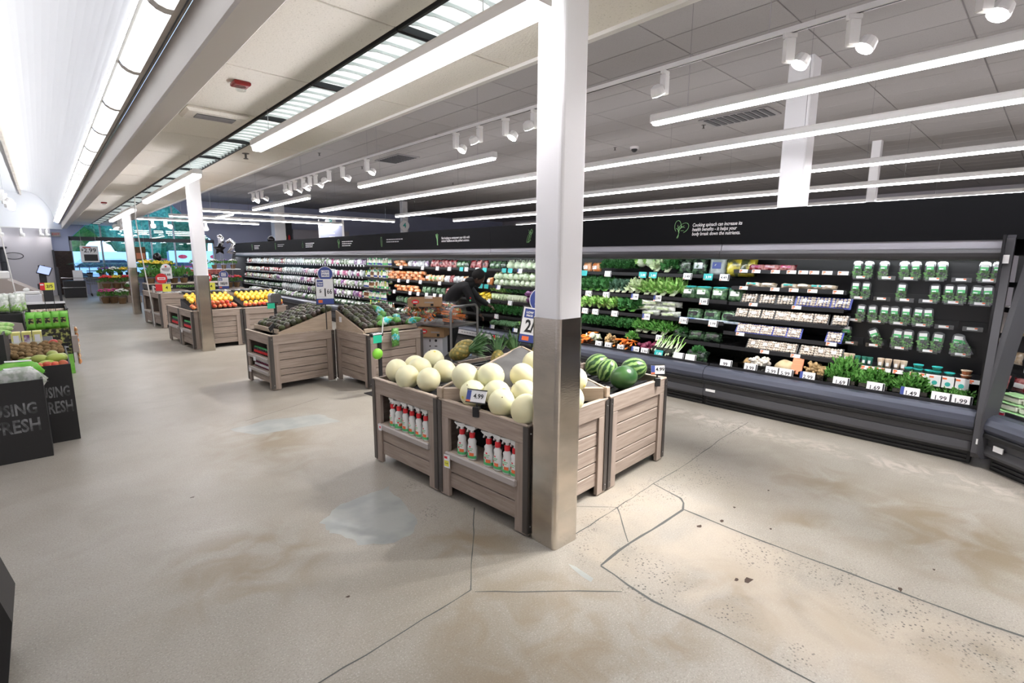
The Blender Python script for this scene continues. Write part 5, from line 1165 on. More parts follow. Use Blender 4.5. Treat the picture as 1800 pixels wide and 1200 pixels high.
def _herbs():
    q = random.Random(12)
    def clam(full=1.0):
        def mk():
            o = MB().prism([(-.034, 0), (.034, 0), (.036, .13), (.030, .148), (.012, .156), (-.012, .156), (-.030, .148), (-.036, .13)], -.014, .014).mesh('herb_pack', 'clear_shell')
            for v in o.vertices: v.co = (v.co.z, v.co.x, v.co.y)
            o = put('herb_pack', o)
            kid(leaves(90, .010, .026, .055*full, .022, .014, 3, 0, .2, -1).build('herbs', 'leaf_mid', o, loc=(0, 0, .062*full)))
            kid(MB().box(-.0158, -.0148, -.024, .024, .112, .138).build('label', 'paper', o)); kid(MB().box(-.0158, -.0148, -.024, .024, .086, .112).build('green_label', 'label_green', o)); kid(MB().box(-.0166, -.0158, -.008, .018, .089, .098).build('code_label', 'paper', o)); return o
        return Kind(mk)
    K1, K2 = clam(.85), clam(1.1)
    def basket():
        o = MB().box(.0, .10, -.055, .055, 0, .003).build('herb_basket', 'clear_shell')
        kid(MB().bbox(-.010, -.006, -.062, .062, -.006, .034, .004).build('front_panel', 'clear_shell', o)); kid(MB().box(-.013, -.010, -.03, .035, .006, .026).build('tag', 'paper', o)); kid(MB().box(-.014, -.013, -.03, -.012, .016, .025).build('red_field', 'tag_orange', o))
        kid(MB().box(.10, .108, -.08, .08, -.005, .06).build('bracket', 'black_plastic', o)); return o
    B = Kind(basket)
    rows = ['top', 'second', 'third', 'fourth']
    zs = {0: 1.35, 1: 1.165, 2: .96, 3: .745}
    spec = {0: [(1.232, 2, 1513), (1.04, 1, 1552), (0.884, 2, 1590), (0.713, 2, 1634), (0.544, 0, 1680), (0.384, 2, 1726)],
            1: [(1.232, 2, 1508), (1.057, 0, 1548), (0.892, 1, 1588), (0.736, 1, 1628), (0.572, 2, 1672), (0.411, 2, 1718)],
            2: [(1.25, 1, 1504), (1.074, 2, 1544), (0.916, 2, 1582), (0.759, 2, 1622), (0.609, 0, 1662), (0.432, 0, 1712)],
            3: [(1.259, 1, 1502), (1.074, 1, 1544), (0.884, 2, 1590), (0.69, 2, 1640), (0.48, 2, 1698)]}
    cn = ['first', 'second', 'third', 'fourth', 'fifth', 'last']
    for r, L in spec.items():
        for i, (y, n, _) in enumerate(L):
            z = zs[r]
            B.place((5.455, y, z), 'clear herb basket with price tag, %s in the %s herb row' % (cn[i] if i < len(L)-1 else 'rightmost', rows[r]), 'basket')
            for k in range(n):
                dy = .038 if n == 1 and (i+r) % 2 else -.038 if n == 1 else (.040 if k == 0 else -.040)
                tilt = -.45 if (r, i) == (3, 1) else (-.5 if (r, i, k) == (3, 4, 1) else q.uniform(-.08, .08))
                (K2 if r == 3 else K1).place((5.475+.006*k, y+dy, z+.005), '%sclear herb pack with green label in the %s basket of the %s herb row' % ('left ' if n == 2 and k == 0 else 'right ' if n == 2 else '', cn[i] if i < len(L)-1 else 'rightmost', rows[r]), 'herb pack', rot=(tilt, .10, 0), scale=1.12 if r == 3 else 1.0)
    # tubes and dip cups on the low herb shelf
    def cup(m, l):
        def mk():
            o = MB().lathe([(.020, 0), (.028, .06), (.028, .062)], 12).build('herb_cup', m, smooth=True); kid(MB().lathe([(.029, .062), (.029, .07)], 12).build('lid', l, o)); kid(MB().box(-.030, -.0275, -.012, .012, .02, .045).build('label', 'paper', o)); return o
        return Kind(mk)
    def tub(m, l):
        def mk():
            o = MB().lathe([(.028, 0), (.038, .028), (.038, .03)], 12).build('dip_tub', m, smooth=True); kid(MB().lathe([(.040, .03), (.040, .036), (.03, .038)], 12).build('lid', l, o)); return o
        return Kind(mk)
    c1, c2, t1, t2 = cup('cream_tub', 'cream_tub'), cup('green_tub', 'green_tub'), tub('green_tub', 'tag_teal'), tub('orange_pack', 'cream_tub')
    for i, (px, k) in enumerate(((1.243, c1), (1.199, c1), (1.155, c2), (1.103, c2), (1.061, c2))): k.place((5.31, px, .604 if i < 2 else .592), '%s small %s herb tube in the row above the parsley' % (cn[i], 'cream' if k is c1 else 'green'), 'tube', scale=(.8, .8, 1.1))
    for i, px in enumerate((0.978, 0.925, 0.865, 0.818)): c1.place((5.29, px, .592), '%s cream herb tube in the group of four' % cn[i], 'tube', scale=(.9, .9, 1.2))
    for i, (px, k, n) in enumerate(((0.787, t1, 1), (0.719, t1, 2), (0.644, t1, 1), (0.597, t1, 2), (0.516, t1, 1), (0.416, t2, 2))):
        for j in range(n): k.place((5.30, px, .592+j*.036), '%s %s dip tub%s from the left on the low herb shelf' % (cn[i], 'green' if k is t1 else 'orange', ' on top of another,' if j else ''), 'tub', scale=.9)
_herbs()

def _left_part():
    q = random.Random(21)
    sal = [bag('bag_salad', .15, .15, .07, 41, True), bag('bag_pale', .16, .15, .07, 42, True), bag('bag_purple', .15, .15, .07, 43), bag('bag_salad', .15, .16, .07, 44, False, 'paper', 'bag_white')]
    whi = [bag('bag_white', .13, .16, .06, 45, True), bag('bag_silver', .11, .17, .06, 46, True)]; pin = [bag('bag_pink', .14, .15, .07, 47), bag('bag_purple', .14, .15, .07, 48), bag('bag_white', .14, .15, .07, 49)]
    dar = [bag('bag_teal', .17, .13, .09, 50, True), bag('bag_dark', .18, .13, .09, 51, True), bag('bag_salad', .17, .13, .09, 52, True)]; tan = [bag('bag_tan', .17, .15, .08, 53, True), bag('bag_pale', .17, .14, .08, 54), bag('bag_red', .15, .14, .08, 55, True)]
    nm = ['top', 'second', 'third', 'fourth']
    for k, s in enumerate((s1, s2, s3, s4)):
        W = 'on the %s shelf' % nm[k]
        secs = [(10.925, 13.32, [sal+pin, pin+whi, sal+pin, sal+pin][k], 'bagged salad %s just left of the bottles' % W, .15), (13.32, 14.765, [sal, pin, pin, sal][k], 'colourful salad bag %s behind the 1.66 sign' % W, .15),
                (14.765, 16.255, whi, 'silver white salad pack %s in the far half' % W, .15), (16.255, 20.162, [tan+whi, tan, sal+tan, dar][k], 'mixed salad bag %s at the far end' % W, .20)]
        for a, b, K, l, st in secs: fill(K, s, a, b, st, l, 'bag', l, z0=0, depth=.06, lean=.12, seed=k*7+int(a*10))
        m = MB(); y = 10.925                                        # white tag strip along the shelf edge
    for k, s in enumerate((s1, s2, s3, s4)):
        y = 10.925
        while y < 20.0:
            TAGS.append((s[0]-.012, y, s[1]-.015, nm[k])); y += .155
    fill(dar, dk, 10.312, 12.598, .17, 'dark bagged salad heaped on the deck left of the bottles', 'bag', 'dark salads on the deck', z0=.03, depth=.10, lean=.6, rows=2); fill(dar+sal, dk, 12.598, 19.13, .21, 'bagged salad heaped on the deck at the far end', 'bag', 'salads on the far deck', z0=.03, depth=.10, lean=.6)
    # bottles
    def bot(m, cap, lb='cream_tub'):
        def mk():
            o = MB().lathe([(.024, 0), (.026, .006), (.026, .10), (.012, .135), (.012, .15)], 9).build('dressing_bottle', m, smooth=True); kid(MB().lathe([(.014, .148), (.014, .172)], 8).build('cap', cap, o)); kid(MB().lathe([(.0266, .03), (.0266, .07)], 9).build('label', lb, o)); return o
        return Kind(mk)
    mat('dress_cream', (.62, .55, .42), .3); mat('dress_brown', (.20, .08, .03), .25); mat('dress_green', (.35, .45, .12), .3)
    bs = [bot('dress_cream', 'spray_white', 'label_green'), bot('dress_brown', 'spray_white'), bot('dress_green', 'tag_yellow', 'paper'), bot('tofu_white', 'label_green', 'tag_blue')]
    for k, s in enumerate((s1, s2, s3, s4)):
        for half in (0, 1):
            if half and k == 0: continue
            fill([bs[0], bs[3]] if k == 0 else bs, s, 9.727, 10.841, .082, 'dressing bottle in the %s row of the %s bottle shelf' % (['lower', 'upper'][half], nm[k]), 'bottle', 'bottles, %s row of the %s shelf' % (['lower', 'upper'][half], nm[k]), z0=.125*half, depth=.04+.10*half, jit=.002, seed=k*3+half)
    fill(bs, dk, 9.122, 10.178, .085, 'dark dressing bottle on the deck below the bottle shelves', 'bottle', 'bottles on the deck', z0=.05, depth=.08, jit=.002)
    for k, z in enumerate((1.20, .96, .73)): pass
    # carrots, peppers, cabbages around the person
    cb = [bag('bag_carrot', .20, .07, .12, 61), bag('bag_carrot', .19, .075, .12, 62)]; mx = [bag('bag_orange', .16, .14, .08, 63, True), bag('bag_orange', .16, .13, .08, 64, True, 'label_green')]; rd = [bag('bag_red', .15, .15, .08, 65, True, 'black_plastic'), bag('bag_red', .15, .15, .08, 66)]
    wp = [bag('bag_purple', .15, .13, .08, 67), bag('bag_white', .15, .13, .08, 68, True)]; dkb = [bag('bag_dark', .15, .14, .08, 69), bag('bag_teal', .15, .14, .08, 70)]
    def F(K, s, a, b, st, l, cat='bag', **kw): kw.setdefault('depth', .08); kw.setdefault('lean', .2); fill(K, s, a, b, st, l, cat, l, **kw)
    F(cb, s1, 9.126, 9.631, .22, 'orange carrot bag on the top shelf right of the bottles', layers=2, dz=.06); F(wp, s1, 8.37, 9.126, .15, 'white and purple bag on the top shelf right of the bottles'); F(rd, s1, 7.462, 8.291, .14, 'dark red bag on the top shelf left of the person'); F(dkb, s1, 7.109, 7.462, .14, 'dark green bag on the top shelf above the person'); F(rd, s1, 6.578, 7.076, .15, 'red pepper bag on the top shelf above the person'); F(dkb, s1, 6.119, 6.548, .14, 'dark greens bag on the top shelf above the cabbages')
    F(cb, s2, 8.425, 9.803, .23, 'orange bag of carrots stacked on the second shelf', layers=3, dz=.058); F(mx, s2, 7.809, 8.425, .16, 'orange and white vegetable bag on the second shelf'); F([mx[0], wp[1], rd[1]], s2, 7.081, 7.772, .14, 'small mixed vegetable bag on the second shelf behind the person'); F(mx, s2, 6.373, 6.579, .14, 'small yellow bag right of the person on the second shelf')
    F(cb, s3, 8.52, 9.442, .22, 'orange carrot bag lying on the third shelf', layers=2, dz=.06); F(dkb, s3, 8.006, 8.479, .14, 'dark pack on the third shelf above the cardboard box'); F([rd[1], dkb[1], bag('bag_red', .13, .12, .08, 72)], s3, 7.529, 8.006, .14, 'red and green pepper pack on the third shelf beside the person')
    F(dar+dkb, s4, 8.534, 9.417, .16, 'bagged salad on the fourth shelf above the carrot bags', lean=.4); F(dar, dk, 8.223, 9.076, .18, 'bagged salad on the deck behind the stock cart', lean=.5, z0=.03)
    def ball_kind(m, r, lm): 
        def mk():
            o = MB().ball((0, 0, r*.95), (r, r, r*.95), 14, 9, fn=lambda p: 1+.03*math.sin(p[0]*9+p[1]*7)).build('cabbage', m, smooth=True); kid(leaves(20, r*.9, r*.9, r*.9, r*.8, r*.9, 4, .3, .1).build('outer_leaves', lm, o, loc=(0, 0, r*.9))); return o
        return Kind(mk)
    cab, red, cau = ball_kind('cabbage', .062, 'leaf_pale'), ball_kind('cabbage_red', .06, 'cabbage_red'), ball_kind('cabbage', .072, 'cabbage')
    F(cau, s1, 5.325, 6.064, .15, 'wrapped pale head on the top shelf left of the big column', 'cabbage', lean=0); F(cab, s2, 5.248, 6.315, .125, 'green cabbage in the double row on the second shelf', 'cabbage', lean=0, layers=2, dz=.105, rows=1)
    F(red, s3, 5.194, 5.509, .12, 'red cabbage on the third shelf beside the big column', 'cabbage', lean=0, layers=2, dz=.09)
    sq = one(lambda: MB().tube([(-.09, 0, .02), (-.04, 0, .025), (.03, .006, .03), (.07, .012, .036), (.085, .014, .038)], [.016, .024, .019, .010, .007], 8), 'yellow_squash', 'squash', True)
    for i in range(22): sq.place((5.42+q.uniform(-.02, .06), 6.372+q.random()*(6.891-6.372), .84+.022*(i//6)), 'yellow squash on the third shelf by the person', 'squash', 'yellow squash pile', rot=(0, -.15, q.uniform(-.6, .6)))
    def bok(lm, rib):
        def mk():
            m = MB()
            for k in range(7):
                a = (k-3)*.016; m.tube([(0, a*.5, 0), (-.02+.006*(k % 3), a, .05), (-.012, a*1.4, .11)], [.012, .016, .009], 6)
            o = m.build('bok_choy', rib, smooth=True); kid(leaves(34, .05, .05, .05, .07, .05, 5, .8).build('leaves', lm, o, loc=(0, 0, .14))); return o
        return Kind(mk)
    F(bok('leaf_bright', 'leaf_pale'), s3, 5.978, 6.343, .10, 'pale green napa lettuce standing on the third shelf', 'lettuce', lean=.2, depth=.07); F(bok('leaf_dark', 'rib_white'), s3, 5.509, 5.951, .085, 'bok choy with white stalks standing on the third shelf', 'bok choy', lean=.2, depth=.07)
    kale = one(lambda: leaves(240, .10, .08, .08, .045, .032, 31, .5), 'kale_bunch', 'leaf_dark'); F(kale, s4, 5.405, 6.491, .14, 'dark kale bunch on the fourth shelf left of the big column', 'kale', lean=0, z0=.08)
    def broc():
        m = MB(); qq = random.Random(3); m.cyl((0, 0, 0), (0, 0, .07), .022, .03, 8, 1)
        for i in range(14): a = i*2.4; r = .045*math.sqrt(i/14); m.ball((r*math.cos(a), r*math.sin(a), .095-.3*r+qq.uniform(-.005, .005)), .024, 8, 6, 0)
        return m
    bk = one(broc, 'broccoli', ['broccoli', 'leaf_pale'], True); F(bk, dk, 5.442, 5.993, .085, 'broccoli head in the deck box left of the 2 for 5 sign', 'broccoli', lean=-.3, layers=2, dz=.06, rows=2, depth=.06)
    F(bok('leaf_bright', 'leaf_pale'), dk, 4.966, 5.417, .11, 'pale green lettuce on the deck beside the 2 for 5 sign', 'lettuce', lean=.2, depth=.08); 
    for a, b in ((5.442, 6.021), (4.943, 5.417)):
        t = thing('display_box', 'smoked deck box of %s left of the big column' % ('broccoli' if a > 5.151 else 'lettuce'), 'display box', (5.075, (a+b)/2, .378)); w = abs(a-b)-.02; MB().box(.0, .004, -w/2, w/2, 0, .12).build('front_panel', 'smoke', t)
        for y in (-w/2, w/2): MB().box(0, .28, y-.002, y+.002, 0, .12).build('side_panel', 'smoke', t)
    t = thing('shelf_banner', 'white printed strip with small vegetable pictures along the bumper behind the cart', 'banner', (4.908, 6.827, .335)); n = 6.827-5.581
    MB().box(-.002, .002, -n, 0, -.035, .035).build('strip', 'paper', t)
    for y in (-.12, -n+.12):
        MB().lathe([(.03, 0), (.03, .002)], 8, M=Matrix.Translation((-.003, y, .012)) @ Matrix.Rotation(-PI/2, 4, 'Y')).build('picture', 'tag_red', t); MB().lathe([(.025, 0), (.025, .003)], 8, M=Matrix.Translation((-.003, y-.04, -.008)) @ Matrix.Rotation(-PI/2, 4, 'Y')).build('picture', 'tag_yellow', t); MB().lathe([(.02, 0), (.02, .003)], 8, M=Matrix.Translation((-.003, y+.045, -.005)) @ Matrix.Rotation(-PI/2, 4, 'Y')).build('picture', 'label_green', t)
    m = MB(); y = -.3
    while y > -n+.35: m.box(-.004, -.002, y-.05, y, -.006, .010); y -= .07
    m.build('lettering', 'dim_white', t)
TAGS = []
_left_part()

# ------------------------------------------------------------------ price tags on the case
def _tags():
    def ptag(X, Y, z, label, s='', kind='white', w=.105, h=.072, group=None, tilt=-.2):
        t = thing('price_tag', label, 'price tag', (X, Y, z), -PI/2, group); t.rotation_euler = (tilt, 0, -PI/2)
        MB().box(-w/2, w/2, -.0015, .0015, -h/2, h/2).build('card', 'tag_teal' if kind == 'teal' else 'paper', t)
        if kind == 'blue': MB().box(-w/2, -w/2+.024, -.0022, -.0015, -h/2+.016, h/2).build('blue_field', 'tag_blue', t)
        if kind == 'white': MB().box(w/2-.014, w/2-.002, -.0022, -.0015, -h/2+.004, h/2-.004).build('dark_field', 'ink', t)
        if kind == 'red': MB().box(-w/2+.004, -w/2+.03, -.0022, -.0015, -.002, h/2-.004).build('red_field', 'tag_orange', t)
        MB().box(-w/2+.004, -w/2+.022, -.0022, -.0015, -h/2+.003, -h/2+.012).build('orange_field', 'tag_orange', t)
        if s: text(s, h*.55, 'white_ink' if kind == 'teal' else 'ink', t, (.006 if kind != 'white' else -.006, -.003, -.004), bold=.0006)
        return t
    N = {'s1': 'top', 's2': 'second', 's3': 'third', 's4': 'fourth', 'd': 'deck'}
    XZ = {'s1': (5.435, 1.325), 's2': (5.385, 1.055), 's3': (5.335, .825), 's4': (5.285, .595), 'd': (5.055, .46)}
    L = [('s1', 4.433, '', 'teal', 'over the carrot bags'), ('s1', 4.033, '', 'white', 'under the dark curly greens'), ('s1', 3.509, '2.88', 'teal', 'under the pale lettuce, left one'), ('s1', 3.365, '2.88', 'teal', 'under the pale lettuce, right one'), ('s1', 2.913, '3.49', 'white', 'under the black topped bags'), ('s1', 2.668, '3.99', 'teal', 'under the silver bag'), ('s1', 2.482, '4.49', 'white', 'under the yellow bag'),
         ('s2', 4.304, '3.99', 'white', 'left of the kale'), ('s2', 4.011, '3.99', 'white', 'under the blue green kale'), ('s2', 3.576, '3.99', 'blue', 'under the pale lettuce'), ('s2', 3.256, '3.99', 'blue', 'under the romaine'), ('s2', 2.67, '3.49', 'white', 'under the teal topped bags'),
         ('s3', 4.314, '3.99', 'white', 'first from the column'), ('s3', 4.14, '3.99', 'white', 'second from the column'), ('s3', 3.829, '3.99', 'white', 'under the spinach'), ('s3', 3.369, '3.99', 'blue', 'under the celery hearts'), ('s3', 2.875, '2.99', 'white', 'left of the blue strip'), ('s3', 2.524, '3.99', 'white', 'in the middle of the blue strip'),
         ('s4', 3.138, '2.99', 'white', 'hanging by the endive'),
         ('d', 3.856, '2.99', 'white', 'on the fennel box'), ('d', 3.706, '4.49', 'white', 'on the ginger box'), ('d', 3.52, '2.49', 'white', 'on the carrot box'), ('d', 3.318, '2.99', 'blue', 'on the beet box, left one'), ('d', 3.186, '3.99', 'white', 'on the beet box, right one'), ('d', 3.006, '1.88', 'teal', 'on the green onion box'),
         ('d', 2.758, '', 'white', 'below the lone dark bag, left one'), ('d', 2.616, '', 'white', 'below the lone dark bag, right one'), ('d', 2.227, '99', 'white', 'on the empty box'), ('d', 1.98, '3.99', 'white', 'on the mushroom box'), ('d', 1.775, '2.99', 'white', 'under the jicama, left one'), ('d', 1.652, '5.99', 'white', 'under the jicama, right one'), ('d', 1.47, '2.99', 'blue', 'on the right ginger box'), ('d', 1.201, '1.69', 'white', 'before the large parsley'), ('d', 0.949, '1.69', 'white', 'before the cilantro'), ('d', 0.717, '1.49', 'blue', 'before the leafy herb bunch'), ('d', 0.52, '1.99', 'white', 'at the herb end, left of the pair'), ('d', 0.401, '1.99', 'white', 'at the herb end, right of the pair'),
         ('s1', 9.26, '', 'white', 'below the carrot bags near the bottles'), ('s1', 8.45, '', 'white', 'below the white and purple bags'), ('s1', 7.946, '', 'white', 'below the red bags'), ('s1', 7.566, '', 'white', 'right of the red bags'), ('s1', 7.208, '', 'teal', 'above the person, first teal'), ('s1', 7.06, '', 'white', 'above the person, white one'), ('s1', 6.76, '', 'white', 'right above the head of the person'), ('s1', 6.563, '', 'teal', 'right above the head, teal'), ('s1', 6.078, '', 'teal', 'under the wrapped heads, left teal'), ('s1', 5.929, '', 'teal', 'under the wrapped heads, right teal'), ('s1', 5.708, '', 'blue', 'under the wrapped heads, near the column'),
         ('s2', 9.283, '', 'white', 'under the carrot stacks, left'), ('s2', 8.927, '', 'white', 'under the carrot stacks, right'), ('s2', 8.465, '', 'white', 'under the orange and white bags'), ('s2', 7.809, '', 'white', 'behind the back of the person'), ('s2', 6.609, '', 'teal', 'right of the head, left teal'), ('s2', 6.46, '', 'teal', 'right of the head, right teal'), ('s2', 6.159, '', 'blue', 'under the cabbages'),
         ('s3', 9.395, '', 'white', 'near the bottles'), ('s3', 8.771, '', 'white', 'above the cardboard box, first'), ('s3', 8.479, '', 'white', 'above the cardboard box, second'), ('s3', 8.179, '', 'white', 'above the cardboard box, third'), ('s3', 7.911, '', 'white', 'above the cardboard box, fourth'), ('s3', 7.708, '', 'white', 'above the cardboard box, last'), ('s3', 6.343, '', 'white', 'right of the yellow squash'), ('s3', 5.817, '', 'white', 'under the bok choy'),
         ('s4', 6.086, '', 'white', 'under the kale left of the column'), ('d', 5.925, '', 'blue', 'on the broccoli box'), ('d', 5.404, '', 'blue', 'on the lettuce box')]
    for s, Y, tx, kd, w in L:
        X, z = XZ[s]; small = not tx and Y > 5
        ptag(X, Y, z, '%s tag%s on the %s %s' % ({'white': 'white', 'teal': 'teal', 'blue': 'blue edged'}[kd], ' reading '+tx if tx else '', N[s]+(' shelf' if s != 'd' else ''), w), tx, kd, *( (.125, .085) if s == 'd' and Y < 3 else (.105, .072)))
    for i, (X, z) in enumerate(M6):
        for j, px in enumerate([[2.284, 2.155, 1.966, 1.816, 1.709, 1.614, 1.503, 1.373], [2.257, 1.945, 1.77, 1.604, 1.389], [2.133, 1.72], [], [2.209, 1.37], [1.932, 1.647]][i]):
            ptag(X-.012, px, z-.012, 'small white and red tag on the %s mushroom shelf' % ['top', 'second', 'third', 'fourth', 'fifth', 'lowest'][i], '', 'red', .085, .034, 'red tags on mushroom shelf %s' % ['top', 'second', 'third', 'fourth', 'fifth', 'lowest'][i])
    for px in (1.073, 1.019, 0.973, 0.925, 0.841, 0.726, 0.659, 0.586, 0.516, 0.44, 0.356): ptag(5.235, px, .585, 'small white and red tag along the low herb shelf', '', 'red', .07, .034, 'tags on the low herb shelf')
    for i, px in enumerate((0.594, 0.512, 0.43)):
        t = thing('price_tag', ['left', 'middle', 'right'][i]+' tall white tag with round green mark under the dip tubs', 'price tag', (5.228, px, .565), -PI/2)
        MB().box(-.045, .045, -.0015, .0015, -.055, .035).build('card', 'paper', t); MB().lathe([(.018, 0), (.018, .001)], 12, M=Matrix.Translation((0, -.002, -.025)) @ Matrix.Rotation(PI/2, 4, 'X')).build('green_mark', 'label_teal', t); MB().box(-.035, -.008, -.0022, -.0015, .012, .026).build('red_field', 'tag_orange', t)
    me = MB().box(-.0015, .0015, -.022, .022, -.022, .022).mesh('tag', 'paper')
    for X, Y, z, n in TAGS: tag(put('price_tag', me, None, (X, Y, z)), 'tiny white price tag along the %s shelf of bagged salads at the far part' % n, 'price tag', 'tiny tags on the %s far shelf' % n)
_tags()

# products in the angled case
def _angled():
    q = random.Random(30); c, s = math.cos(R(-42)), math.sin(R(-42))
    def W(x, y, z): return (4.93+x*c-y*s, .225+x*s+y*c, z)
    tf = one(lambda: MB().lathe([(.055, 0), (.062, .045), (.062, .048)], 14, 0), 'tofu_tub', 'tofu_white', True)
    def mk():
        o = MB().bbox(-.055, .055, -.075, .075, 0, .05, .012).build('food_tub', 'tofu_white'); kid(MB().bbox(-.06, .06, -.08, .08, .05, .057, .01).build('lid', 'lid_lime', o)); return o
    K = Kind(mk)
    for i in range(3):
        for j in range(3): K.place(W(.17+.02*j, .03-.17*i, .385+.058*j), 'white food tub with lime lid, %s layer of the %s stack in the angled case' % (['bottom', 'middle', 'top'][j], ['left', 'middle', 'right'][i]), 'tub', rz=R(-42)+q.uniform(-.1, .1))
    for i in range(4):
        t = tag(MB().bbox(-.03, .03, -.045, .045, 0, .05, .003).build('small_box', 'box_red', None, False, W(.135, .06-.12*i, .377), R(-42)), '%s small dark red box at the bottom front of the angled case' % ['first', 'second', 'third', 'fourth'][i], 'box')
        MB().box(-.031, .031, -.046, .046, .05, .053).build('lid', 'paper', t)
    rows = [(.50, 1.35, 'bag_pale', 'pale pack'), (.45, 1.14, 'bag_red', 'red meat substitute pack'), (.41, .94, 'bag_orange', 'orange and yellow pack'), (.35, .73, 'bag_tan', 'brown pack'), (.27, .55, 'bag_red', 'dark red pack')]
    for k, (x, z, m, l) in enumerate(rows):
        b = bag(m, .16, .11, .05, 80+k, True)
        for i in range(5): b.place(W(x+.07, .32-.18*i, z-.012), '%s on the %s shelf of the angled case' % (l, ['top', 'second', 'third', 'fourth', 'lowest'][k]), 'pack', '%s row in the angled case' % l, rot=(0, .15, R(-42)+q.uniform(-.1, .1)))
        for i in range(3):
            t = thing('price_tag', 'small white and red tag on the %s shelf of the angled case' % ['top', 'second', 'third', 'fourth', 'lowest'][k], 'price tag', W(x-.012, .30-.2*i, z-.014), R(-132), 'tags on the %s shelf of the angled case' % ['top', 'second', 'third', 'fourth', 'lowest'][k])
            MB().box(-.04, .04, -.001, .001, -.018, .018).build('card', 'paper', t); MB().box(-.036, -.01, -.002, -.001, -.004, .014).build('red_field', 'tag_orange', t)
_angled()
# ------------------------------------------------------------------ price signs on stands
def _signs():
    def sign(loc, rz, w, h, label, price, sup, zb, pole_from, circle=True, size=.1, roll=0, pre=None, prex=0):
        t = thing('price_sign', label, 'price sign', loc, rz)
        if roll: t.rotation_euler = (0, roll, rz)
        MB().cyl((0, .006, pole_from), (0, .006, zb+.03), .006, n=6).build('pole', 'black_plastic', t)
        MB().bbox(-w/2-.008, w/2+.008, -.004, .004, zb-.008, zb+h+.008, .006).build('frame', 'black_plastic', t)
        MB().box(-w/2, w/2, -.0055, -.004, zb, zb+h).build('sheet', 'paper', t)
        MB().box(-w/2, w/2, -.007, -.0055, zb, zb+h*.22).build('blue_field', 'tag_blue', t)
        MB().box(-w/2+.02, -w/2+.02+w*.24, -.008, -.007, zb+h*.05, zb+h*.17).build('orange_field', 'tag_orange', t)
        l = MB().box(-w/2+.012, -w/2+.012+w*.36, -.0065, -.0055, zb+h*.70, zb+h*.96).build('logo_field', 'tag_blue', t)
        text('LOW', h*.085, 'white_ink', t, (-w/2+.012+w*.18, -.0072, zb+h*.855), bold=.0012); text('PRICE', h*.07, 'white_ink', t, (-w/2+.012+w*.18, -.0072, zb+h*.765), bold=.001)
        text(price, size, 'ink', t, (w*.02, -.0065, zb+h*.45), bold=.004, sx=.7)
        if sup: text(sup, size*.62, 'ink', t, (w*.27, -.0065, zb+h*.49), bold=.0012, sx=.75)
        if pre: text(pre, size*.4, 'ink', t, (prex, -.0065, zb+h*.52), bold=.0008)
        MB().box(-w*.42, w*.1, -.0065, -.0055, zb+h*.285, zb+h*.295).build('fine_print', 'dim_white', t)
        if circle:
            r = w*.42; M = Matrix.Translation((w*(.08), -.003, zb+h+r*.75)) @ Matrix.Rotation(PI/2, 4, 'X')
            MB().lathe([(r*1.06, -.001), (r*1.06, .001)], 28, M=M).build('badge_rim', 'paper', t); c = MB().lathe([(r, .001), (r, .002)], 28, M=M).build('badge', 'tag_blue', t)
            MB().box(w*.08-r*.55, w*.08+r*.55, -.0065, -.0052, zb+h+r*.30, zb+h+r*1.25).build('badge_field', 'paper', t)
            text('LOW', r*.42, 'tag_blue', t, (w*.08, -.0075, zb+h+r*.98), bold=.001); text('PRICE', r*.36, 'tag_blue', t, (w*.08, -.0075, zb+h+r*.55), bold=.001)
        return t
    sign((2.675, 2.665, .885), R(-40), .215, .265, 'large low price sign reading 2 for 5 beside the big column', '2/$5', '', .0, -.262, True, .13, R(9))
    sign((2.46, 5.975, .655), R(-24), .195, .30, 'low price sign reading 1.66 standing over the avocado bins', '1', '66', .31, 0, True, .13, 0, '$', -.05)
    sign((3.02, 13.05, .752), R(-15), .21, .25, 'low price sign reading 10 for 10 above the yellow fruit', '10/$10', '', .05, 0, True, .075)
    def red(loc, rz, label):
        t = thing('price_sign', label, 'price sign', loc, rz)
        MB().cyl((0, .004, -.02), (0, .004, .15), .005, n=6).build('pole', 'black_plastic', t)
        M = Matrix.Translation((0, 0, .32)) @ Matrix.Rotation(PI/2, 4, 'X'); MB().lathe([(.105, -.002), (.105, .002)], 24, M=M).build('disc', 'tag_red', t)
        MB().box(-.07, .07, -.004, -.002, .29, .345).build('ribbon', 'paper', t); MB().box(-.05, .05, -.005, -.004, .31, .325).build('ribbon_print', 'tag_red', t)
        MB().box(-.12, .0, -.001, .001, .06, .20).build('red_card', 'tag_red', t); MB().box(0, .15, -.001, .001, .04, .20).build('yellow_card', 'tag_yellow', t); text('4', .09, 'ink', t, (.075, -.003, .12), bold=.001)
    red((1.83, 12.945, .742), R(-9), 'round red sign with yellow price card on the first tall bin'); red((2.68, 13.0, .742), R(-12), 'round red sign with yellow price card on the second tall bin')
    t = thing('price_sign', 'red and yellow price card reading 2/5 on a thin stand by the kiosk', 'price sign', (.02, 9.5, .0), 0)
    for x in (-.045, .05): MB().cyl((x, 0, .62), (x, 0, 1.07), .004, n=5).build('pole', 'black_plastic', t)
    MB().box(-.075, -.025, -.003, .0, 1.055, 1.155).build('red_card', 'tag_red', t); MB().box(-.025, .075, -.003, .0, 1.055, 1.155).build('yellow_card', 'tag_yellow', t); text('2/5', .055, 'ink', t, (.025, -.005, 1.105), bold=.001)
    MB().box(-.07, -.035, -.0045, -.003, 1.12, 1.14).build('card_print', 'paper', t)
    t = thing('price_sign', 'white rounded sign reading 10.88 on the black pistachio table', 'price sign', (2.31, 15.52, .84), R(-9))
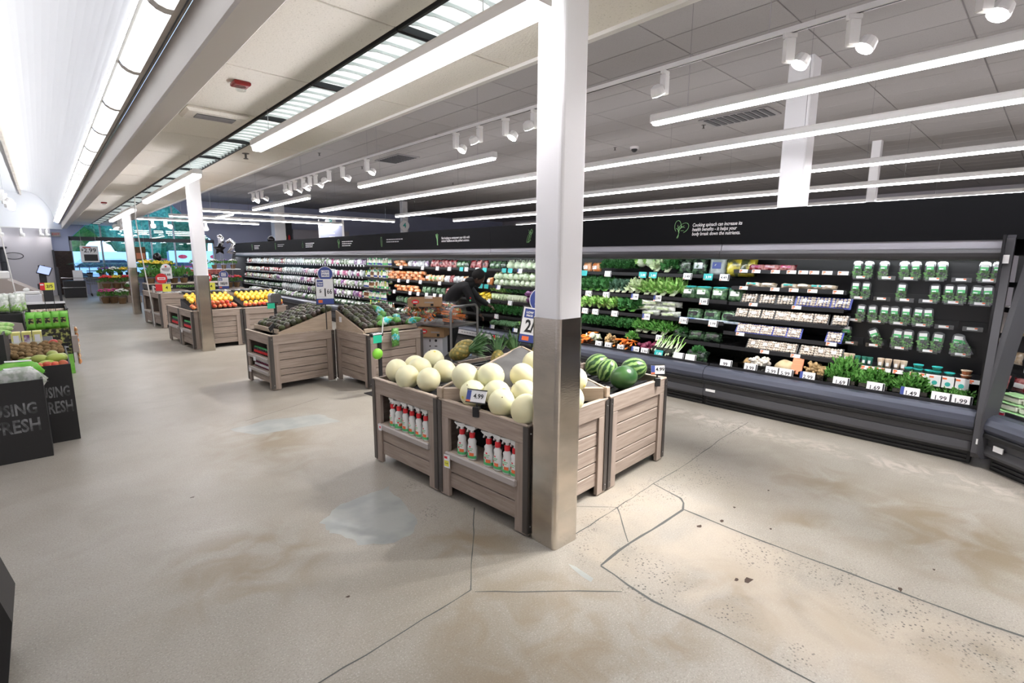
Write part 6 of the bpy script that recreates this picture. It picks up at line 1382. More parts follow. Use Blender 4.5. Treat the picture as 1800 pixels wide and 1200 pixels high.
    MB().cyl((0, .006, 0), (0, .006, .2), .006, n=6).build('pole', 'black_plastic', t); MB().bbox(-.12, .12, -.003, .003, .12, .40, .003).build('sheet', 'paper', t); MB().lathe([(.10, -.003), (.10, .003)], 20, M=Matrix.Translation((0, 0, .40)) @ Matrix.Rotation(PI/2, 4, 'X')).build('top_disc', 'paper', t); MB().ball((0, -.005, .43), (.02, .004, .02), 8, 6).build('mark', 'tag_red', t); text('10.88', .08, 'ink', t, (0, -.005, .22), bold=.001)
_signs()

# ------------------------------------------------------------------ teal sleeves, bag posts, cart, boxes
def _cart_area():
    q = random.Random(14)
    def teal(nm='avocado_sleeve'):
        def mk():
            o = pillow(.10, .22, .07, 5).build('avocado_sleeve', 'leaf_mid', smooth=True); kid(pillow(.104, .13, .078, 6).build('paper_label', 'sleeve', o, True, loc=(0, 0, .05))); return o
        return Kind(mk)
    K = teal()
    for i, (x, y, z, r, l) in enumerate(((.20, .10, .73, (.2, 1.2, .3), 'lying at the left'), (.30, .22, .76, (.3, 1.1, 1.2), 'lying behind the white bar'), (.48, .12, .74, (-.3, 1.2, .8), 'lying in the middle'), (.62, .16, .72, (.4, 1.3, -.5), 'lying at the right corner'), (.40, .25, .80, (.2, .9, 2.2), 'on top of the heap'))):
        K.place(bl(binF, x, y, z), 'teal and green avocado sleeve %s of the forward avocado bin' % l, 'bag', rot=r)
    K.place(bl(binF, .335, -.052, .475), 'teal and green avocado sleeve hanging over the front rim', 'bag', rot=(0, 0, RB+PI/2))
    t = thing('bag_stand', 'black bag stand with teal tag standing in front of the forward avocado bin', 'bag stand', (2.69, 5.10, 0), RB)
    MB().bbox(-.16, .16, -.11, .11, 0, .008, .004).build('base', 'black_plastic', t); MB().bbox(-.018, .018, -.012, .012, .008, .70, .004).build('post', 'black_plastic', t)
    MB().bbox(-.13, .02, -.05, -.01, .655, .70, .008).build('roll_bar', 'black_plastic', t); MB().cyl((-.12, -.056, .685), (.0, -.056, .685), .012, n=8).build('chrome_rod', 'chrome', t); MB().box(-.115, -.01, -.066, -.062, .59, .675).build('teal_tag', 'tag_green', t)
    MB().tube([(.03, .0, .60), (.045, .0, .74), (.06, .0, .86)], .008, 6).build('white_bar', 'spray_white', t)
    t = thing('lime_pouch', 'round lime green pouch hanging from the bag stand', 'pouch', (2.645, 5.07, .41)); MB().ball((0, 0, .05), (.062, .04, .062), 16, 10).build('pouch', 'lime', t, smooth=True); MB().tube([(0, 0, .11), (.0, .0, .18)], .003, 5).build('string', 'black_plastic', t)
    t = thing('bag_stand', 'black post with silver bag dispenser and green tag behind the aisle side avocado bin', 'bag stand', (2.40, 7.62, 0), RB)
    MB().bbox(-.12, .12, -.09, .09, 0, .01, .004).build('base', 'black_plastic', t); MB().bbox(-.016, .016, -.012, .012, .01, .86, .004).build('post', 'black_plastic', t); MB().xprism([(-.07, .86), (.07, .86), (.075, .98), (.05, 1.01), (-.05, 1.01), (-.075, .98)], -.05, .05).build('dispenser', 'chrome', t); MB().box(-.13, -.03, -.07, -.06, .80, .875).build('green_tag', 'tag_green', t); MB().box(-.14, .02, -.065, -.03, .87, .885).build('bracket', 'black_plastic', t)
    # stock cart
    t = thing('stock_cart', 'grey steel stock cart with looped end handle, loaded with carrot bags', 'cart', (3.76, 5.22, 0), R(14))
    MB().bbox(0, .56, 0, .92, .63, .655, .004).build('top_deck', 'cart_steel', t); MB().bbox(0, .56, 0, .92, .16, .18, .004).build('bottom_deck', 'cart_steel', t)
    for y in (0.0, .92):
        P = [(.0, y, .12), (.0, y, .82)]+[(.07-.07*math.cos(a*PI/10), y, .82+.08*math.sin(a*PI/10)) for a in range(1, 5)]+[(.07, y, .90), (.49, y, .90)]+[(.49+.07*math.sin(a*PI/10), y, .82+.08*math.cos(a*PI/10)) for a in range(1, 5)]+[(.56, y, .82), (.56, y, .12)]
        if y > .5: P = [(x, yy, min(z, .66)) for x, yy, z in P]
        MB().tube(P, .016, 8).build('handle_loop', 'cart_steel', t)
    for x in (.03, .53):
        for y in (.05, .87): MB().cyl((x-.015, y, .06), (x+.015, y, .06), .06, n=14).build('wheel', 'black_rubber', t); MB().box(x-.02, x+.02, y-.02, y+.02, .06, .16).build('caster', 'cart_steel', t)
    cw = lambda x, y, z: (3.76+x*math.cos(R(14))-y*math.sin(R(14)), 5.22+x*math.sin(R(14))+y*math.cos(R(14)), z)
    def cbag(loc, s, label, rz):
        o = tag(pillow(.34*s, .22, .26, 3).build('carrot_bag', 'clear_bag', smooth=True, loc=loc, rz=rz), label, 'bag')
        m = MB(); qq = random.Random(int(loc[1]*100))
        for k in range(26):
            y = qq.uniform(-.13, .13)*s; z = qq.uniform(.03, .17); x = qq.uniform(-.07, .07); a = qq.uniform(-.5, .5)
            m.tube([(x-.05*math.cos(a), y-.07*math.sin(a+.8), z), (x+.05*math.cos(a), y+.07*math.sin(a+.8), z+.02)], [.012, .006], 6)
        m.build('carrots', 'carrot', o, True); leaves(26, .06, .12*s, .05, .05, .03, 7).build('green_print', 'leaf_bright', o, loc=(0, 0, .12)); return o
    cbag(cw(.14, .80, .657), .85, 'clear bag of carrots at the far left end of the cart', R(14)); cbag(cw(.13, .50, .657), .8, 'clear bag of carrots in the middle of the cart under the cardboard box', R(14)); cbag(cw(.27, .16, .657), 1.3, 'large clear bag of carrots at the handle end of the cart', R(14)+PI/2); cbag(cw(.40, .42, .72), 1.2, 'clear bag of carrots lying on top at the back of the cart', R(14)+.6)
    def box(loc, rz, w, d, h, label, openbox):
        t = thing('cardboard_box', label, 'box', loc, rz); th = .008
        for x0, x1, y0, y1, n in ((-w/2, w/2, -d/2, -d/2+th, 'front_panel'), (-w/2, w/2, d/2-th, d/2, 'back_panel'), (-w/2, -w/2+th, -d/2+th, d/2-th, 'side_panel'), (w/2-th, w/2, -d/2+th, d/2-th, 'side_panel')): MB().box(x0, x1, y0, y1, 0, h).build(n, 'cardboard', t)
        MB().box(-w/2, w/2, -d/2, d/2, 0, th).build('bottom', 'cardboard', t)
        if not openbox: MB().box(-w/2, w/2, -d/2, d/2, h, h+.006).build('lid', 'cardboard', t)
        for x in (-.13, .10): MB().bbox(x-.018, x+.018, -d/2-.001, -d/2+.002, h*.1, h*.38, .008).build('hand_hole', 'black_matte', t)
        o = MB().lathe([(.05, -.0005), (.05, .0005)], 18, M=Matrix.Translation((-w*.27, -d/2-.001, h*.62)) @ Matrix.Rotation(PI/2, 4, 'X') @ Matrix.Scale(.62, 4, (0, 1, 0))).build('printed_oval', 'tag_red', t)
        MB().box(-w*.27-.03, -w*.27+.03, -d/2-.003, -d/2-.0015, h*.52, h*.66).build('oval_print', 'paper', t)
        MB().box(.0, .12, -d/2-.0015, -d/2, h*.45, h*.62).build('faded_print', 'taupe', t)
        if openbox: MB().lathe([(.055, .01), (.055, .13)], 16, M=Matrix.Translation((.04, .05, 0))).build('white_roll', 'spray_white', t)
    box(cw(.16, .58, .875), R(-38), .44, .30, .11, 'open cardboard box with red oval print on top of the carrot bags', True)
    box(cw(.16, .44, .475), R(-50), .36, .28, .13, 'closed cardboard box with red oval print under the cart deck', False)
    t = thing('perforated_crate', 'white plastic crate panel with round holes on the lower cart deck', 'crate', cw(.02, .50, .185), R(-48))
    MB().bbox(-.26, .26, 0, .30, 0, .285, .006).build('body', 'crate_white', t)
    for x, z, sx, sz in ((-.17, .24, .018, .018), (-.08, .24, .010, .02), (.09, .24, .008, .022), (.17, .24, .018, .018), (-.17, .165, .022, .007), (-.08, .165, .010, .010), (.09, .165, .010, .010), (.17, .165, .022, .007), (-.07, .105, .011, .011), (.08, .105, .011, .011), (-.15, .05, .012, .012), (.15, .05, .012, .012)):
        MB().lathe([(1, -.001), (1, .001)], 12, M=Matrix.Translation((x, -.001, z)) @ Matrix.Rotation(PI/2, 4, 'X') @ Matrix.Diagonal((sx, sz, 1, 1))).build('hole', 'ink', t)
    t = thing('spray_bottle', 'clear spray bottle with red trigger standing on the cart behind the crate', 'spray bottle', cw(.50, .10, .182), .5)
    MB().lathe([(.035, 0), (.038, .01), (.038, .09), (.014, .13), (.014, .14)], 12).build('bottle', 'spray_blue', t, smooth=True); MB().xprism([(-.05, .185), (-.05, .195), (.03, .20), (.03, .18), (.012, .17), (.012, .14), (-.012, .14), (-.012, .17)], -.011, .011).build('trigger', 'tag_red', t)
_cart_area()

# ------------------------------------------------------------------ the person
def skin_mesh(name, joints, edges, mat_, root, parent=None, sub=2):
    me = bpy.data.meshes.new(name); names = list(joints)
    me.from_pydata([joints[n][0] for n in names], [(names.index(a), names.index(b)) for a, b in edges], [])
    o = bpy.data.objects.new(name, me); COL.objects.link(o)
    with bpy.context.temp_override(object=o, active_object=o): bpy.ops.mesh.customdata_skin_add()
    for i, n in enumerate(names):
        r = joints[n][1]; v = me.skin_vertices[0].data[i]; v.radius = r if isinstance(r, tuple) else (r, r); v.use_root = (n == root)
    COL.objects.unlink(o)
    sk = o.modifiers.new('skin', 'SKIN'); sk.use_smooth_shade = True; sk.branch_smoothing = .6
    s = o.modifiers.new('sub', 'SUBSURF'); s.levels = sub; s.render_levels = sub
    m2 = evaluated(o); m2.materials.clear(); m2.materials.append(MAT(mat_))
    m2.polygons.foreach_set('use_smooth', [True]*len(m2.polygons))
    return put(name, m2, parent)
def _person():
    t = thing('person', 'person in a black hooded top bending over the stock cart toward the shelves', 'person', (0, 0, 0))
    d = Vector((.734, -.679, 0)); n = Vector((.679, .734, 0)); B = Vector((4.47, 6.29, 0))
    def P(a, b, z): v = B+d*a+n*b; return (v.x, v.y, z)
    # a: forward of the hips, b: away from the camera
    body = {'pelvis': (P(0, 0, .88), (.15, .17)), 'waist': (P(.10, 0, .99), (.15, .16)), 'chest': (P(.24, 0, 1.085), (.16, .175)), 'collar': (P(.335, 0, 1.12), (.09, .11)), 'neck': (P(.385, 0, 1.145), .062), 'head0': (P(.42, 0, 1.18), .075),
        'shN': (P(.30, -.17, 1.09), .075), 'elN': (P(.40, -.20, .86), .058), 'wrN': (P(.50, -.13, .69), .042), 'shF': (P(.30, .17, 1.09), .075), 'elF': (P(.46, .20, .90), .055), 'wrF': (P(.62, .14, .80), .042),
        'hipN': (P(.0, -.09, .82), .11), 'knN': (P(.06, -.10, .46), .078), 'anN': (P(-.02, -.10, .10), .055), 'toN': (P(.13, -.11, .045), .045), 'hipF': (P(.0, .09, .82), .11), 'knF': (P(.10, .10, .46), .078), 'anF': (P(.02, .10, .10), .055), 'toF': (P(.17, .11, .045), .045)}
    E = [('pelvis', 'waist'), ('waist', 'chest'), ('chest', 'collar'), ('collar', 'neck'), ('neck', 'head0'), ('chest', 'shN'), ('shN', 'elN'), ('elN', 'wrN'), ('chest', 'shF'), ('shF', 'elF'), ('elF', 'wrF'), ('pelvis', 'hipN'), ('hipN', 'knN'), ('knN', 'anN'), ('anN', 'toN'), ('pelvis', 'hipF'), ('hipF', 'knF'), ('knF', 'anF'), ('anF', 'toF')]
    skin_mesh('body', body, E, 'hoodie', 'pelvis', t)
    # head: skull, jaw, nose, ears, hair; it looks forward and down
    hc = Vector(P(.475, 0, 1.225))
    fw = (d*.80+Vector((0, 0, -.60))).normalized(); sd = n; up = sd.cross(fw) if sd.cross(fw).z > 0 else fw.cross(sd)
    M = Matrix(((sd.x, fw.x, up.x, hc.x), (sd.y, fw.y, up.y, hc.y), (sd.z, fw.z, up.z, hc.z), (0, 0, 0, 1)))
    def shape(p): return 1-.10*max(0, -p[2])*(1-p[1]*.5)
    h = MB(); h.ball((0, 0, .0), (.075, .095, .112), 20, 14, fn=shape, M=M); h.ball((0, .088, -.015), (.015, .022, .022), 10, 7, M=M); h.ball((0, .082, -.058), (.026, .014, .010), 10, 6, M=M); h.ball((0, .072, -.092), (.03, .022, .02), 10, 6, M=M)
    for s in (-1, 1): h.ball((s*.077, -.004, -.012), (.010, .020, .030), 8, 6, M=M); h.ball((s*.03, .084, .012), (.018, .010, .010), 8, 5, M=M)
    hd = h.build('head', 'skin', t, True)
    e = MB()
    for s in (-1, 1): e.ball((s*.03, .090, .010), (.010, .005, .006), 8, 5, M=M)
    e.build('eyes', 'paper', hd, True)
    fnh = lambda p: 1+.03*math.sin(p[0]*23)*math.sin(p[1]*21)+.02*math.sin(p[2]*31)
    hh = MB(); hh.ball((0, -.022, .034), (.094, .098, .102), 24, 16, fn=fnh, M=M); hh.build('hair', 'hair', t, True)
    be = MB(); be.ball((0, .052, -.088), (.055, .045, .034), 14, 9, M=M); be.build('beard', 'hair', t, True)
    MB().lathe([(.05, -.03), (.085, -.005), (.10, .03), (.085, .06), (.06, .05)], 16, M=Matrix.Translation(P(.36, 0, 1.14)) @ Matrix.Rotation(R(-38), 4, 'Z') @ Matrix.Rotation(R(-35), 4, 'X')).build('hood', 'hoodie', t, True)
    # hands
    for s, w, nx in (('N', Vector(P(.50, -.13, .69)), Vector(P(.56, -.11, .62))), ('F', Vector(P(.62, .14, .80)), Vector(P(.70, .12, .76)))):
        f = (nx-w).normalized(); r = f.cross(Vector((0, 0, 1))).normalized(); u = r.cross(f)
        m = {'w': (tuple(w-f*.02), .026), 'p': (tuple(w+f*.05), (.030, .022))}; ed = [('w', 'p')]
        o = skin_mesh('hand', m, ed, 'skin', 'w', t, 1)
        for k, (off, ln) in enumerate(((-.024, .060), (-.008, .070), (.008, .066), (.023, .052))):
            b0 = w+f*.055+r*off; MB().tube([b0, b0+f*ln*.45-u*.004, b0+f*ln*.75-u*.016, b0+f*ln*.9-u*.032], [.0095, .009, .008, .006], 7).build('finger', 'skin', o, True)
        b0 = w+f*.02-r*.026; MB().tube([b0, b0-r*.02+f*.02, b0-r*.024+f*.05], [.011, .010, .007], 7).build('thumb', 'skin', o, True)
    c = MB(); p = Vector(P(.375, -.262, .94)); c.ball(tuple(p), (.012, .012, .014), 8, 6); c.build('sleeve_patch', 'tag_red', t, True)
    c = MB(); p = Vector(P(.37, -.262, .905)); c.ball(tuple(p), (.013, .013, .014), 8, 6); c.build('sleeve_patch', 'label_green', t, True)
_person()

# ------------------------------------------------------------------ left side displays
def _left():
    q = random.Random(17)
    def bin_(x1, y0, w, d, h, label, mg, sx, txt=True):
        t = thing('display_bin', label, 'bin', (x1-w, y0, 0)); th = .012
        MB().box(0, w, 0, th, 0, h).build('front_panel', 'bin_black', t); MB().box(0, w, d-th, d, 0, h).build('back_panel', 'bin_black', t); MB().box(0, th, th, d-th, 0, h).build('side_panel', 'bin_black', t); MB().box(w-th, w, th, d-th, 0, h).build('side_panel', 'bin_black', t); MB().box(th, w-th, th, d-th, h-.09, h-.08).build('floor_insert', 'bin_black', t)
        if txt:
            text('USING', .122, 'worn_ink', t, (w-mg, -.002, h*.65), 'RIGHT', .003, sx=sx); text('FRESH', .138, 'worn_ink', t, (w-mg+.008, -.002, h*.65-.128), 'RIGHT', .003, sx=sx)
        return t
    bin_(-.09, 5.11, .80, .33, .605, 'black bin with worn white lettering nearest the camera on the left', .05, .68); bin_(.085, 5.455, .85, 1.15, .645, 'black bin with worn white lettering holding kiwis and mangoes', .025, .50)
    tag(MB().xprism([(-.25, .005), (-.21, .26), (-.28, .58), (-.9, .58), (-.9, .005)], 2.33, 2.62).build('display_box', 'bin_black'), 'dark display box cut off by the lower left edge of the view', 'display box')
    gb = bag('bag_lime', .3, .05, .2, 90, True, 'paper'); cb = bag('bag_pale', .32, .06, .22, 91, True)
    for i, (x, y, z, k) in enumerate(((-.22, 5.36, .62, gb), (-.50, 5.36, .62, gb), (-.22, 5.24, .57, cb), (-.50, 5.24, .57, cb))): k.place((x, y, z), ['lime green bag at the right in the nearest black bin', 'lime green bag at the left in the nearest black bin', 'clear produce bag on top at the right in the nearest black bin', 'clear produce bag on top at the left in the nearest black bin'][i], 'bag', rot=(.15, 1.3, PI/2+.1))
    Kk = Kind(lambda: MB().ball((0, 0, 0), (.026, .026, .034), 10, 7).build('kiwi', 'kiwi', smooth=True)); Km = Kind(lambda: MB().ball((0, 0, 0), (.044, .040, .062), 12, 8).build('mango', 'mango_green', smooth=True)); Kr = Kind(lambda: MB().ball((0, 0, 0), (.036, .036, .034), 10, 7).build('red_fruit', 'apple_red', smooth=True))
    for i in range(9):
        for j in range(8): Kk.place((-.30+i*.042+q.uniform(-.01, .01), 5.95+j*.075+q.uniform(-.012, .012), .645+.03*((i+j) % 2)+.004*j), 'brown kiwi heaped in the second black bin', 'kiwi', 'kiwis in the black bin', rot=(PI/2+q.uniform(-.4, .4), 0, q.uniform(-1.2, 1.2)))
    for i, (x, y, z) in enumerate(((-.10, 5.66, .675), (.0, 5.62, .68), (-.06, 5.56, .64), (-.17, 5.72, .655), (.035, 5.74, .66), (-.02, 5.80, .68))): Km.place((x, y, z), 'green mango, %s in the front part of the kiwi bin' % ['left of the top pair', 'right of the top pair', 'lowest in the middle', 'leftmost', 'at the right rim', 'nearest to the kiwis'][i], 'mango', rot=(PI/2, .2*i, 1.2+.4*i))
    for i in range(6): Kr.place((-.20+i*.048, 5.505, .635+.006*(i % 2)), 'red and orange fruit along the front rim of the kiwi bin', 'fruit', 'red fruit at the kiwi bin rim', rot=(q.uniform(0, 1), q.uniform(0, 1), 0))
    Kr.place((.0, 6.45, .70), 'red topped mango at the back of the kiwis', 'mango', scale=1.1)
    t = thing('display_bin', 'raised black box with melons at the left edge of the view', 'bin', (-.80, 5.50, .647)); MB().box(0, .52, 0, .012, 0, .27).build('front_panel', 'bin_black', t); MB().box(.508, .52, .012, .6, 0, .27).build('side_panel', 'bin_black', t); MB().box(0, .52, .588, .6, 0, .27).build('back_panel', 'bin_black', t); MB().box(0, .508, .012, .588, .15, .16).build('floor_insert', 'bin_black', t)
    mat('cantaloupe', (.55, .38, .22), .7, col2=(.62, .48, .32), scale=30, bump=.5, bscale=60)
    tag(MB().ball((0, 0, 0), .07, 14, 10).build('cantaloupe', 'cantaloupe', None, True, (-.36, 5.60, .875)), 'tan cantaloupe in the raised black box at the left edge', 'cantaloupe')
    for i in range(3): tag(MB().ball((0, 0, 0), (.032, .032, .10), 12, 8).build('corn_ear', 'leaf_bright', None, True, (-.34+.01*i, 5.78+.1*i, .90+.02*i), rot=(0, PI/2, .2*i)), 'green corn ear, %s, in the raised black box' % ['nearest', 'middle', 'farthest'][i], 'corn')
    t = thing('display_plinth', 'dark plinth behind the kiwi bin carrying the yellow cartons', 'plinth', (-.8, 6.66, 0)); MB().bbox(0, .80, 0, .75, 0, .66, .006).build('body', 'bin_black', t)
    mat('carton_yellow', (.72, .68, .22), .5, col2=(.75, .74, .60), scale=9, lo=.45, hi=.55)
    for i, x in enumerate((-.26, -.185, -.11)):
        o = tag(MB().bbox(-.034, .034, -.05, .05, 0, .13, .004).build('yellow_carton', 'carton_yellow', None, False, (x, 6.80, .662)), 'pale yellow carton, %s of the three behind the kiwis' % ['left', 'middle', 'right'][i], 'carton'); MB().box(-.02, .02, -.0515, -.05, .03, .10).build('label', 'paper' if i != 1 else 'bag_purple', o)
    t = thing('cardboard_divider', 'large tilted taupe panel at the left behind the raised black box', 'panel', (-.8, 7.35, .662)); MB().xprism([(0, 0), (.60, 0), (.58, .16), (.10, .26), (0, .26)], 0, .012).build('panel', 'taupe', t)
    # pistachio display with lime bags
    t = thing('pistachio_display', 'tall printed pistachio display reading the original plant-based protein', 'display', (-.23, 8.66, 0))
    MB().box(0, .40, 0, .36, 0, .60).build('carton', 'pist_print', t); MB().box(.27, .405, -.003, 0, 0, .26).build('lime_corner', 'bag_lime', t); MB().box(.06, .37, -.003, -.001, .33, .41).build('text_band', 'black_matte', t)
    text('THE ORIGINAL', .032, 'white_ink', t, (.19, -.005, .39), bold=.0006); text('PLANT-BASED PROTEIN', .029, 'white_ink', t, (.215, -.005, .355), bold=.0006)
    gb = bag('bag_lime', .10, .21, .05, 93, True, 'pist_print')
    for j in range(2):
        for i in range(5): gb.place((-.18+i*.077, 8.72+j*.14, .602), 'lime green pistachio bag standing on the printed display, %s row' % ['front', 'back'][j], 'bag', 'lime bags in the %s row' % ['front', 'back'][j], rz=PI/2+q.uniform(-.1, .1))
    t = thing('clip_strip', 'strip of small orange snack bags hanging on the aisle side of the pistachio display', 'clip strip', (.215, 8.75, 0)); MB().box(-.004, .004, .0, .05, .1, .62).build('strip', 'spray_white', t)
    ob = pillow(.09, .07, .04, 4).mesh('snack_bag', 'bag_orange', True)
    for i in range(7): put('snack_bag', ob, t, (.02, .03, .10+i*.07))
    for i in range(7): put('snack_bag', ob, t, (.02, .14, .10+i*.07))
    t = thing('side_rack', 'grey cardboard side rack beside the pistachio display', 'rack', (.18, 8.62, .28)); MB().bbox(0, .06, 0, .10, 0, .22, .004).build('body', 'taupe', t)
    # garlic crate behind
    t = thing('black_crate', 'black open crate with price strip behind the lime bags', 'crate', (-.26, 9.55, 0)); MB().box(0, .46, 0, .02, 0, .66).build('front_panel', 'bin_black', t); MB().box(0, .46, .9, .92, 0, .80).build('back_panel', 'bin_black', t); MB().box(.44, .46, .02, .9, 0, .78).build('side_panel', 'bin_black', t); MB().box(0, .44, .02, .9, .60, .62).build('floor_insert', 'bin_black', t); MB().box(-.0, .46, .88, .93, .80, .83).build('price_strip', 'paper', t)
    Kg = Kind(lambda: MB().ball((0, 0, 0), (.032, .032, .026), 10, 7).build('garlic_bulb', 'mush_white', smooth=True))
    for i in range(8):
        for j in range(4): Kg.place((-.20+i*.052, 9.6+j*.09, .65+.02*((i+j) % 2)), 'pale garlic bulb in the black crate behind the lime bags', 'garlic', 'garlic in the black crate')
    for i in range(6): bag('bag_tan', .08, .12, .05, 96).place((-.16+i*.06, 10.2, .622), 'small dark brown bag at the back of the black crate', 'bag', 'brown bags in the black crate', rz=PI/2)
    # bagged lettuce
    t = thing('display_bin', 'dark bin under the bagged romaine at the left edge', 'bin', (-.95, 8.9, 0)); MB().bbox(0, .70, 0, .6, 0, .80, .006).build('body', 'bin_black', t)
    def rb():
        o = pillow(.12, .24, .09, 7).build('lettuce_bag', 'bag_pale', smooth=True); kid(pillow(.118, .13, .094, 8).build('lettuce', 'leaf_bright', o, True, loc=(0, 0, .01))); return o
    K = Kind(rb)
    for i in range(4): K.place((-.62+i*.105, 9.0, .802), 'bagged romaine standing at the left edge, %s' % ['leftmost', 'second from left', 'third from left', 'rightmost beside the register'][i], 'lettuce bag', rz=PI/2)
    for i in range(4): K.place((-.58+i*.105, 9.2, .802), 'bagged romaine in the back row at the left edge', 'lettuce bag', 'back row of bagged romaine', rz=PI/2)
    # register island, pole, kiosk
    t = thing('checkout_counter', 'beige checkout counter sloping down at the far left', 'checkout counter', (-1.6, 17.6, 0)); MB().xprism([(0, 0), (1.55, 0), (1.55, .55), (.9, .95), (0, 1.05)], 0, 1.6).build('body', 'taupe', t); MB().box(0, .75, -.05, .3, 1.06, 1.28).build('register', 'dark_frame', t); MB().box(.05, .6, -.056, -.05, 1.09, 1.25).build('register_screen', 'screen', t); MB().bbox(.75, .98, .0, .25, .95, 1.15, .03).build('card_reader', 'fixture_white', t)
    t = thing('white_scale', 'white scale and receipt stand behind the bagged romaine', 'scale', (-.42, 11.6, 0)); MB().bbox(0, .36, 0, .3, 0, .88, .01).build('stand', 'crate_white', t); MB().bbox(.02, .34, .02, .28, .885, .93, .01).build('top_plate', 'spray_white', t); MB().bbox(.14, .22, .1, .18, .93, .99, .02).build('knob', 'spray_white', t)
    tag(MB().tube([(-.335, 10.4, .0), (-.335, 10.4, 1.02), (-.375, 10.2, 1.70), (-.44, 9.9, 2.6), (-.5, 9.7, 3.8)], .008, 6).build('white_pole', 'fixture_white'), 'thin slanted white pole rising behind the bagged romaine', 'pole')
    t = thing('self_checkout_kiosk', 'dark self checkout kiosk with a glowing tilted screen before the white wall', 'kiosk', (-.0, 20.2, 0)); MB().bbox(-.16, .14, 0, .35, 0, .72, .01).build('base', 'case_light', t); MB().bbox(-.10, .06, .15, .25, .72, 1.25, .01).build('column', 'dark_frame', t)
    M = Matrix.Translation((0.03, .05, 1.10)) @ Matrix.Rotation(R(-28), 4, 'X') @ Matrix.Rotation(R(20), 4, 'Y'); MB().bbox(-.15, .15, -.02, .02, -.14, .14, .01, M=M).build('monitor', 'black_plastic', t); MB().box(-.13, .13, -.023, -.021, -.12, .12, M=M).build('display_glass', 'screen', t)
    t = thing('aisle_barrier', 'black upright barrier post beside the kiosk', 'post', (.30, 19.5, 0)); MB().bbox(-.03, .03, -.03, .03, 0, 1.2, .005).build('post', 'dark_frame', t); MB().bbox(-.12, .12, -.12, .12, 0, .03, .005).build('base', 'dark_frame', t)
    t = thing('oval_sign', 'oval line sign on the white far wall', 'sign', (-.74, 26.59, 1.52)); MB().tube([(.26*math.cos(a*PI/16), 0, .12*math.sin(a*PI/16)) for a in range(33)], .012, 5).build('oval_ring', 'dark_frame', t)
    for k in range(3): MB().box(-.14+.02*k, .14-.02*k, -.004, 0, .04-.05*k, .055-.05*k).build('sign_print', 'dim_white', t)
    t = thing('round_column', 'dark round bracketed column piece left of the oval sign', 'column', (-1.03, 26.4, 0)); MB().lathe([(.09, 1.0), (.09, 1.28), (.12, 1.30), (.09, 1.32), (.09, 1.75), (.15, 1.80), (.15, 1.85)], 14).build('shaft', 'dark_frame', t); MB().lathe([(.09, 0), (.09, 1.0)], 14).build('lower_shaft', 'dark_frame', t)
    t = thing('exit_sign', 'small red exit sign high beside the white far wall', 'exit sign', (.52, 26.9, 2.36)); MB().bbox(-.14, .14, -.03, .03, -.09, .09, .01).build('box', 'grid_grey', t); text('EXIT', .11, 'exit_red', t, (0, -.033, 0), bold=.003)
_left()

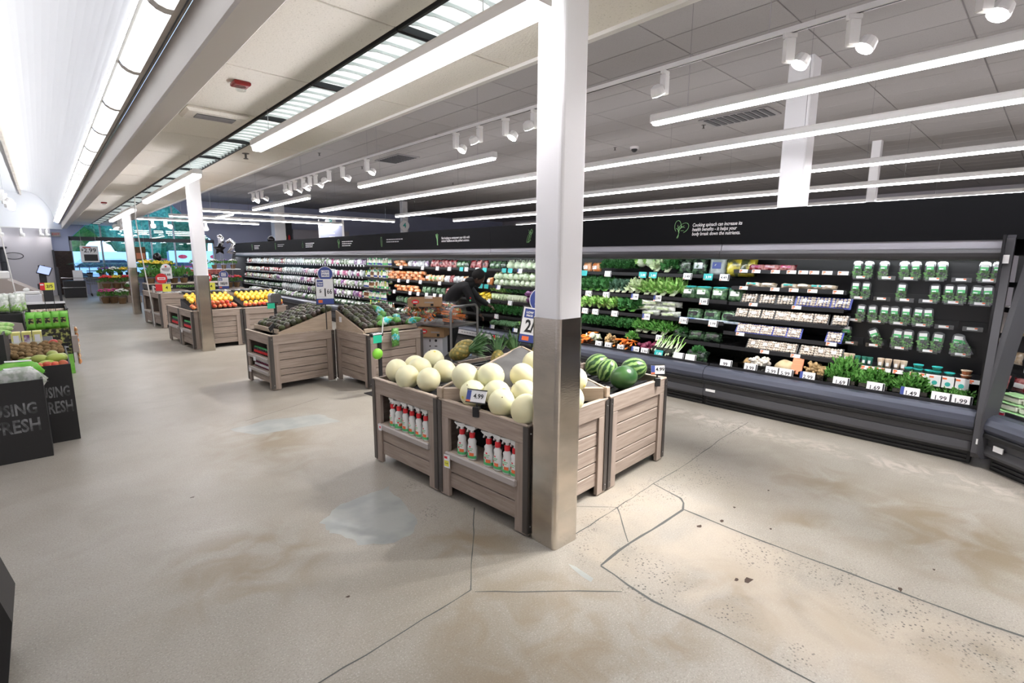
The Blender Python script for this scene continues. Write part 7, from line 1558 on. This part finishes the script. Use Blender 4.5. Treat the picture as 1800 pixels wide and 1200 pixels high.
# ------------------------------------------------------------------ far displays: flowers, plants, posters, balloons
def _far():
    q = random.Random(23)
    def bouquet(pm, n=40, r=.14, h=.3, pot='stem_brown'):
        def mk():
            o = MB().lathe([(.07, 0), (.10, h*.5), (.10, h*.52)], 12).build('potted_flowers', pot)
            kid(leaves(60, r, r, r*.7, .10, .06, n, .5).build('leaves', 'leaf_mid', o, loc=(0, 0, h*.75)))
            m = MB(); qq = random.Random(n)
            for k in range(n): a = k*2.4; rr = r*math.sqrt(k/n); m.ball((rr*math.cos(a), rr*math.sin(a), h+.06-rr*rr*2+qq.uniform(-.02, .02)), (.028, .028, .016), 6, 4)
            kid(m.build('blossoms', pm, o)); return o
        return Kind(mk)
    kinds = {'red': bouquet('petal_red'), 'pink': bouquet('petal_pink', 44), 'white': bouquet('petal_white', 36), 'yellow': bouquet('petal_yellow', 38), 'purple': bouquet('petal_purple', 30)}
    t = thing('flower_stand', 'low tiered flower stand left of the farthest column', 'flower stand', (1.35, 20.9, 0))
    MB().box(0, 1.0, .55, 1.2, 0, .42).build('upper_tier', 'wood_h', t); MB().box(0, 1.0, 1.22, 1.9, 0, .68).build('top_tier', 'wood_h', t); MB().box(.62, 1.0, .0, .53, 0, .22).build('side_crate', 'wood_v', t)
    for x, y, z, c, l in ((1.42, 21.15, 0, 'pink', 'pink potted flowers on the floor at the left'), (1.62, 21.10, 0, 'pink', 'pink potted flowers on the floor, second'), (1.80, 20.65, 0, 'white', 'white potted flowers on the floor in front'), (1.52, 21.75, .42, 'red', 'red potted flowers on the middle tier'), (1.80, 21.75, .42, 'yellow', 'yellow potted flowers on the middle tier'), (2.05, 21.70, .42, 'red', 'red potted flowers by the column'), (1.55, 22.4, .68, 'purple', 'purple potted flowers on the top tier'), (1.82, 22.4, .68, 'white', 'white potted flowers on the top tier'), (2.1, 22.4, .68, 'yellow', 'yellow potted flowers on the top tier'), (2.15, 21.1, .22, 'white', 'white flowers with greens right beside the far column')):
        kinds[c].place((x, y, z), l, 'flowers', scale=1.25)
    # black pistachio table with plants
    t = thing('pistachio_table', 'black pistachio table with printed strip behind the tall bins', 'table', (1.90, 15.45, 0)); MB().bbox(0, 1.75, 0, .9, 0, .70, .01).build('body', 'black_matte', t); MB().bbox(-.02, 1.77, -.02, .92, .70, .82, .006).build('printed_strip', 'black_plastic', t); MB().box(.12, .30, -.004, 0, .05, .55).build('lime_corner', 'bag_lime', t)
    MB().bbox(-.02, 1.77, -.02, .92, .82, .84, .006).build('top', 'wood_edge', t)
    text('Wonderful', .09, 'white_ink', t, (.30, -.025, .76), bold=.001); text('PISTACHIOS', .08, 'bag_lime', t, (.80, -.025, .76), bold=.001); text('Wonderful', .09, 'white_ink', t, (1.45, -.025, .76), bold=.001)
    fern = Kind(lambda: _plant())
    def _plant():
        o = MB().lathe([(.07, 0), (.09, .12), (.09, .13)], 10).build('potted_plant', 'stem_brown'); kid(leaves(110, .20, .20, .16, .14, .05, 8, .6).build('leaves', 'leaf_mid', o, loc=(0, 0, .20))); return o
    for i, x in enumerate((2.0, 2.25, 2.5, 2.72)): fern.place((x, 15.75, .84), 'leafy green plant on the pistachio table, %s' % ['leftmost', 'second', 'third', 'rightmost'][i], 'plant')
    for i, (x, y) in enumerate(((1.98, 16.1), (2.22, 16.1), (2.42, 16.05))): kinds['yellow'].place((x, y, .98 if i else 1.0), 'yellow bouquet above the plants on the pistachio table, %s' % ['left', 'middle', 'right'][i], 'flowers', scale=1.15)
    t = thing('bottle_rack', 'dark rack of red and black cartons before the window', 'rack', (3.0, 17.3, 0)); MB().bbox(0, 1.1, 0, .5, 0, .82, .01).build('base', 'bin_black', t)
    for k in range(2): MB().box(0, 1.1, .1+.15*k, .45, .84+.16*k, .98+.16*k).build('carton_row', 'meat_red' if k else 'black_plastic', t)
    for i in range(9): tag(MB().lathe([(.035, 0), (.035, .14), (.012, .19), (.012, .24)], 8).build('dark_bottle', 'black_plastic', None, True, (3.06+i*.12, 17.33, .822)), 'dark bottle in the row on the rack before the window', 'bottle', 'dark bottles on the rack')
    # orchid shelf right of the second column
    t = thing('plant_shelf', 'silver grey plant shelf behind the 10 for 10 sign', 'shelf', (3.35, 18.2, 0)); MB().bbox(0, 1.4, 0, .5, 0, 1.10, .01).build('body', 'case_light', t); MB().bbox(0, 1.4, 0, .5, 1.11, 1.14, .004).build('top', 'spray_white', t)
    for i in range(5): kinds[['white', 'yellow', 'white', 'purple', 'white'][i]].place((3.5+i*.27, 18.4, 1.14), 'small bouquet on the silver plant shelf, %s from the left' % ['first', 'second', 'third', 'fourth', 'fifth'][i], 'flowers', scale=.8)
    t = thing('bag_table', 'low table of red and pink wrapped bouquets at the case end', 'table', (3.55, 16.6, 0)); MB().bbox(0, .85, 0, .5, 0, .62, .01).build('body', 'wood_h', t)
    for i in range(4): kinds[['white', 'red', 'pink', 'red'][i]].place((3.66+i*.2, 16.85, .622), 'wrapped bouquet on the low table at the case end, %s' % ['first', 'second', 'third', 'fourth'][i], 'flowers', scale=.95)
    # tall bin contents
    blk = Kind(lambda: MB().bbox(-.05, .05, -.07, .07, 0, .05, .01).build('fruit_pack', 'black_plastic')); wpk = Kind(lambda: MB().bbox(-.05, .05, -.07, .07, 0, .05, .01).build('fruit_pack', 'clear_pack')); mat('clear_pack', (.62, .63, .62), .25)
    for b, nm in ((binK, 'first'), (binK2, 'second'), (binK4, 'third')):
        for i in range(6):
            for j in range(4): (wpk if (i+j) % 3 else blk).place(bl(b, .1+i*.112, .1+j*.165, .70), 'fruit pack laid in the %s tall bin' % nm, 'fruit pack', 'fruit packs in the %s tall bin' % nm)
    # hanging cord by the tall bins
    tag(MB().tube([(1.56, 13.2, ZS-.01), (1.53, 13.2, 2.3), (1.56, 13.2, 1.6), (1.62, 13.2, .8), (1.65, 13.2, .45), (1.66, 13.25, .02)], .011, 6).build('hanging_cord', 'spray_white'), 'white cord hanging from the ceiling down to the floor by the tall bins', 'cord')
    t = thing('shelf_bracket', 'clear acrylic brochure holder on the aisle side of the tall bins', 'holder', (1.70, 13.3, .755)); MB().box(0, .02, -.08, .08, 0, .14).build('holder', 'clear_pack', t)
    # balloons
    def balloon(loc, parts, label):
        t = thing('balloon', label, 'balloon', loc)
        for n, m, mt in parts: m.build(n, mt, t, True)
        z = -loc[2]+.9; MB().tube([(0, 0, 0), (.02, 0, z*.5), (0, 0, z)], .003, 4).build('string', 'spray_white', t)
    balloon((3.87, 16.6, 1.80), [('digit', MB().tube([(-.03, 0, .0), (0, 0, .12), (0, 0, .26), (-.05, 0, .33)], [.06, .075, .085, .06], 10), 'foil')], 'silver foil balloon shaped like a one by the case end')
    balloon((4.13, 16.7, 1.72), [('digit', MB().tube([(.12, 0, -.08), (-.06, 0, -.06), (.06, 0, .08), (.09, 0, .20), (0, 0, .28), (-.10, 0, .22)], [.05, .06, .06, .065, .06, .045], 10), 'foil')], 'silver foil balloon shaped like a two by the case end')
    st = [(.17*(1 if i % 2 == 0 else .5)*math.cos(PI/2+i*PI/5), .17*(1 if i % 2 == 0 else .5)*math.sin(PI/2+i*PI/5)) for i in range(10)]
    m = MB().prism(st, -.03, .03, M=Matrix.Rotation(PI/2, 4, 'X')); balloon((3.76, 16.35, 1.74), [('star', m, 'balloon_black')], 'black star balloon below the silver balloons')
    balloon((2.45, 18.1, 1.25), [('lower_ball', MB().ball((0, 0, .0), (.10, .07, .13), 14, 9), 'balloon_black'), ('upper_ball', MB().ball((.06, 0, .24), (.11, .08, .14), 14, 9), 'balloon_black')], 'black figure eight balloon before the window')
    tag(MB().ball((0, 0, 0), (.13, .10, .14), 14, 9).build('balloon', 'balloon_black', None, True, (6.2, 19.6, 2.14)), 'round black balloon peeking over the far end of the header', 'balloon')
    # window: palms, posters, cart, dark table
    def palm():
        o = MB().lathe([(.09, 0), (.12, .2), (.12, .21)], 10).build('potted_palm', 'black_plastic'); m = MB(); qq = random.Random(4)
        for k in range(11):
            a = k*.9; e = Vector((math.cos(a), math.sin(a), 0)); P = [Vector((0, 0, .2)), Vector((0, 0, .45))+e*.06, Vector((0, 0, .66))+e*.22, Vector((0, 0, .60))+e*.42]
            for u in range(12):
                f = u/12; p = P[1].lerp(P[2], min(1, f*2)) if f < .5 else P[2].lerp(P[3], f*2-1); s = e.cross(Vector((0, 0, 1)))
                for g in (-1, 1): m.add([p, p+e*.02, p+s*g*.15+e*.08-Vector((0, 0, .05))], [(0, 1, 2)])
        kid(m.build('fronds', 'leaf_dark', o)); kid(MB().cyl((0, 0, .2), (0, 0, .5), .018, n=6).build('trunk', 'stem_brown', o)); return o
    K = Kind(palm); ns = ['first', 'second', 'third', 'fourth', 'fifth', 'sixth', 'seventh', 'eighth']
    for i, x in enumerate((1.08, 1.38, 1.75, 2.05, 2.35, 2.62, 2.9, 3.35)): K.place((x, 26.55, .70), '%s potted palm from the left on the window ledge' % ns[i], 'palm', rz=i*.7, scale=.85)
    t = thing('window_ledge', 'dark ledge table under the window carrying the palms', 'table', (.95, 26.35, 0)); MB().bbox(0, 4.6, 0, .42, .64, .70, .006).build('top', 'dark_frame', t)
    for x in (.05, 2.2, 4.5): MB().box(x, x+.05, .05, .37, 0, .64).build('leg', 'dark_frame', t)
    def poster(loc, w, h, label, dark):
        t = thing('poster', label, 'poster', loc); MB().box(-w/2, w/2, -.004, .004, -h/2, h/2).build('sheet', 'paper' if not dark else 'stem_brown', t)
        if not dark: MB().box(-w*.32, w*.42, -.006, -.004, -h*.42, -h*.02).build('picture', 'black_plastic', t); text('2.99', .22, 'ink', t, (.02, -.006, h*.22), bold=.003); text('$', .12, 'ink', t, (-w*.38, -.006, h*.26), bold=.002); MB().box(-w*.35, w*.1, -.006, -.004, h*.38, h*.44).build('heading', 'exit_red', t)
        else: MB().box(-w*.4, w*.4, -.006, -.004, -h*.3, h*.1).build('picture', 'orange_pack', t)
        for x in (-w*.4, w*.4): MB().cyl((x, 0, h/2), (x, 0, ZS-loc[2]-.01 if loc[0] < 2.4 else ZH-loc[2]-.01), .003, n=4).build('wire', 'chrome', t)
    poster((1.40, 25.6, 1.60), .55, .62, 'hanging poster reading 2.99 before the left part of the window', 0); poster((3.0, 25.6, 1.60), .36, .60, 'dark brown hanging poster beside the farthest column', 1)
    t = thing('shopping_cart', 'empty dark shopping cart parked under the window', 'shopping cart', (1.55, 25.2, 0), 0)
    b = MB()
    for k in range(9): x = -.28+k*.07; b.tube([(x, 0, .45), (x, 0, .80)], .006, 4)
    for z in (.45, .56, .68, .80): b.tube([(-.28, 0, z), (.28, 0, z), (.34, .6, z+.02), (-.34, .6, z+.02), (-.28, 0, z)], .008, 4)
    b.build('basket', 'cart_steel', t); MB().tube([(-.25, .0, .10), (-.25, .5, .12), (-.25, .55, .46)], .014, 6).build('frame', 'cart_steel', t); MB().tube([(.25, .0, .10), (.25, .5, .12), (.25, .55, .46)], .014, 6).build('frame', 'cart_steel', t); MB().tube([(-.30, .62, .95), (.30, .62, .95)], .018, 6).build('handle', 'dark_frame', t)
    for x in (-.25, .25):
        for y in (.02, .5): MB().cyl((x-.015, y, .05), (x+.015, y, .05), .05, n=10).build('wheel', 'black_rubber', t)
    t = thing('dark_table', 'black table with tubular rail before the brick wall', 'table', (.50, 24.6, 0)); MB().bbox(0, .62, 0, 1.1, 0, .62, .01).build('body', 'black_plastic', t); MB().tube([(.62, -.05, .0), (.62, -.05, .72), (-.05, -.05, .74)], .014, 6).build('rail', 'chrome', t); MB().tube([(.6, -.05, .38), (-.05, -.05, .38)], .012, 6).build('rail', 'chrome', t); MB().box(.30, .58, .3, .32, .62, 1.0).build('notice', 'paper', t)
    # hanging aisle signs and fascia seen above the header
    def aisle(x, y, z, num, label, board):
        t = thing('aisle_sign', label, 'aisle sign', (x, y, z), R(-24)); M = Matrix.Rotation(PI/2, 4, 'X'); MB().lathe([(.21, -.01), (.21, .01)], 26, M=M).build('disc', 'paper', t); text(num, .30, 'label_teal', t, (0, -.014, 0), bold=.004)
        if board:
            MB().box(-.42, .42, .012, .05, -.72, -.12).build('board', 'blue_wall', t); MB().box(-.46, -.42, .0, .06, -.8, .1).build('side_bar', 'fixture_white', t); MB().box(.42, .5, .0, .06, -.8, .1).build('side_bar', 'fixture_white', t)
            for k in range(3): MB().box(-.14+.03*k, .14, .008, .012, -.32-.14*k, -.27-.14*k).build('lettering', 'paper', t)
        for a in (-.1, .1): MB().cyl((a, .02, .15), (a, .02, ZH-z-.01), .004, n=4).build('wire', 'chrome', t)
    aisle(8.62, 20.0, 2.90, '3', 'grey hanging aisle board topped by a white disc numbered 3', True); aisle(11.98, 20.0, 2.92, '4', 'white hanging aisle disc numbered 4 without a board', False)
    t = thing('wall_fascia', 'white fascia panels on the blue far wall above the header', 'wall panel', (9.6, 26.9, 2.3)); MB().box(0, 3.0, 0, .08, 0, .62).build('panel', 'white_wall', t); MB().box(-.9, -.05, 0, .06, 0, .95).build('poster_panel', 'case_light', t)
    for i, m in enumerate(('petal_purple', 'tag_blue', 'tag_yellow', 'tag_red')): MB().ball((-.78+i*.19, -.01, .2), (.06, .02, .14), 10, 7).build('picture', m, t)
_far()

bpy.data.scenes.remove(_tmp)
